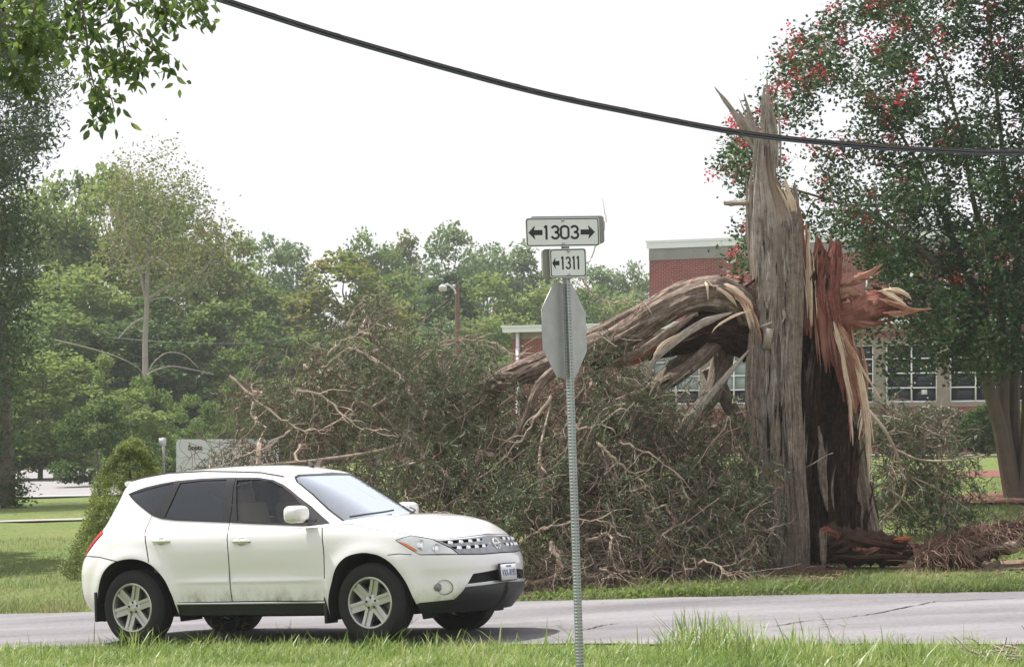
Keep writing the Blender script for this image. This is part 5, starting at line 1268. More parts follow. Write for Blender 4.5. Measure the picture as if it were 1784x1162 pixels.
    for k, (pts, w, m) in enumerate((([(1406,585,Y-.3),(1403,520,Y-.32),(1397,440,Y-.32),(1392,362,Y-.3)], .11, M_red), ([(1412,590,Y-.25),(1411,520,Y-.3),(1408,450,Y-.3),(1404,390,Y-.3)], .07, M_redlight), ([(1413,570,Y-.42),(1411,500,Y-.42),(1408,440,Y-.4),(1410,398,Y-.4)], .045, M_blond), ([(1424,520,Y-.3),(1422,480,Y-.3),(1418,440,Y-.2)], .11, M_rot),
                              ([(1470,700,Y-.4),(1456,600,Y-.42),(1446,520,Y-.4),(1452,440,Y-.35)], .09, M_red), ([(1484,720,Y-.35),(1468,620,Y-.4),(1458,520,Y-.38),(1462,448,Y-.35)], .08, M_red), ([(1440,650,Y-.4),(1434,580,Y-.42),(1428,500,Y-.38),(1436,452,Y-.3)], .085, M_red), ([(1418,455,Y-.2),(1430,440,Y-.2),(1446,452,Y-.1)], .09, M_rot),
                              ([(1490,720,Y-.35),(1488,650,Y-.4),(1474,600,Y-.42),(1460,560,Y-.4)], .13, M_redlight), ([(1498,700,Y-.3),(1499,650,Y-.35),(1486,610,Y-.4),(1468,580,Y-.4)], .09, M_red))):
        splinter('heartwood_strand', pts, w, m, t, o, .6, n=9, tip=.18, seed=k * 3)
    # blond strips that hang from the tear
    hang = [([(1462,585,Y-.5),(1480,600,Y-.5),(1500,640,Y-.5),(1518,668,Y-.5),(1534,694,Y-.5)], .035), ([(1478,600,Y-.48),(1496,640,Y-.5),(1510,720,Y-.5),(1514,790,Y-.5),(1514,842,Y-.5)], .055), ([(1484,640,Y-.48),(1500,690,Y-.5),(1508,740,Y-.5),(1500,770,Y-.5)], .04), ([(1462,580,Y-.5),(1470,640,Y-.52),(1482,700,Y-.52),(1484,740,Y-.52)], .045), ([(1466,600,Y-.5),(1476,660,Y-.52),(1484,740,Y-.52),(1486,776,Y-.52)], .03),
            ([(1500,690,Y-.45),(1512,730,Y-.48),(1520,760,Y-.48),(1526,772,Y-.48)], .018), ([(1502,660,Y-.45),(1506,700,Y-.48),(1500,740,Y-.5),(1496,765,Y-.5)], .04), ([(1452,560,Y-.5),(1464,600,Y-.52),(1474,640,Y-.52)], .05), ([(1478,700,Y-.45),(1482,740,Y-.46),(1482,770,Y-.46)], .03)]
    for k, (p, w) in enumerate(hang): splinter('hanging_splinter', p, w * .72, [M_blond, M_blond, M_redlight][k % 3], t, o, .35, tip=.15, seed=k)
    # broken limb pointing right, with its torn end
    def limb(name, pts, rad, mat, n=22, rough=.16, seed=0):
        P = cr([A3(*p) for p in pts], 7); m = len(P); rr = np.interp(np.linspace(0, 1, m), np.linspace(0, 1, len(rad)), rad); V, Fq, uv = tube_np(P, rr, n, .8, up=(0, 1, 0)); V = V.reshape(m, n + 1, 3)
        ctr = P[:, None]; a = np.linspace(0, 2 * pi, n + 1); k = 1 + rough * (vnoise(a[None] * 3.2 + seed, np.arange(m)[:, None] * .35, seed) + .7 * vnoise(a[None] * 7 + seed, np.arange(m)[:, None] * .6, seed + 2)); k[:, -1] = k[:, 0]
        V = ctr + (V - ctr) * k[..., None]; mb = MB(); uv = uv.reshape(m, n + 1, 2); mb.add(V.reshape(-1, 3) - o, Fq, uv.reshape(-1, 2))
        for e in (0, m - 1): mb.add(np.vstack([V[e][:n], [P[e]]]) - o, np.array([(i, (i + 1) % n, n) for i in range(n)]), np.zeros((n + 1, 2)))
        return mb.build(name, mat, t)
    limb('broken_limb', [(1440,556,Y-.2),(1480,552,Y-.3),(1515,536,Y-.4),(1545,530,Y-.45),(1572,532,Y-.5)], [.16,.17,.185,.17,.10], M_red, seed=4, rough=.24)
    limb('broken_limb_top', [(1450,520,Y-.2),(1475,508,Y-.25),(1502,522,Y-.3)], [.12,.10,.05], M_redlight, seed=6, rough=.3)
    for k, (p, w, m) in enumerate((([(1455,510,Y-.25),(1485,492,Y-.3),(1512,478,Y-.32),(1538,460,Y-.35)], .085, M_redlight), ([(1460,498,Y-.3),(1490,492,Y-.32),(1514,486,Y-.34)], .05, M_red), ([(1530,520,Y-.6),(1560,530,Y-.62),(1590,540,Y-.62),(1624,538,Y-.6)], .045, M_redlight), ([(1540,545,Y-.6),(1570,546,Y-.62),(1610,540,Y-.6)], .05, M_redlight), ([(1530,508,Y-.55),(1556,505,Y-.6),(1578,512,Y-.6),(1588,522,Y-.6)], .045, M_blond), ([(1536,505,Y-.6),(1560,520,Y-.62),(1584,536,Y-.62)], .05, M_blond), ([(1552,545,Y-.5),(1580,548,Y-.5),(1598,552,Y-.5)], .04, M_red),
                                  ([(1480,560,Y-.5),(1520,565,Y-.5),(1555,556,Y-.5)], .06, M_red), ([(1540,555,Y-.5),(1552,566,Y-.5),(1562,578,Y-.5)], .02, M_red), ([(1462,470,Y-.2),(1474,462,Y-.2),(1482,440,Y-.2)], .012, M_greysp))):
        splinter('limb_splinter', p, w, m, t, o, .45, n=7, tip=.08, seed=k * 7)
    # torn chunks on top of the tear
    for k in range(26):
        x, y = r.uniform(1480, 1570), r.uniform(502, 530); mb = MB(); c = A3(x, y, Y - .35 + r.uniform(-.15, .1)) - o; mb.box(c, r.uniform(.03, .12, 3) * [1.6, .7, .6], Matrix.Rotation(r.uniform(-.8, .8), 3, 'Y') @ Matrix.Rotation(r.uniform(-1, 1), 3, 'Z')); mb.build('torn_chunk', [M_redlight, M_red, M_rot][k % 3], t, smooth=False)
    # loose bark on the left, dangling ropes of bark
    for k, (p, w) in enumerate((([(1312,540,Y-.7),(1305,640,Y-.72),(1304,720,Y-.7),(1314,800,Y-.66)], .05), ([(1316,560,Y-.68),(1313,650,Y-.7),(1312,740,Y-.7),(1318,790,Y-.66)], .04), ([(1308,600,Y-.72),(1300,680,Y-.74),(1312,760,Y-.7)], .025), ([(1328,600,Y-.62),(1324,690,Y-.62),(1326,800,Y-.62)], .05), ([(1345,520,Y-.62),(1348,570,Y-.64),(1346,640,Y-.63)], .05), ([(1372,620,Y-.7),(1374,720,Y-.72),(1376,830,Y-.72)], .05), ([(1356,700,Y-.65),(1352,800,Y-.65),(1350,900,Y-.66)], .06), ([(1338,830,Y-.6),(1340,900,Y-.62),(1352,980,Y-.64)], .06), ([(1384,700,Y-.7),(1388,800,Y-.72),(1396,930,Y-.74)], .055))):
        splinter('bark_strip', p, w, M_bark_c, t, o, .4, tip=.35, seed=k * 9)
    for k in range(150):                                 # flakes of bark and weathered wood; dark ones paint the shade in cracks
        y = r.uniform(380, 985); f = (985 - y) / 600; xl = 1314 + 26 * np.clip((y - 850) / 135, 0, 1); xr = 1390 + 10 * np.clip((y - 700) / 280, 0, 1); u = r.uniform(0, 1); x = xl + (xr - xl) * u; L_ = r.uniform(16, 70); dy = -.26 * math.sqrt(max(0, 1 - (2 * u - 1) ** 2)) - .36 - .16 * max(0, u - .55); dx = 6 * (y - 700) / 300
        Y1 = Y + dy; splinter('flake_and_crack', [(x, y - L_ / 2, Y1), (x + r.normal() * 1.5, y, Y1 - .015), (x + r.normal() * 2, y + L_ / 2, Y1 - r.uniform(.0, .05))], r.uniform(.010, .028) if k % 5 else .011, (M_rot if k % 5 == 0 else [M_greysp, M_grey_wood, M_bark_c][k % 3]), t, o, .35, n=5, sub=3, tip=.4, seed=k)
    mb = MB(); mb.box(A3(1338, 590, Y - .68) - o, (.10, .014, .26), Matrix.Rotation(.16, 3, 'Y') @ Matrix.Rotation(.25, 3, 'X')); mb.build('bark_plate', M_greysp, t, smooth=False)
    mb = MB(); mb.box(A3(1334, 566, Y - .70) - o, (.17, .02, .022), Matrix.Rotation(-.35, 3, 'Y')); mb.build('bark_plate', M_greysp, t, smooth=False)
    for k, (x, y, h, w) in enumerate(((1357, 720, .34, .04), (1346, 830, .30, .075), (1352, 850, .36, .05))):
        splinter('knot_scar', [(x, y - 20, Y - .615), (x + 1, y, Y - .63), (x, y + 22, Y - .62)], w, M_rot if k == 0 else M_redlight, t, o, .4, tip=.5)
    return t
shattered_trunk()

# ---------------------------------------------------------------- the crown that came down, left of the stump
M_twig = plain('dead_cedar_twig', (.185, .138, .105), .95, var=.45, scale=5)
M_branch = plain('pale_cedar_branch', (.36, .285, .22), .95, var=.45, scale=5)
M_spray = leafy('cedar_needles', [(.115,.085,.050),(.062,.078,.036),(.080,.108,.048),(.118,.148,.070)], trans=.22, patch=.9, rough=.6)
def sprays(P, D, r, L=.34, nb=16, bl=.10, bw=.011, droop=.35):
    """flat cedar sprays: P bases, D directions; thin blades along a short stem"""
    n = len(P); D = D / np.linalg.norm(D, axis=1)[:, None]; k = r.normal(size=(n, 3)); W = np.cross(D, k); W /= np.linalg.norm(W, axis=1)[:, None]
    s = L * r.uniform(.6, 1.25, n); V = []
    for j in range(nb):
        u = (j + .5) / nb + r.uniform(-.04, .04, n); sg = 1 if j % 2 else -1; b = P + D * (s * u)[:, None] + np.array([0, 0, -1.0]) * (droop * s * u * u)[:, None]
        d = D * .75 + W * sg * .75 + r.normal(size=(n, 3)) * .28 + np.array([0, 0, -.18]); d /= np.linalg.norm(d, axis=1)[:, None]; l = bl * (1.15 - .6 * u) * r.uniform(.7, 1.3, n); q = np.cross(d, r.normal(size=(n, 3))); q /= np.linalg.norm(q, axis=1)[:, None]
        V.append(np.stack([b - q * bw, b + q * bw, b + d * l[:, None] + q * bw * .5, b + d * l[:, None] - q * bw * .5], 1))
    V = np.stack(V, 1).reshape(-1, 3); return V, np.arange(len(V)).reshape(-1, 4)
def twig_mesh(chains, o, n=4, mbx=None):
    mb = mbx or MB()
    for P, rad in chains: mb.tube(P - o, rad, n, cap=False)
    return mb
def curly(P0, D0, L, r, seg=7, curl=.5, droop=.15):
    d = D0 / (np.linalg.norm(D0) + 1e-9); p = P0.copy(); out = [p.copy()]
    for _ in range(seg):
        d = d + r.normal(size=3) * curl * .45 + [0, 0, -droop * .3]; d /= np.linalg.norm(d); p = p + d * L / seg; out.append(p.copy())
    return np.array(out)

def fallen_crown():
    r = np.random.default_rng(77); Y = 30.6; b = A3(1050, 1000, 30.0); t = empty('fallen_cedar_tree', (b[0], 30.5, gz1(b[0], 30.5)), 'fallen cedar crown with thick bent limbs and a great tangle of brown and green branches', 'fallen tree'); o = np.array(t.location)
    def limb(name, pts, rad, mat=M_limb, n=18, rough=.13, seed=0, flat=.95, keep=False):
        P = cr([A3(*p) for p in pts], 7); m = len(P); rr = np.interp(np.linspace(0, 1, m), np.linspace(0, 1, len(rad)), rad); V, Fq, uv = tube_np(P, rr, n, flat, up=(0, 1, 0)); V = V.reshape(m, n + 1, 3); a = np.linspace(0, 2 * pi, n + 1)
        k = 1 + rough * (vnoise(a[None] * 2.5 + seed, np.arange(m)[:, None] * .22, seed) + .8 * vnoise(a[None] * 6 + seed, np.arange(m)[:, None] * .3, seed + 2)); k[:, -1] = k[:, 0]; V = P[:, None] + (V - P[:, None]) * k[..., None]
        mb = MB(); mb.add(V.reshape(-1, 3) - o, Fq, uv)
        for e in (0, m - 1): mb.add(np.vstack([V[e][:n], [P[e]]]) - o, np.array([(i, (i + 1) % n, n) for i in range(n)]), np.zeros((n + 1, 2)))
        mb.build(name, mat, t); return P
    LB = []
    # the hinge: thick bent head of the limb beside the stump
    LB.append(limb('main_limb', [(1316,560,Y-.2),(1290,528,Y-.35),(1250,515,Y-.45),(1200,520,Y-.5),(1140,552,Y-.5),(1080,588,Y-.45),(1025,608,Y-.4),(960,636,Y-.3),(900,660,Y-.2),(845,690,Y)], [.21,.205,.205,.195,.175,.155,.135,.115,.09,.06], seed=3, n=44, rough=.18))
    LB.append(limb('main_limb', [(1300,505,Y+.1),(1250,500,Y),(1200,506,Y-.1),(1150,530,Y+.1),(1085,562,Y+.2),(1020,592,Y+.2),(950,622,Y+.2),(880,650,Y+.3),(830,672,Y+.4),(780,700,Y+.6)], [.11,.13,.135,.125,.11,.095,.085,.07,.055,.04], seed=9, n=34, rough=.18))
    LB.append(limb('torn_underside', [(1318,600,Y-.1),(1280,575,Y-.2),(1230,570,Y-.25),(1180,590,Y-.2),(1130,610,Y-.1),(1080,622,Y),(1030,640,Y+.1)], [.23,.26,.24,.17,.12,.08,.04], M_rot, seed=14, rough=.22, n=26))
    LB.append(limb('side_limb', [(1262,580,Y-.2),(1222,622,Y-.3),(1170,660,Y-.35),(1110,690,Y-.4),(1050,716,Y-.45),(1005,750,Y-.4)], [.11,.10,.09,.075,.06,.035], seed=21))
    LB.append(limb('side_limb', [(1240,600,Y+.1),(1190,628,Y),(1145,668,Y-.2),(1110,720,Y-.3),(1080,780,Y-.3)], [.10,.09,.075,.055,.035], seed=25))
    LB.append(limb('prop_limb', [(1262,590,Y+.25),(1256,640,Y+.2),(1238,690,Y+.1),(1205,730,Y),(1165,790,Y)], [.15,.13,.12,.10,.06], M_bark_c, seed=31))
    LB.append(limb('prop_limb', [(1235,640,Y+.3),(1262,690,Y+.35),(1290,742,Y+.4),(1318,800,Y+.4)], [.10,.10,.10,.09], M_bark_c, seed=33))
    LB.append(limb('bark_sheet', [(1275,545,Y-.75),(1230,560,Y-.8),(1180,592,Y-.82),(1140,628,Y-.8),(1128,665,Y-.78)], [.012,.05,.05,.035,.012], M_greysp, seed=36, flat=.35))
    LB.append(limb('bark_sheet', [(1215,545,Y-.78),(1170,575,Y-.8),(1120,608,Y-.8),(1066,632,Y-.78)], [.012,.05,.04,.012], M_limb, seed=38, flat=.4))
    LB.append(limb('bare_branch', [(1305,610,Y-.8),(1270,650,Y-.85),(1225,704,Y-.85),(1195,760,Y-.8)], [.010,.036,.042,.03], M_greysp, seed=41))
    LB.append(limb('side_limb', [(1000,622,Y-.55),(950,660,Y-.6),(930,690,Y-.62),(915,730,Y-.65),(890,772,Y-.7),(860,800,Y-.7)], [.07,.06,.05,.04,.032,.02], seed=44))
    LB.append(limb('side_limb', [(930,660,Y-.1),(880,656,Y-.2),(850,664,Y-.3),(838,690,Y-.3)], [.07,.055,.045,.025], seed=47))
    # shreds of bark lifting off the bent limbs
    RD = (.20, .13, .20, .10, .09, .12)
    for k in range(80):
        j = int(r.choice([0, 0, 0, 1, 1, 3, 4, 5])); P = LB[j]; i = int(r.integers(2, len(P) - 4)); rad = RD[j] * (1 - .55 * i / len(P)); u = r.uniform(-.95, .95); off = np.array([0, -rad * math.sqrt(1 - u * u) * 1.02, rad * u]); e = min(len(P), i + int(r.integers(3, 8))); Q = P[i:e] + off + np.outer(np.linspace(0, 1, e - i) ** 2, [0, -r.uniform(0, .04), -r.uniform(0, .06)])
        mb = MB(); ww = r.uniform(.008, .024); mb.tube(Q - o, ww * np.linspace(1, .25, len(Q)), 5, .4, up=(0, 1, 0)); mb.build('bark_shred', [M_limb, M_greysp, M_bark_c, M_rot][k % 4], t)
    # red torn wood at the hinge
    for k in range(60):
        x = r.uniform(1195, 1312); y = 505 - (x - 1195) * .12 + r.uniform(-10, 10); mb = MB(); mb.box(A3(x, y, Y - .25 + r.uniform(-.3, .3)) - o, r.uniform(.03, .11, 3) * [1.9, .8, .7], Matrix.Rotation(r.uniform(-.9, .9), 3, 'Y') @ Matrix.Rotation(r.uniform(-1.5, 1.5), 3, 'Z')); mb.build('torn_chunk', [M_red, M_rot, M_redlight][k % 3], t, smooth=False)
    for k, (p, w, m) in enumerate((([(1312,560,Y-.55),(1300,530,Y-.6),(1280,505,Y-.6),(1256,494,Y-.55)], .085, M_blond), ([(1318,600,Y-.6),(1310,560,Y-.64),(1296,525,Y-.64),(1270,505,Y-.6)], .07, M_redlight), ([(1316,590,Y-.66),(1306,550,Y-.68),(1290,520,Y-.66)], .05, M_blond), ([(1228,490,Y-.6),(1232,500,Y-.7),(1234,522,Y-.72)], .03, M_blond), ([(1310,540,Y-.75),(1280,550,Y-.85),(1250,568,Y-.9),(1240,580,Y-.9)], .022, M_blond), ([(1190,580,Y-.85),(1160,596,Y-.9),(1142,615,Y-.9),(1138,628,Y-.9)], .03, M_blond), ([(1160,640,Y-.85),(1145,660,Y-.85),(1130,690,Y-.85)], .035, M_blond), ([(1150,600,Y-.5),(1110,625,Y-.5),(1060,640,Y-.45)], .09, M_red))):
        splinter('torn_splinter', p, w, m, t, o, .4, tip=.12, seed=k)
    # the single long branches that stand out of the tangle
    for pts, ra in (([(1015,485,29.9),(1026,505,29.9),(1045,520,29.9),(1080,528,30),(1125,525,30.1),(1160,520,30.2)], .022), ([(1030,450,29.9),(1045,415,29.9),(1056,390,29.9),(1052,365,29.9),(1048,345,29.9)], .008), ([(1010,490,29.9),(1020,465,29.9),(1032,448,29.9)], .012), ([(1075,527,30),(1095,520,30),(1110,500,30),(1114,480,30)], .006),
                    ([(735,625,30.2),(765,600,30.2),(800,590,30.2),(850,595,30.2),(880,610,30.2),(905,622,30.2),(945,612,30.2)], .026), ([(400,655,30.4),(440,690,30.3),(500,735,30.2),(545,750,30.1),(590,735,30),(620,715,30)], .026), ([(520,680,30),(560,690,30),(620,740,29.8),(680,760,29.6)], .03), ([(570,620,30.4),(600,590,30.4),(630,585,30.4),(650,570,30.4)], .02), ([(608,570,30.5),(612,545,30.5),(640,515,30.5)], .014),
                    ([(560,640,30.5),(600,612,30.5),(628,600,30.5),(640,620,30.5)], .022), ([(505,750,29.7),(470,775,29.6),(430,790,29.6),(390,810,29.5),(360,815,29.5)], .022), ([(960,690,29.6),(920,750,29.5),(880,795,29.5),(840,830,29.4)], .03), ([(1290,895,29.6),(1320,915,29.5),(1345,925,29.5),(1350,935,29.5)], .04), ([(905,945,28.6),(950,920,28.5),(1010,908,28.5),(1060,912,28.5),(1080,930,28.5)], .028), ([(1040,770,28.9),(1070,800,28.8),(1110,830,28.8),(1140,870,28.8)], .03), ([(985,715,29.2),(1010,745,29.1),(1050,735,29.1),(1090,700,29.2)], .03), ([(1080,770,28.9),(1130,790,28.8),(1180,830,28.8),(1200,880,28.8)], .024)):
        P = cr([A3(*p) for p in pts], 6); P[1:-1] += r.normal(size=P[1:-1].shape) * .012; mb = MB(); mb.tube(P - o, (ra * .62 if ra > .015 else ra) * np.linspace(1, .3, len(P)) * (1 + .2 * r.normal(size=len(P)).clip(-1, 1)), 6)
        for i in range(3, len(P) - 1, 2):
            if ra > .013: T = curly(P[i], (P[i] - P[i - 1]) / np.linalg.norm(P[i] - P[i - 1]) + r.normal(size=3) * .8, r.uniform(.15, .5), r, 6, .6, .3); mb.tube(T - o, np.linspace(ra * .3, .002, 7), 4, cap=False)
        mb.build('bare_branch', M_branch, t)
    # tangle: limbs grow branches to points all through the heap
    heap = [(330,830),(350,790),(390,770),(400,690),(430,655),(470,650),(520,620),(555,575),(600,560),(640,545),(690,570),(720,610),(780,605),(830,615),(870,655),(900,665),(960,650),(1010,640),(1060,640),(1110,640),(1170,690),(1230,720),(1290,740),(1315,780),(1325,880),(1335,960),(1330,1010),(1240,1022),(1120,1030),(1010,1040),(925,1046),(880,1060),(800,1010),(600,1010),(430,960),(350,900)]
    q = np.vstack([sample_poly(heap, 900, r), sample_poly([(940,800),(1320,800),(1335,1000),(1230,1015),(940,1035)], 170, r)]); q = q[(q[:, 0] > 500) | (r.uniform(size=len(q)) < np.clip((q[:, 0] - 300) / 260, .2, .8) * (q[:, 1] > 640))]; q = q[(q[:, 0] > 760) | (q[:, 1] > 670) | (r.uniform(size=len(q)) < .5)]; tg = []
    for x, y in q:
        front = np.clip((y - 640) / 380, 0, 1); yy = 31.3 - 2.2 * front + r.uniform(-1.3, 1.9) * (.6 + .4 * front) + (.9 if x < 700 else 0)
        p = A3(x, y, yy); p[2] = max(p[2], gz1(p[0], p[1]) + .04); tg.append(p)
    tg = np.array(tg); seeds = [l[8:] for l in LB]
    seeds += [cr([A3(845,690,Y), A3(760,740,30.4), A3(680,780,30.2), A3(560,800,30.2), A3(450,810,30.3)], 5), cr([A3(960,700,Y-.4), A3(940,800,29.6), A3(960,900,29.2), A3(1000,980,28.9)], 5), cr([A3(1080,780,Y-.3), A3(1110,860,29.6), A3(1150,940,29.2), A3(1200,990,29.2)], 5), cr([A3(780,700,Y+.6), A3(690,650,31), A3(620,610,31.2), A3(560,600,31.3)], 5), cr([A3(1165,790,Y), A3(1230,860,30), A3(1270,940,29.8)], 5)]
    mb = MB()
    for s_ in seeds[len(LB):]: mb.tube(s_ - o, .024 * np.sin(np.linspace(.35, 2.75, len(s_))), 6)
    ch = grow(seeds, tg, r, .0075, .48, .05, jit=.20, seg=5, sag=.05)
    for P, rad, c in ch: mb.tube(P - o, rad, 5, cap=False)
    mb.build('branch_tangle', M_branch, t)['kind'] = 'stuff'
    # fine twigs
    tw, bases, dirs = [], [], []
    for P, rad, c in ch:
        ppx = CX + P[-1][0] / P[-1][1] * F; ppy = HZ - (P[-1][2] - CAMH) / P[-1][1] * F
        bare = .9 if (430 < ppx < 720 and ppy > 680) or (ppy > 880) else .55
        for k in range(9):
            i = r.integers(1, len(P)); d = (P[i] - P[i - 1]) / (np.linalg.norm(P[i] - P[i - 1]) + 1e-6) + r.normal(size=3) * .9; L_ = r.uniform(.25, .85)
            T = curly(P[i], d, L_, r, 7, .75, .5); tw.append((T, np.linspace(.0055, .0022, len(T)) * r.uniform(.7, 1.3)))
            if k % 2 == 0:
                T2 = curly(T[4], d + r.normal(size=3), L_ * .5, r, 5, .8, .5); tw.append((T2, np.linspace(.0036, .002, len(T2))))
            if r.uniform() > bare * .45 + .50:
                for z in range(3): bases.append(T[r.integers(2, len(T))] + r.normal(size=3) * .03); dirs.append((T[-1] - T[0]) + r.normal(size=3) * .35 + [0, 0, -.25])
    mb = twig_mesh(tw, o, 3); mb.build('fine_twigs', M_twig, t)['kind'] = 'stuff'
    bases, dirs = np.array(bases), np.array(dirs)
    # green clumps in the places where the needles are still dense
    clumps = [(740,625,30.3,60),(790,620,30.2,50),(840,650,30.2,40),(620,540,31,50),(560,600,31,60),(660,600,30.8,60),(760,690,30,70),(690,640,30.3,60),(830,660,29.9,50),(640,860,30,70),(700,820,29.6,70),(760,800,29.4,70),(820,760,29.5,60),(1090,660,29.6,70),(1060,620,29.8,40),(1150,700,29.4,60),(1220,730,29.6,60),(1265,740,29.7,60),(1290,800,29.5,60),(1280,860,29.3,60),(1230,800,29.2,60),(1060,720,29.2,60),(980,780,29.2,60),(950,840,28.9,60),(900,860,28.8,60),(1100,860,28.8,50),(1240,900,29,50),(850,890,28.8,70),(1050,600,29.7,30),(395,790,30.1,30),(350,825,30.1,24),(450,690,30.8,40),(470,740,30.6,40),(590,640,30.8,60),(520,690,30.5,50),(960,960,28.6,50),(700,730,30,60),(1310,850,29.2,30)]
    Bc, Dc = [], []
    for x, y, yy, s_ in clumps:
        n_ = int(34 * s_ / 60); xy = r.normal(size=(n_, 2)) * [s_ * .62, s_ * .45] + [x, y]
        for a_, b_ in xy: Bc.append(A3(a_, b_, yy + r.normal() * .3)); Dc.append(r.normal(size=3) * [.8, .6, .35] + [0, -.1, -.5])
    # hanging twigs that carry the clumps
    tw2 = [(curly(Bc[i], np.array(Dc[i]) * -1 + r.normal(size=3) * .3, .5, r, 5, .5, -.2), np.linspace(.003, .006, 6)) for i in range(0, len(Bc), 3)]
    twig_mesh(tw2, o, 3).build('clump_twigs', M_twig, t)['kind'] = 'stuff'
    allB = np.vstack([bases, Bc]); allD = np.vstack([dirs, Dc]); V, Fq = sprays(allB - o, allD, r, .30, 16, .075, .0065)
    print('sprays', len(allB), 'twigs', len(tw)); link('needles', mesh_np('needles', V, Fq, smooth=False), t, M_spray)['kind'] = 'stuff'
fallen_crown()

def side_branch():
    r = np.random.default_rng(99); Y = 34.5; b = A3(1600, 920, Y); t = empty('fallen_cedar_branch', (b[0], Y, gz1(b[0], Y)), 'broken cedar branch with bare twigs on the lawn right of the stump', 'fallen branch'); o = np.array(t.location)
    S_ = [cr([A3(1500,700,Y-.6), A3(1545,755,Y-.8), A3(1568,810,Y-.8), A3(1575,860,Y-.8), A3(1535,910,Y-.8)], 6), cr([A3(1545,775,Y-.7), A3(1600,800,Y-.9), A3(1660,802,Y-1), A3(1715,793,Y-1)], 6), cr([A3(1480,740,Y), A3(1530,725,Y-.2), A3(1580,735,Y-.3), A3(1640,760,Y-.4)], 6), cr([A3(1490,800,Y-.3), A3(1560,820,Y-.4), A3(1630,850,Y-.5), A3(1690,890,Y-.5)], 6), cr([A3(1500,830,Y-.6), A3(1560,860,Y-.8), A3(1610,905,Y-.8)], 6)]
    for s_, ra in zip(S_, (.028, .021, .020, .017, .018)): mb = MB(); mb.tube(s_ - o, np.linspace(ra, ra * .45, len(s_)), 7); mb.build('branch', M_branch, t)
    poly = [(1490,700),(1540,690),(1600,720),(1650,745),(1690,790),(1705,850),(1690,910),(1640,925),(1560,920),(1510,900),(1495,800)]
    q = sample_poly(poly, 95, r); tg = []
    for x, y in q: p = A3(x, y, Y + r.normal() * .6); p[2] = max(p[2], gz1(p[0], p[1]) + .05); tg.append(p)
    ch = grow([s_[2:] for s_ in S_], np.array(tg), r, .006, .5, .03, jit=.18, seg=5); mb = MB()
    for P, rad, c in ch: mb.tube(P - o, rad, 4, cap=False)
    B, D = [], []
    for P, rad, c in ch:
        for k in range(6):
            i = r.integers(1, len(P)); d = (P[i] - P[i - 1]) + r.normal(size=3) * .5; T = curly(P[i], d, r.uniform(.3, .8), r, 6, .6, .5); mb.tube(T - o, np.linspace(.0058, .0025, len(T)), 3, cap=False)
            if r.uniform() < .2:
                for z in range(2): B.append(T[r.integers(2, 6)]); D.append(T[-1] - T[0] + r.normal(size=3) * .3 + [0, 0, -.2])
    mb.build('fine_twigs', M_twig, t)['kind'] = 'stuff'
    for x, y, s_, n_ in ((1560,740,40,60),(1640,880,45,70),(1690,900,26,30),(1600,850,40,40),(1540,860,30,24),(1600,770,50,30)):
        for _ in range(n_): B.append(A3(x + r.normal() * s_, y + r.normal() * s_ * .7, Y + r.normal() * .4)); D.append(r.normal(size=3) + [0, 0, -.4])
    V, Fq = sprays(np.array(B) - o, np.array(D), r, .36, 16, .10, .009); link('needles', mesh_np('needles', V, Fq, smooth=False), t, M_spray)['kind'] = 'stuff'
side_branch()

# ---------------------------------------------------------------- rotten log and torn root mat on the verge
def lump(name, label, cat, pts, rad, mat, n=20, rough=.25, seed=0, flat=.8, Y0=29.5, roots=0, extra=None):
    P = cr([A3(*p) for p in pts], 8); c = P.mean(0); t = empty(name, (c[0], c[1], gz1(c[0], c[1])), label, cat); o = np.array(t.location); m = len(P); rr = np.interp(np.linspace(0, 1, m), np.linspace(0, 1, len(rad)), rad)
    V, Fq, uv = tube_np(P, rr, n, flat, up=(0, 1, 0)); V = V.reshape(m, n + 1, 3); a = np.linspace(0, 2 * pi, n + 1); k = 1 + rough * (vnoise(a[None] * 2.6 + seed, np.arange(m)[:, None] * .5, seed) + .8 * vnoise(a[None] * 7, np.arange(m)[:, None] * 1.0, seed + 1)); k[:, -1] = k[:, 0]; V = P[:, None] + (V - P[:, None]) * k[..., None]
    mb = MB(); mb.add(V.reshape(-1, 3) - o, Fq, uv)
    for e in (0, m - 1): mb.add(np.vstack([V[e][:n], [P[e]]]) - o, np.array([(i, (i + 1) % n, n) for i in range(n)]), np.zeros((n + 1, 2)))
    mb.build('body', mat, t); return t, o, P, rr
M_rotlog = grain('rotten_log', [(.012,.007,.005),(.055,.028,.019),(.12,.062,.042)], 18, 2.2, 1.0, dist=.05)
t, o, P, rr = lump('rotten_log', 'dark rotten log lying against the foot of the broken stump', 'log', [(1432,935,29.75),(1470,950,29.7),(1520,956,29.65),(1560,960,29.6),(1600,962,29.6)], [.20,.22,.19,.16,.10], M_rotlog, seed=51, rough=.3)
splinter('pale_end', [(1432,918,29.5),(1446,926,29.5),(1462,936,29.5)], .06, M_red, t, o, .5, tip=.3); splinter('log_rib', [(1455,925,29.5),(1500,942,29.48),(1545,950,29.46),(1590,955,29.45)], .05, M_rotlog, t, o, .6, tip=.3); splinter('log_rib', [(1450,968,29.45),(1500,972,29.45),(1550,970,29.42),(1596,974,29.42)], .05, M_rotlog, t, o, .6, tip=.3); splinter('log_rib', [(1434,990,29.5),(1433,950,29.48),(1432,920,29.5)], .045, M_bark_c, t, o, .6, tip=.6)
r_ = np.random.default_rng(4)
for k in range(24):
    x = r_.uniform(1440, 1600); mb = MB(); y = r_.uniform(930, 975) + (x - 1440) * .04; mb.box(A3(x, y, 29.5) - o, r_.uniform(.03, .10, 3) * [2, .7, .6], Matrix.Rotation(r_.uniform(-.6, .6), 3, 'Y')); mb.build('rotten_chunk', M_rotlog if k % 4 else M_red, t, smooth=False)
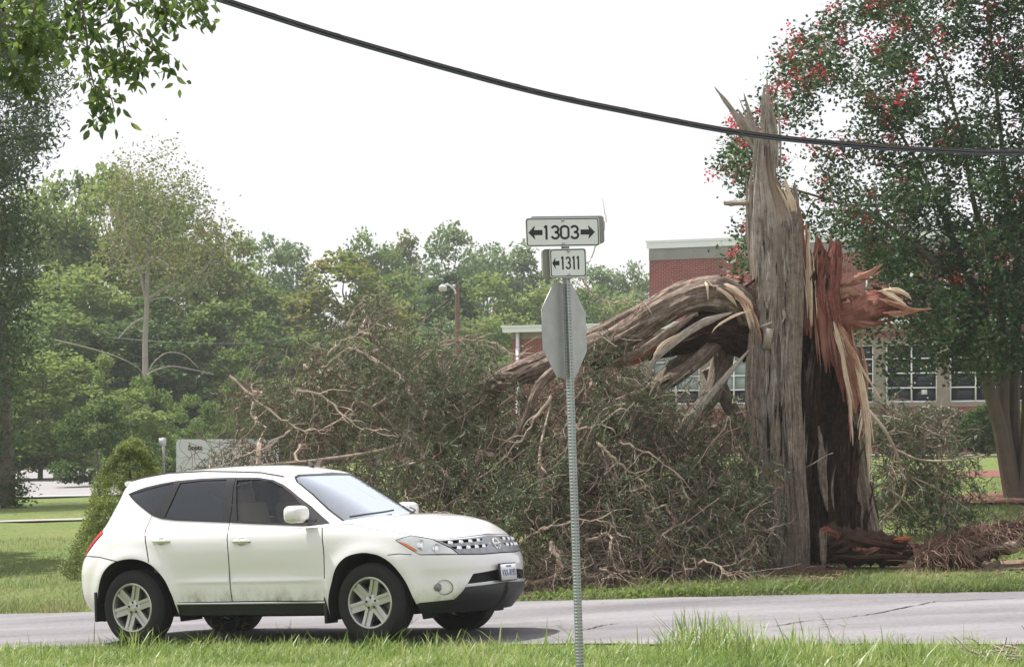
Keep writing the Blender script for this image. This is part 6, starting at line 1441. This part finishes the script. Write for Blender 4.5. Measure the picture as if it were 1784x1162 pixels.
oc = empty('wood_chunk', A3(1572, 940, 29.3), 'small bright orange chunk of torn wood on the rotten log', 'wood chunk'); splinter('body', [(1556,940,29.3),(1572,939,29.3),(1586,938,29.3)], .04, plain('orange_wood', (.34, .085, .035), .8, var=.5, scale=14), oc, np.array(oc.location), .6, tip=.5)
M_rootmat = plain('root_mat_soil', (.080, .040, .027), .95, var=.7, scale=16, bump=1.0)
M_root = plain('pale_root', (.20, .125, .09), .9, var=.4, scale=8)
t, o, P, rr = lump('root_mat', 'torn mat of soil and fine pale roots at the right road edge', 'roots', [(1598,985,29.0),(1650,968,29.0),(1690,955,29.1),(1740,938,29.2),(1790,930,29.3),(1850,925,29.4)], [.17,.22,.20,.17,.14,.10], M_rootmat, seed=61, rough=.35, n=26)
rr_ = np.random.default_rng(6); mb = MB()
for k in range(620):
    i = rr_.integers(1, len(P) - 1); a = rr_.uniform(0, 2 * pi); d = np.array([rr_.normal() * .5, -abs(cos(a)), abs(sin(a)) * .8 + .1]); p0 = P[i] + d / np.linalg.norm(d) * rr[i] * rr_.uniform(.75, 1.0); T = curly(p0, d + [rr_.normal() * 1.2, 0, -.5], rr_.uniform(.15, .55), rr_, 6, .9, .7); mb.tube(T - o, np.linspace(.006, .002, 7) * rr_.uniform(.6, 1.5), 3, cap=False)
mb.build('fine_roots', M_root, t)['kind'] = 'stuff'
for pts, w in (([(1690,965,28.85),(1720,958,28.85),(1750,955,28.85)], .06), ([(1705,1003,28.8),(1725,990,28.8),(1742,978,28.8)], .07), ([(1735,948,28.9),(1765,952,28.9),(1784,930,28.9)], .04)): splinter('bark_piece', pts, w, M_limb, t, o, .5, tip=.4)
st = empty('field_stone', A3(1762, 953, 29.0), 'pale tan stone at the right end of the root mat', 'stone'); mb = MB(); bm = bmesh.new(); bmesh.ops.create_icosphere(bm, subdivisions=3, radius=1)
mb.add(np.array([np.array(v.co) * [.13, .09, .075] * (1 + .2 * mnoise.noise(v.co * 1.7)) for v in bm.verts]), np.array([[v.index for v in f.verts] for f in bm.faces])); bm.free(); mb.build('body', plain('tan_stone', (.33, .25, .19), .9, var=.3, scale=9), st)
# chips and bark litter scattered round the stump
r_ = np.random.default_rng(14); mb = MB()
for k in range(420):
    x = r_.choice([r_.uniform(1290, 1784), r_.uniform(950, 1400), r_.uniform(1380, 1500)]); Yv = r_.uniform(27.2, 30.6); wx = (x - CX) * Yv / F
    if line_side(wx, Yv, L1A, L1B) < .12: continue
    mb.box((wx, Yv, gz1(wx, Yv) + .02), r_.uniform(.01, .05, 3) * [2.2, 1, .5], Matrix.Rotation(r_.uniform(0, 3), 3, 'Z') @ Matrix.Rotation(r_.uniform(-.5, .5), 3, 'Y'))
tag(mb.build('wood_chips', plain('bark_chips', (.19, .10, .06), .9, var=.6, scale=3), None, smooth=False), kind='stuff')
# ---------------------------------------------------------------- route signs and stop sign on one post
M_galv = plain('galvanised_steel', (.36, .38, .39), .42, .7, var=.22, scale=5)
M_alum = plain('dull_aluminium', (.40, .40, .395), .5, .55, var=.3, scale=7)
M_swhite = plain('sign_white', (.72, .72, .74), .5, var=.12, scale=9)
M_sblack = plain('sign_black', (.010, .010, .012), .5)
def rrect(w, h, rad, n=6):
    out = []
    for cx, cy_, a0 in ((w/2-rad, h/2-rad, 0), (-w/2+rad, h/2-rad, 90), (-w/2+rad, -h/2+rad, 180), (w/2-rad, -h/2+rad, 270)):
        out += [(cx + rad * cos(radians(a0 + 90 * i / n)), cy_ + rad * sin(radians(a0 + 90 * i / n))) for i in range(n + 1)]
    return out
def ring_band(mb, outer, inner, M, d):
    n = len(outer); V = [(p[0], p[1], 0) for p in outer] + [(p[0], p[1], 0) for p in inner] + [(p[0], p[1], d) for p in outer] + [(p[0], p[1], d) for p in inner]; V = [M @ Vector(v) for v in V]
    Fq = []
    for i in range(n):
        j = (i + 1) % n; Fq += [(2*n+i, 2*n+j, 3*n+j, 3*n+i), (i, j, 2*n+j, 2*n+i), (n+j, n+i, 3*n+i, 3*n+j)]
    mb.add(V, Fq)
def stroke(mb, pts, w, M, d):
    """flat stroke of even width along a path, butt ends"""
    P = np.array(pts, float); T = np.gradient(P, axis=0); T[0] = P[1] - P[0]; T[-1] = P[-1] - P[-2]; T /= np.linalg.norm(T, axis=1)[:, None]; Nn = np.stack([-T[:, 1], T[:, 0]], -1) * w / 2; n = len(P)
    A_, B_ = P + Nn, P - Nn; V = [M @ Vector((*p, z)) for z in (0, d) for p in (*A_, *B_)]; Fq = []
    for i in range(n - 1): Fq += [(2*n+i, 2*n+i+1, 3*n+i+1, 3*n+i)[::-1], (i, i+1, 2*n+i+1, 2*n+i), (n+i+1, n+i, 3*n+i, 3*n+i+1)]
    mb.add(V, Fq)
def arc(cx, cy_, rx, ry, a0, a1, n=12): return [(cx + rx * cos(radians(a0 + (a1 - a0) * i / n)), cy_ + ry * sin(radians(a0 + (a1 - a0) * i / n))) for i in range(n + 1)]
def digit(ch, w, h, sw):
    a, b = w / 2 - sw / 2, h / 2 - sw / 2
    if ch == '1': return [[(-.18 * w, b - .10 * h), (.06 * w, b + sw * .3)], [(.06 * w, b + sw / 2), (.06 * w, -h / 2)]]
    if ch == '0': return [[(a * c, 0) for c in ()] or arc(0, h * .22, a, b - h * .22, 0, 180) + arc(0, -h * .22, a, b - h * .22, 180, 360) + [(a, h * .22)]]
    if ch == '3': return [arc(0, b - .5 * (b) , a * .92, b * .5, 160, -60, 14) + [(-.05 * w, .0)], [(-.05 * w, 0)] + arc(0, -b + .52 * b, a, b * .52, 62, -165, 16)]
ARROW = [(-.5, 0), (-.08, .42), (-.02, .42), (-.10, .17), (.5, .17), (.5, -.17), (-.10, -.17), (-.02, -.42), (-.08, -.42)]
def build_signs():
    Y = 19.0; base = at(1009, 1200, Y); zb = gz1(base.x, Y); x0 = (1009 + (gz1(base.x, Y) - base.z) * 0 - CX) * Y / F
    t = empty('road_sign_post', (base.x + .01, Y, zb), 'perforated steel post carrying 1303 and 1311 route plates and the grey back of an octagon', 'road sign')
    t.rotation_euler = (0, radians(-2.0), 0)
    def Lz(py, px): p = at(px, py, Y); q = Matrix.Rotation(radians(2.0), 3, 'Y') @ (p - t.location); return q
    ztop = Lz(383, 980).z
    # square tube with real holes: four walls, each a strip lattice
    mb = MB(); s = .0225; hp = .0254; hr = .0050; z0, z1 = -.35, ztop - .02; nh = int((z1 - z0) / hp); th = .0022
    V, Fq = [], []
    def wallstrip(org, ux, nrm):
        for k in range(nh):
            zc = z0 + (k + .5) * hp; ring = [(hr * cos(radians(a)), hr * sin(radians(a))) for a in range(0, 360, 45)]; sq = [(s, 0), (s, hp/2), (0, hp/2), (-s, hp/2), (-s, 0), (-s, -hp/2), (0, -hp/2), (s, -hp/2)]; b = len(V)
            for dd in (0, -th):
                for u, z in sq + ring: V.append(tuple(np.array(org) + np.array(ux) * u + np.array(nrm) * dd + np.array([0, 0, zc + z])))
            for i in range(8):
                j = (i + 1) % 8; Fq.append((b + i, b + j, b + 8 + j, b + 8 + i)); Fq.append((b + 8 + i, b + 8 + j, b + 24 + j, b + 24 + i)); Fq.append((b + 16 + j, b + 16 + i, b + 24 + i, b + 24 + j))
    for k in range(4):
        a = k * pi / 2; n_ = (cos(a), sin(a), 0); u_ = (-sin(a), cos(a), 0); wallstrip(np.array(n_) * s, u_, n_)
    mb.add(np.array(V), np.array(Fq)); post = mb.build('post', M_galv, t, smooth=False); post.rotation_euler = (0, 0, radians(-42))
    Rx = Matrix.Rotation(radians(90), 4, 'X')
    def plate(w, h, pc, yaw, text, arrows, off):
        c = Lz(pc[1], pc[0]); M = Matrix.Translation((c.x, -.045, c.z)) @ Matrix.Rotation(radians(yaw), 4, 'Z') @ Rx
        rad = .022; mb = MB(); mb.prism(rrect(w, h, rad), M, .003); pl = mb.build('route_plate', M_swhite, t, smooth=False)
        mb = MB(); ring_band(mb, rrect(w - .012, h - .012, rad * .8), rrect(w - .026, h - .026, rad * .6), M @ Matrix.Translation((0, 0, .003)), .0012)
        for (ch, cx_, dw, dh) in text:
            for st_ in digit(ch, dw, dh, .0165): stroke(mb, [(cx_ + p[0], p[1] + off) for p in st_], .0175 if w > .4 else .0125, M @ Matrix.Translation((0, 0, .003)), .0012)
        for (cx_, wd, ht, flip) in arrows:
            P = [((-p[0] if flip else p[0]) * wd + cx_, p[1] * ht + off) for p in ARROW]; P = P if not flip else P[::-1]; mb.prism(P, M @ Matrix.Translation((0, 0, .003)), .0012)
        mb.build('legend', M_sblack, pl, smooth=False)
        for zz in (h / 2 - .022, -h / 2 + .018):
            mb = MB(); mb.lathe([(0, .009), (.006, .009), (.011, .005), (.012, 0)], 10); bo = mb.build('bolt', M_galv, pl); bo.matrix_local = M @ Matrix.Translation((.004, zz, .003))
        # second plate back to back on the far side of the post
        return M
    def back(w, h, pc, yaw, dx, dz):
        c = Lz(pc[1], pc[0]); M = Matrix.Translation((c.x + dx, .062, c.z + dz)) @ Matrix.Rotation(radians(yaw), 4, 'Z') @ Rx
        mb = MB(); mb.prism(rrect(w, h, .024), M, .078); mb.build('rear_plate', plain('aged_plate_edge', (.25, .24, .22), .5, .4, var=.2, scale=6), t, smooth=False)
    M1 = plate(.60, .226, (980, 405.5), 14, [('1', -.137, .07, .112), ('3', -.062, .075, .112), ('0', .016, .078, .112), ('3', .096, .075, .112)], [(-.222, .115, .118, False), (.204, .118, .118, True)], -.002)
    plate(.292, .226, (989.5, 459), 8, [('1', -.045, .04, .105), ('3', .000, .050, .105), ('1', .044, .04, .105), ('1', .079, .04, .105)], [(-.098, .058, .10, False)], .0)
    back(.60, .218, (982, 404), 14, .012, .012); back(.305, .226, (986, 459), 8, -.042, .002)
    # octagon seen from behind, nearly edge on
    c = Lz(575.5, 981); R_ = .405; oc = [(R_ * cos(radians(22.5 + 45 * i)), R_ * sin(radians(22.5 + 45 * i))) for i in range(8)]
    M = Matrix.Translation((-.03, .047, c.z)) @ Matrix.Rotation(radians(61), 4, 'Z') @ Rx
    mb = MB(); mb.prism(oc, M, .003); st = mb.build('stop_sign_back', M_alum, t, smooth=False)
    mb = MB(); mb.prism([(p[0] * .995, p[1] * .995) for p in oc], M @ Matrix.Translation((0, 0, -.0016)), .0012); mb.build('stop_sign_face', plain('stop_red', (.42, .02, .025), .5), st, smooth=False)
    return t
build_signs()

# ---------------------------------------------------------------- cable over the road
def cable():
    pts = [(-700,-420,12.6),(-200,-190,13.2),(150,-75,13.6),(380,-2,14.0),(600,68,14.4),(900,152,15.0),(1100,196,15.5),(1300,233,16.0),(1500,254,16.5),(1640,262,16.9),(1784,265,17.3),(2100,252,18),(2600,180,19)]
    P = cr([A3(*p) for p in pts], 10); t = empty('overhead_cable', tuple(P[0]), 'thick black communications cable lashed to a wire across the sky', 'cable'); o = np.array(t.location)
    mb = MB(); mb.tube(P - o, .0112, 10); mb.build('main_cable', plain('black_sheath', (.012, .013, .018), .35), t)
    mb = MB(); mb.tube(P - o + [0, -.010, -.015], .0075, 8); mb.build('second_cable', plain('grey_sheath', (.045, .05, .07), .35), t)
    mb = MB(); mb.tube(P - o + [0, .002, .0155], .0042, 6); mb.build('carrier_wire', plain('rusty_wire', (.10, .055, .04), .8, var=.4, scale=8), t)
    L_ = np.concatenate([[0], np.cumsum(np.linalg.norm(np.diff(P, axis=0), axis=1))]); s = np.linspace(0, L_[-1], 2600); Q = np.stack([np.interp(s, L_, P[:, i]) for i in range(3)], -1); a = s * 2 * pi / .42
    mb = MB(); mb.tube(Q - o + np.stack([0 * a, .014 * np.cos(a), .020 * np.sin(a)], -1), .0014, 3, cap=False); mb.build('lashing_wire', M_galv, t)
cable()
# ---------------------------------------------------------------- lamp pole and its wire
def lamp_pole():
    Y = 118.0; b = A3(799, 700, Y); g_ = gz1(b[0], Y); t = empty('lamp_pole', (b[0], Y, g_), 'brown wooden pole with a white yard lamp on a curved arm', 'lamp post'); o = np.array(t.location)
    mb = MB(); mb.tube([A3(801, 800, Y) - o, A3(799, 650, Y) - o, A3(796, 494, Y) - o], [.15, .135, .11], 10); mb.build('pole', plain('weathered_pole', (.16, .10, .075), .95, var=.3, scale=2), t)
    Mw = plain('lamp_white', (.62, .63, .66), .4); mb = MB(); mb.tube(cr([A3(794,512,Y-.12)-o, A3(791,504,Y-.14)-o, A3(783,497,Y-.16)-o, A3(775,496,Y-.16)-o], 5), .045, 8); mb.build('lamp_arm', Mw, t)
    c = A3(771.5, 501, Y - .16) - o; mb = MB(); mb.lathe([(0,.16),(.09,.16),(.11,.10),(.20,.05),(.20,.02)], 16, 'Z', c); mb.build('lamp_head', Mw, t)
    mb = MB(); mb.lathe([(.20,.02),(.195,-.12),(.17,-.18),(0,-.18)], 16, 'Z', c); mb.build('lamp_glass', plain('lamp_diffuser', (.55, .48, .45), .3), t)
    mb = MB(); mb.box(A3(791, 498, Y - .15) - o, (.14, .10, .12)); mb.build('photo_cell', Mw, t, smooth=False)
    P = cr([A3(792,500,Y), A3(740,520,Y+1), A3(660,553,Y+3), A3(560,580,Y+5), A3(440,597,Y+8), A3(300,596,Y+11), A3(200,588,Y+14), A3(120,575,Y+16)], 8)
    w = empty('power_line', tuple(P[0]), 'thin grey wire running left from the lamp pole before the wood', 'wire'); mb = MB(); mb.tube(P - P[0], .014, 5); mb.build('wire', plain('wire_grey', (.22, .23, .24), .6), w)
lamp_pole()
# ---------------------------------------------------------------- school name wall and small post
def name_wall():
    Y = 44.0; b = A3(307, 850, Y); zb = gz1(b[0], Y); top = A3(307, 765, Y)[2]; t = empty('school_name_wall', (b[0], Y, zb - .05), 'low pale concrete name wall with dark lettering half hidden by fallen branches', 'sign'); h = top - zb + .05
    t.rotation_euler = (0, 0, radians(-8))
    Mc = plain('pale_concrete', (.66, .66, .69), .85, var=.12, scale=5, bump=.1); mb = MB()
    Mx = Matrix.Rotation(radians(90), 4, 'X'); prof = [(0, 0), (1.85, 0), (1.85, h), (.07, h), (.035, h - .01), (0, h - .06)]; mb.prism(prof, Mx @ Matrix.Translation((0, 0, -.28)), .28); mb.build('wall', Mc, t, smooth=False)
    Ml = plain('dark_letters', (.03, .03, .04), .6)
    for s_, x, z, sz in (('Scott', .225, h - .195, .125), ('munity', 1.20, h - .19, .118)):
        cu = bpy.data.curves.new('lettering', 'FONT'); cu.body = s_; cu.size = sz; cu.extrude = .004; cu.offset = .0045; tmp = bpy.data.objects.new('tmp', cu); COL.objects.link(tmp); dg = bpy.context.evaluated_depsgraph_get(); me = bpy.data.meshes.new_from_object(tmp.evaluated_get(dg)); bpy.data.objects.remove(tmp); me.materials.clear()
        l = link('lettering', me, t, Ml); l.location = (x, -.004, z); l.rotation_euler = (radians(90), 0, 0)
name_wall()
p = at(285, 815, 92); t = empty('small_sign_post', (p.x, 92, gz1(p.x, 92)), 'small grey post with a plate beside the parking lot', 'post'); mb = MB(); mb.box((0, 0, .85), (.10, .10, 1.9)); mb.build('post', plain('post_grey', (.27, .27, .25), .7), t, smooth=False); mb = MB(); mb.box((-.03, -.07, 1.62), (.28, .02, .3)); mb.build('plate', plain('plate_pale', (.45, .50, .46), .6), t, smooth=False)

# ---------------------------------------------------------------- grass
def blades(P, h, w, r, lean=.35, curve=.5):
    """P (n,3) feet; three-step tapering blades that bend over"""
    n = len(P); a = r.uniform(0, 2 * pi, n); d = np.stack([np.cos(a), np.sin(a), 0 * a], -1); s = np.stack([-np.sin(a + r.normal(size=n) * .6), np.cos(a), 0 * a], -1); ln = r.uniform(0, 1, n)[:, None] * lean; h = np.asarray(h)[:, None] if np.ndim(h) else np.full((n, 1), h); w = np.asarray(w)[:, None] if np.ndim(w) else np.full((n, 1), w)
    V = []
    for u, ww in ((0, 1.0), (.45, .85), (.8, .5)):
        c = P + np.array([0, 0, 1]) * h * u * (1 - .25 * curve * u * ln) + d * h * (ln * u + curve * ln * u * u); V += [c - s * w * ww / 2, c + s * w * ww / 2]
    V.append(P + np.array([0, 0, 1]) * h * (1 - .35 * curve * ln) + d * h * (ln + curve * ln)); V = np.stack(V, 1); i = np.arange(n)[:, None] * 7
    return V.reshape(-1, 3), [(np.array([(0, 1, 3, 2), (2, 3, 5, 4)])[None] + i[:, None]).reshape(-1, 4), (np.array([(4, 5, 6)])[None] + i[:, None]).reshape(-1, 3)]
M_grass = leafy('grass_blade', [(.085,.155,.032),(.15,.24,.052),(.24,.32,.09),(.38,.38,.19)], trans=.4, rough=.45, patch=1.3)
M_grass2 = leafy('lawn_blade', [(.06,.105,.026),(.11,.165,.042),(.18,.215,.075),(.25,.21,.11)], trans=.35, rough=.6, patch=.8)
def verge():
    r = np.random.default_rng(55); n = 95000; Yv = 17.6 + (r.uniform(0, 1, n) ** .8) * 8.5; X = r.uniform(-.235, .235, n) * Yv; d = line_side(X, Yv, L2A, L2B); edge = .05 + .16 * vnoise(X * 2.2, Yv * 0, 12) + .08 * vnoise(X * 7, Yv * 0, 13); k = d < -edge * 1.0; X, Yv, d = X[k], Yv[k], d[k]
    tuft = .5 + .5 * vnoise(X * 1.3, Yv * 1.3, 21); fine = .5 + .5 * vnoise(X * 5, Yv * 5, 22); P = np.column_stack([X, Yv, gz(X, Yv) - .01]); h = (.035 + .17 * (tuft * fine) ** 1.4 + .03 * r.uniform(size=len(X))) * r.uniform(.6, 1.5, len(X)); V, Fl = blades(P, h, .0055 + .004 * r.uniform(size=len(X)), r, .9, .9)
    o = link('grass', mesh_np('grass', V, Fl, smooth=False), None, M_grass); tag(o, kind='stuff')
    # tall seed stems and broad blades
    cl = [(1220,1125,34,190,.34),(1255,1128,26,120,.32),(1170,1135,30,60,.26),(1310,1130,20,36,.32),(1395,1135,24,50,.30),(1500,1140,40,50,.26),(1580,1150,40,60,.24),(970,1120,18,30,.25),(880,1115,12,22,.27),(660,1122,24,34,.24),(770,1120,30,40,.2),(230,1125,30,60,.26),(270,1118,20,40,.24),(120,1140,60,40,.2),(480,1120,70,80,.16),(560,1125,50,60,.18),(740,1140,60,70,.24),(1060,1140,60,60,.2),(1680,1150,60,60,.2),(40,1135,40,40,.2),(860,1150,60,80,.22),(1440,1150,60,80,.25),(1330,1155,80,110,.24)]
    Ps, hs, ws = [], [], []
    for x, y, s_, n_, hh in cl:
        for _ in range(n_):
            px, py = x + r.normal() * s_, y + abs(r.normal()) * 12; Y_ = 21.5
            for _k in range(6): p = at(px, py, Y_); Y_ = float(np.clip((CAMH - gz1(p.x, Y_)) * F / (py - HZ), 17.5, 24.5))
            p = at(px, py, Y_)
            if line_side(p.x, Y_, L2A, L2B) > -.02: continue
            Ps.append((p.x, Y_, gz1(p.x, Y_) - .01)); hs.append(hh * r.uniform(.5, 1.25)); ws.append(r.uniform(.007, .016))
    V, Fl = blades(np.array(Ps), np.array(hs), np.array(ws), r, .65, .8); tag(link('tall_grass', mesh_np('tall_grass', V, Fl, smooth=False), None, M_grass), kind='stuff')
    mb = MB()                                              # bending seed heads
    for x, y, s_, hh in ((655,1118,10,.42),(690,1116,8,.34),(520,1120,20,.25),(390,1118,20,.25),(420,1117,10,.22),(700,1117,16,.3),(1460,1128,10,.3),(990,1116,10,.2)):
        for _ in range(3):
            px = x + r.normal() * s_; Y_ = 21.5
            for _k in range(6): p = at(px, y, Y_); Y_ = float(np.clip((CAMH - gz1(p.x, Y_)) * F / (y - HZ), 17.5, 24.2))
            p = np.array(at(px, y, Y_)); d = np.array([r.normal() * .3, r.normal() * .2, 1.0]); T = curly(p, d, hh, r, 8, .12, .35); mb.tube(T, np.linspace(.0022, .001, 9), 3, cap=False)
            for z in range(5): T2 = curly(T[5 + z % 3], d + r.normal(size=3), .07, r, 3, .2, .3); mb.tube(T2, np.linspace(.0022, .001, 4), 3, cap=False)
    tag(mb.build('seed_stems', plain('dry_grass_stem', (.24, .20, .10), .8), None), kind='stuff')
    # far verge and lawn
    n = 125000; Yv = 25.6 + (r.uniform(0, 1, n) ** 1.9) * 24; X = r.uniform(-.235, .24, n) * Yv; d = line_side(X, Yv, L1A, L1B); k = (d > .03 + .12 * vnoise(X * 2, Yv * 0, 31)); X, Yv = X[k], Yv[k]
    thin = np.zeros(len(X), bool)
    for sx_, sy_, rx_, ry_ in SOILS: thin |= ((X - sx_) / rx_) ** 2 + ((Yv - sy_) / ry_) ** 2 < 1 + .5 * vnoise(X * 3, Yv * 3, 37)
    k = ~thin | (r.uniform(size=len(X)) < .18); X, Yv = X[k], Yv[k]
    dd = line_side(X, Yv, L1A, L1B); P = np.column_stack([X, Yv, gz(X, Yv) - .005]); h = np.where(dd < 1.4, .13, .06) * r.uniform(.5, 1.5, len(X)) * (1 + .6 * vnoise(X * 2.5, Yv * 2.5, 34)); V, Fl = blades(P, h, .007 + .004 * r.uniform(size=len(X)), r, .9, .8)
    tag(link('lawn_grass', mesh_np('lawn_grass', V, Fl, smooth=False), None, M_grass2), kind='stuff')
    # broad-leaved weeds along the far edge
    n = 2600; X = r.uniform(-7, 6.4, n); Yv = L1A[1] + (X - L1A[0]) * (L1B - L1A)[1] / (L1B - L1A)[0] + .12 + abs(r.normal(size=n)) * .35; P = np.column_stack([X, Yv, gz(X, Yv) + r.uniform(.01, .10, n)]); k = vnoise(X * 1.7, X * 0, 41) > -.25; V, Fq = leaf_quads(P[k], .075, r=r, aspect=.7)
    tag(link('verge_weeds', mesh_np('verge_weeds', V, Fq, smooth=False), None, G['light']), kind='stuff')
verge()
build_car()
# shade tree just outside the left edge of the view
place_tree('shade_tree', -593, -3, 43, 934, 'spread_a', 'mid', 'leafy tree standing left of the view that shades the lawn')
# broken twigs in the grass at the lower right corner
r_ = np.random.default_rng(71); tb = at(1778, 1152, 19.1); tw_ = empty('twig_heap', (tb.x, 19.1, gz1(tb.x, 19.1) - .02), 'grey dead twigs lying in the grass at the lower right corner', 'twigs'); mb = MB()
for k in range(46):
    p0 = np.array([r_.uniform(-.35, .45), r_.uniform(-.5, .3), r_.uniform(.0, .12)]); T = curly(p0, r_.normal(size=3) * [1, 1, .35] + [0, 0, .15], r_.uniform(.08, .30), r_, 6, .5, .2); mb.tube(T, np.linspace(.008, .003, 7) * r_.uniform(.6, 1.4), 4, cap=False)
mb.build('twigs', plain('grey_twig', (.26, .21, .18), .9, var=.4, scale=6), tw_)['kind'] = 'stuff'
# leaf litter and small twigs on the asphalt
r_ = np.random.default_rng(91); C_ = []
while len(C_) < 260:
    X_, Y_ = r_.uniform(-7, 6.5), r_.uniform(19.5, 30.5); a_, b_ = line_side(X_, Y_, L2A, L2B), -line_side(X_, Y_, L1A, L1B)
    if a_ > .02 and b_ > .02 and r_.uniform() < .08 + math.exp(-b_ * 2.2) + .8 * math.exp(-a_ * 3): C_.append((X_, Y_, gz1(X_, Y_) + .022))
V, Fq = leaf_quads(np.array(C_), .045, r=r_, aspect=.5); V[:, 2] = np.repeat([c[2] for c in C_], 4) + np.abs(V[:, 2] - np.repeat([c[2] for c in C_], 4)) * .3
tag(link('leaf_litter', mesh_np('leaf_litter', V, Fq, smooth=False), None, leafy('dead_leaf', [(.12,.075,.04),(.20,.13,.07),(.12,.16,.05)], trans=.1)), kind='stuff')
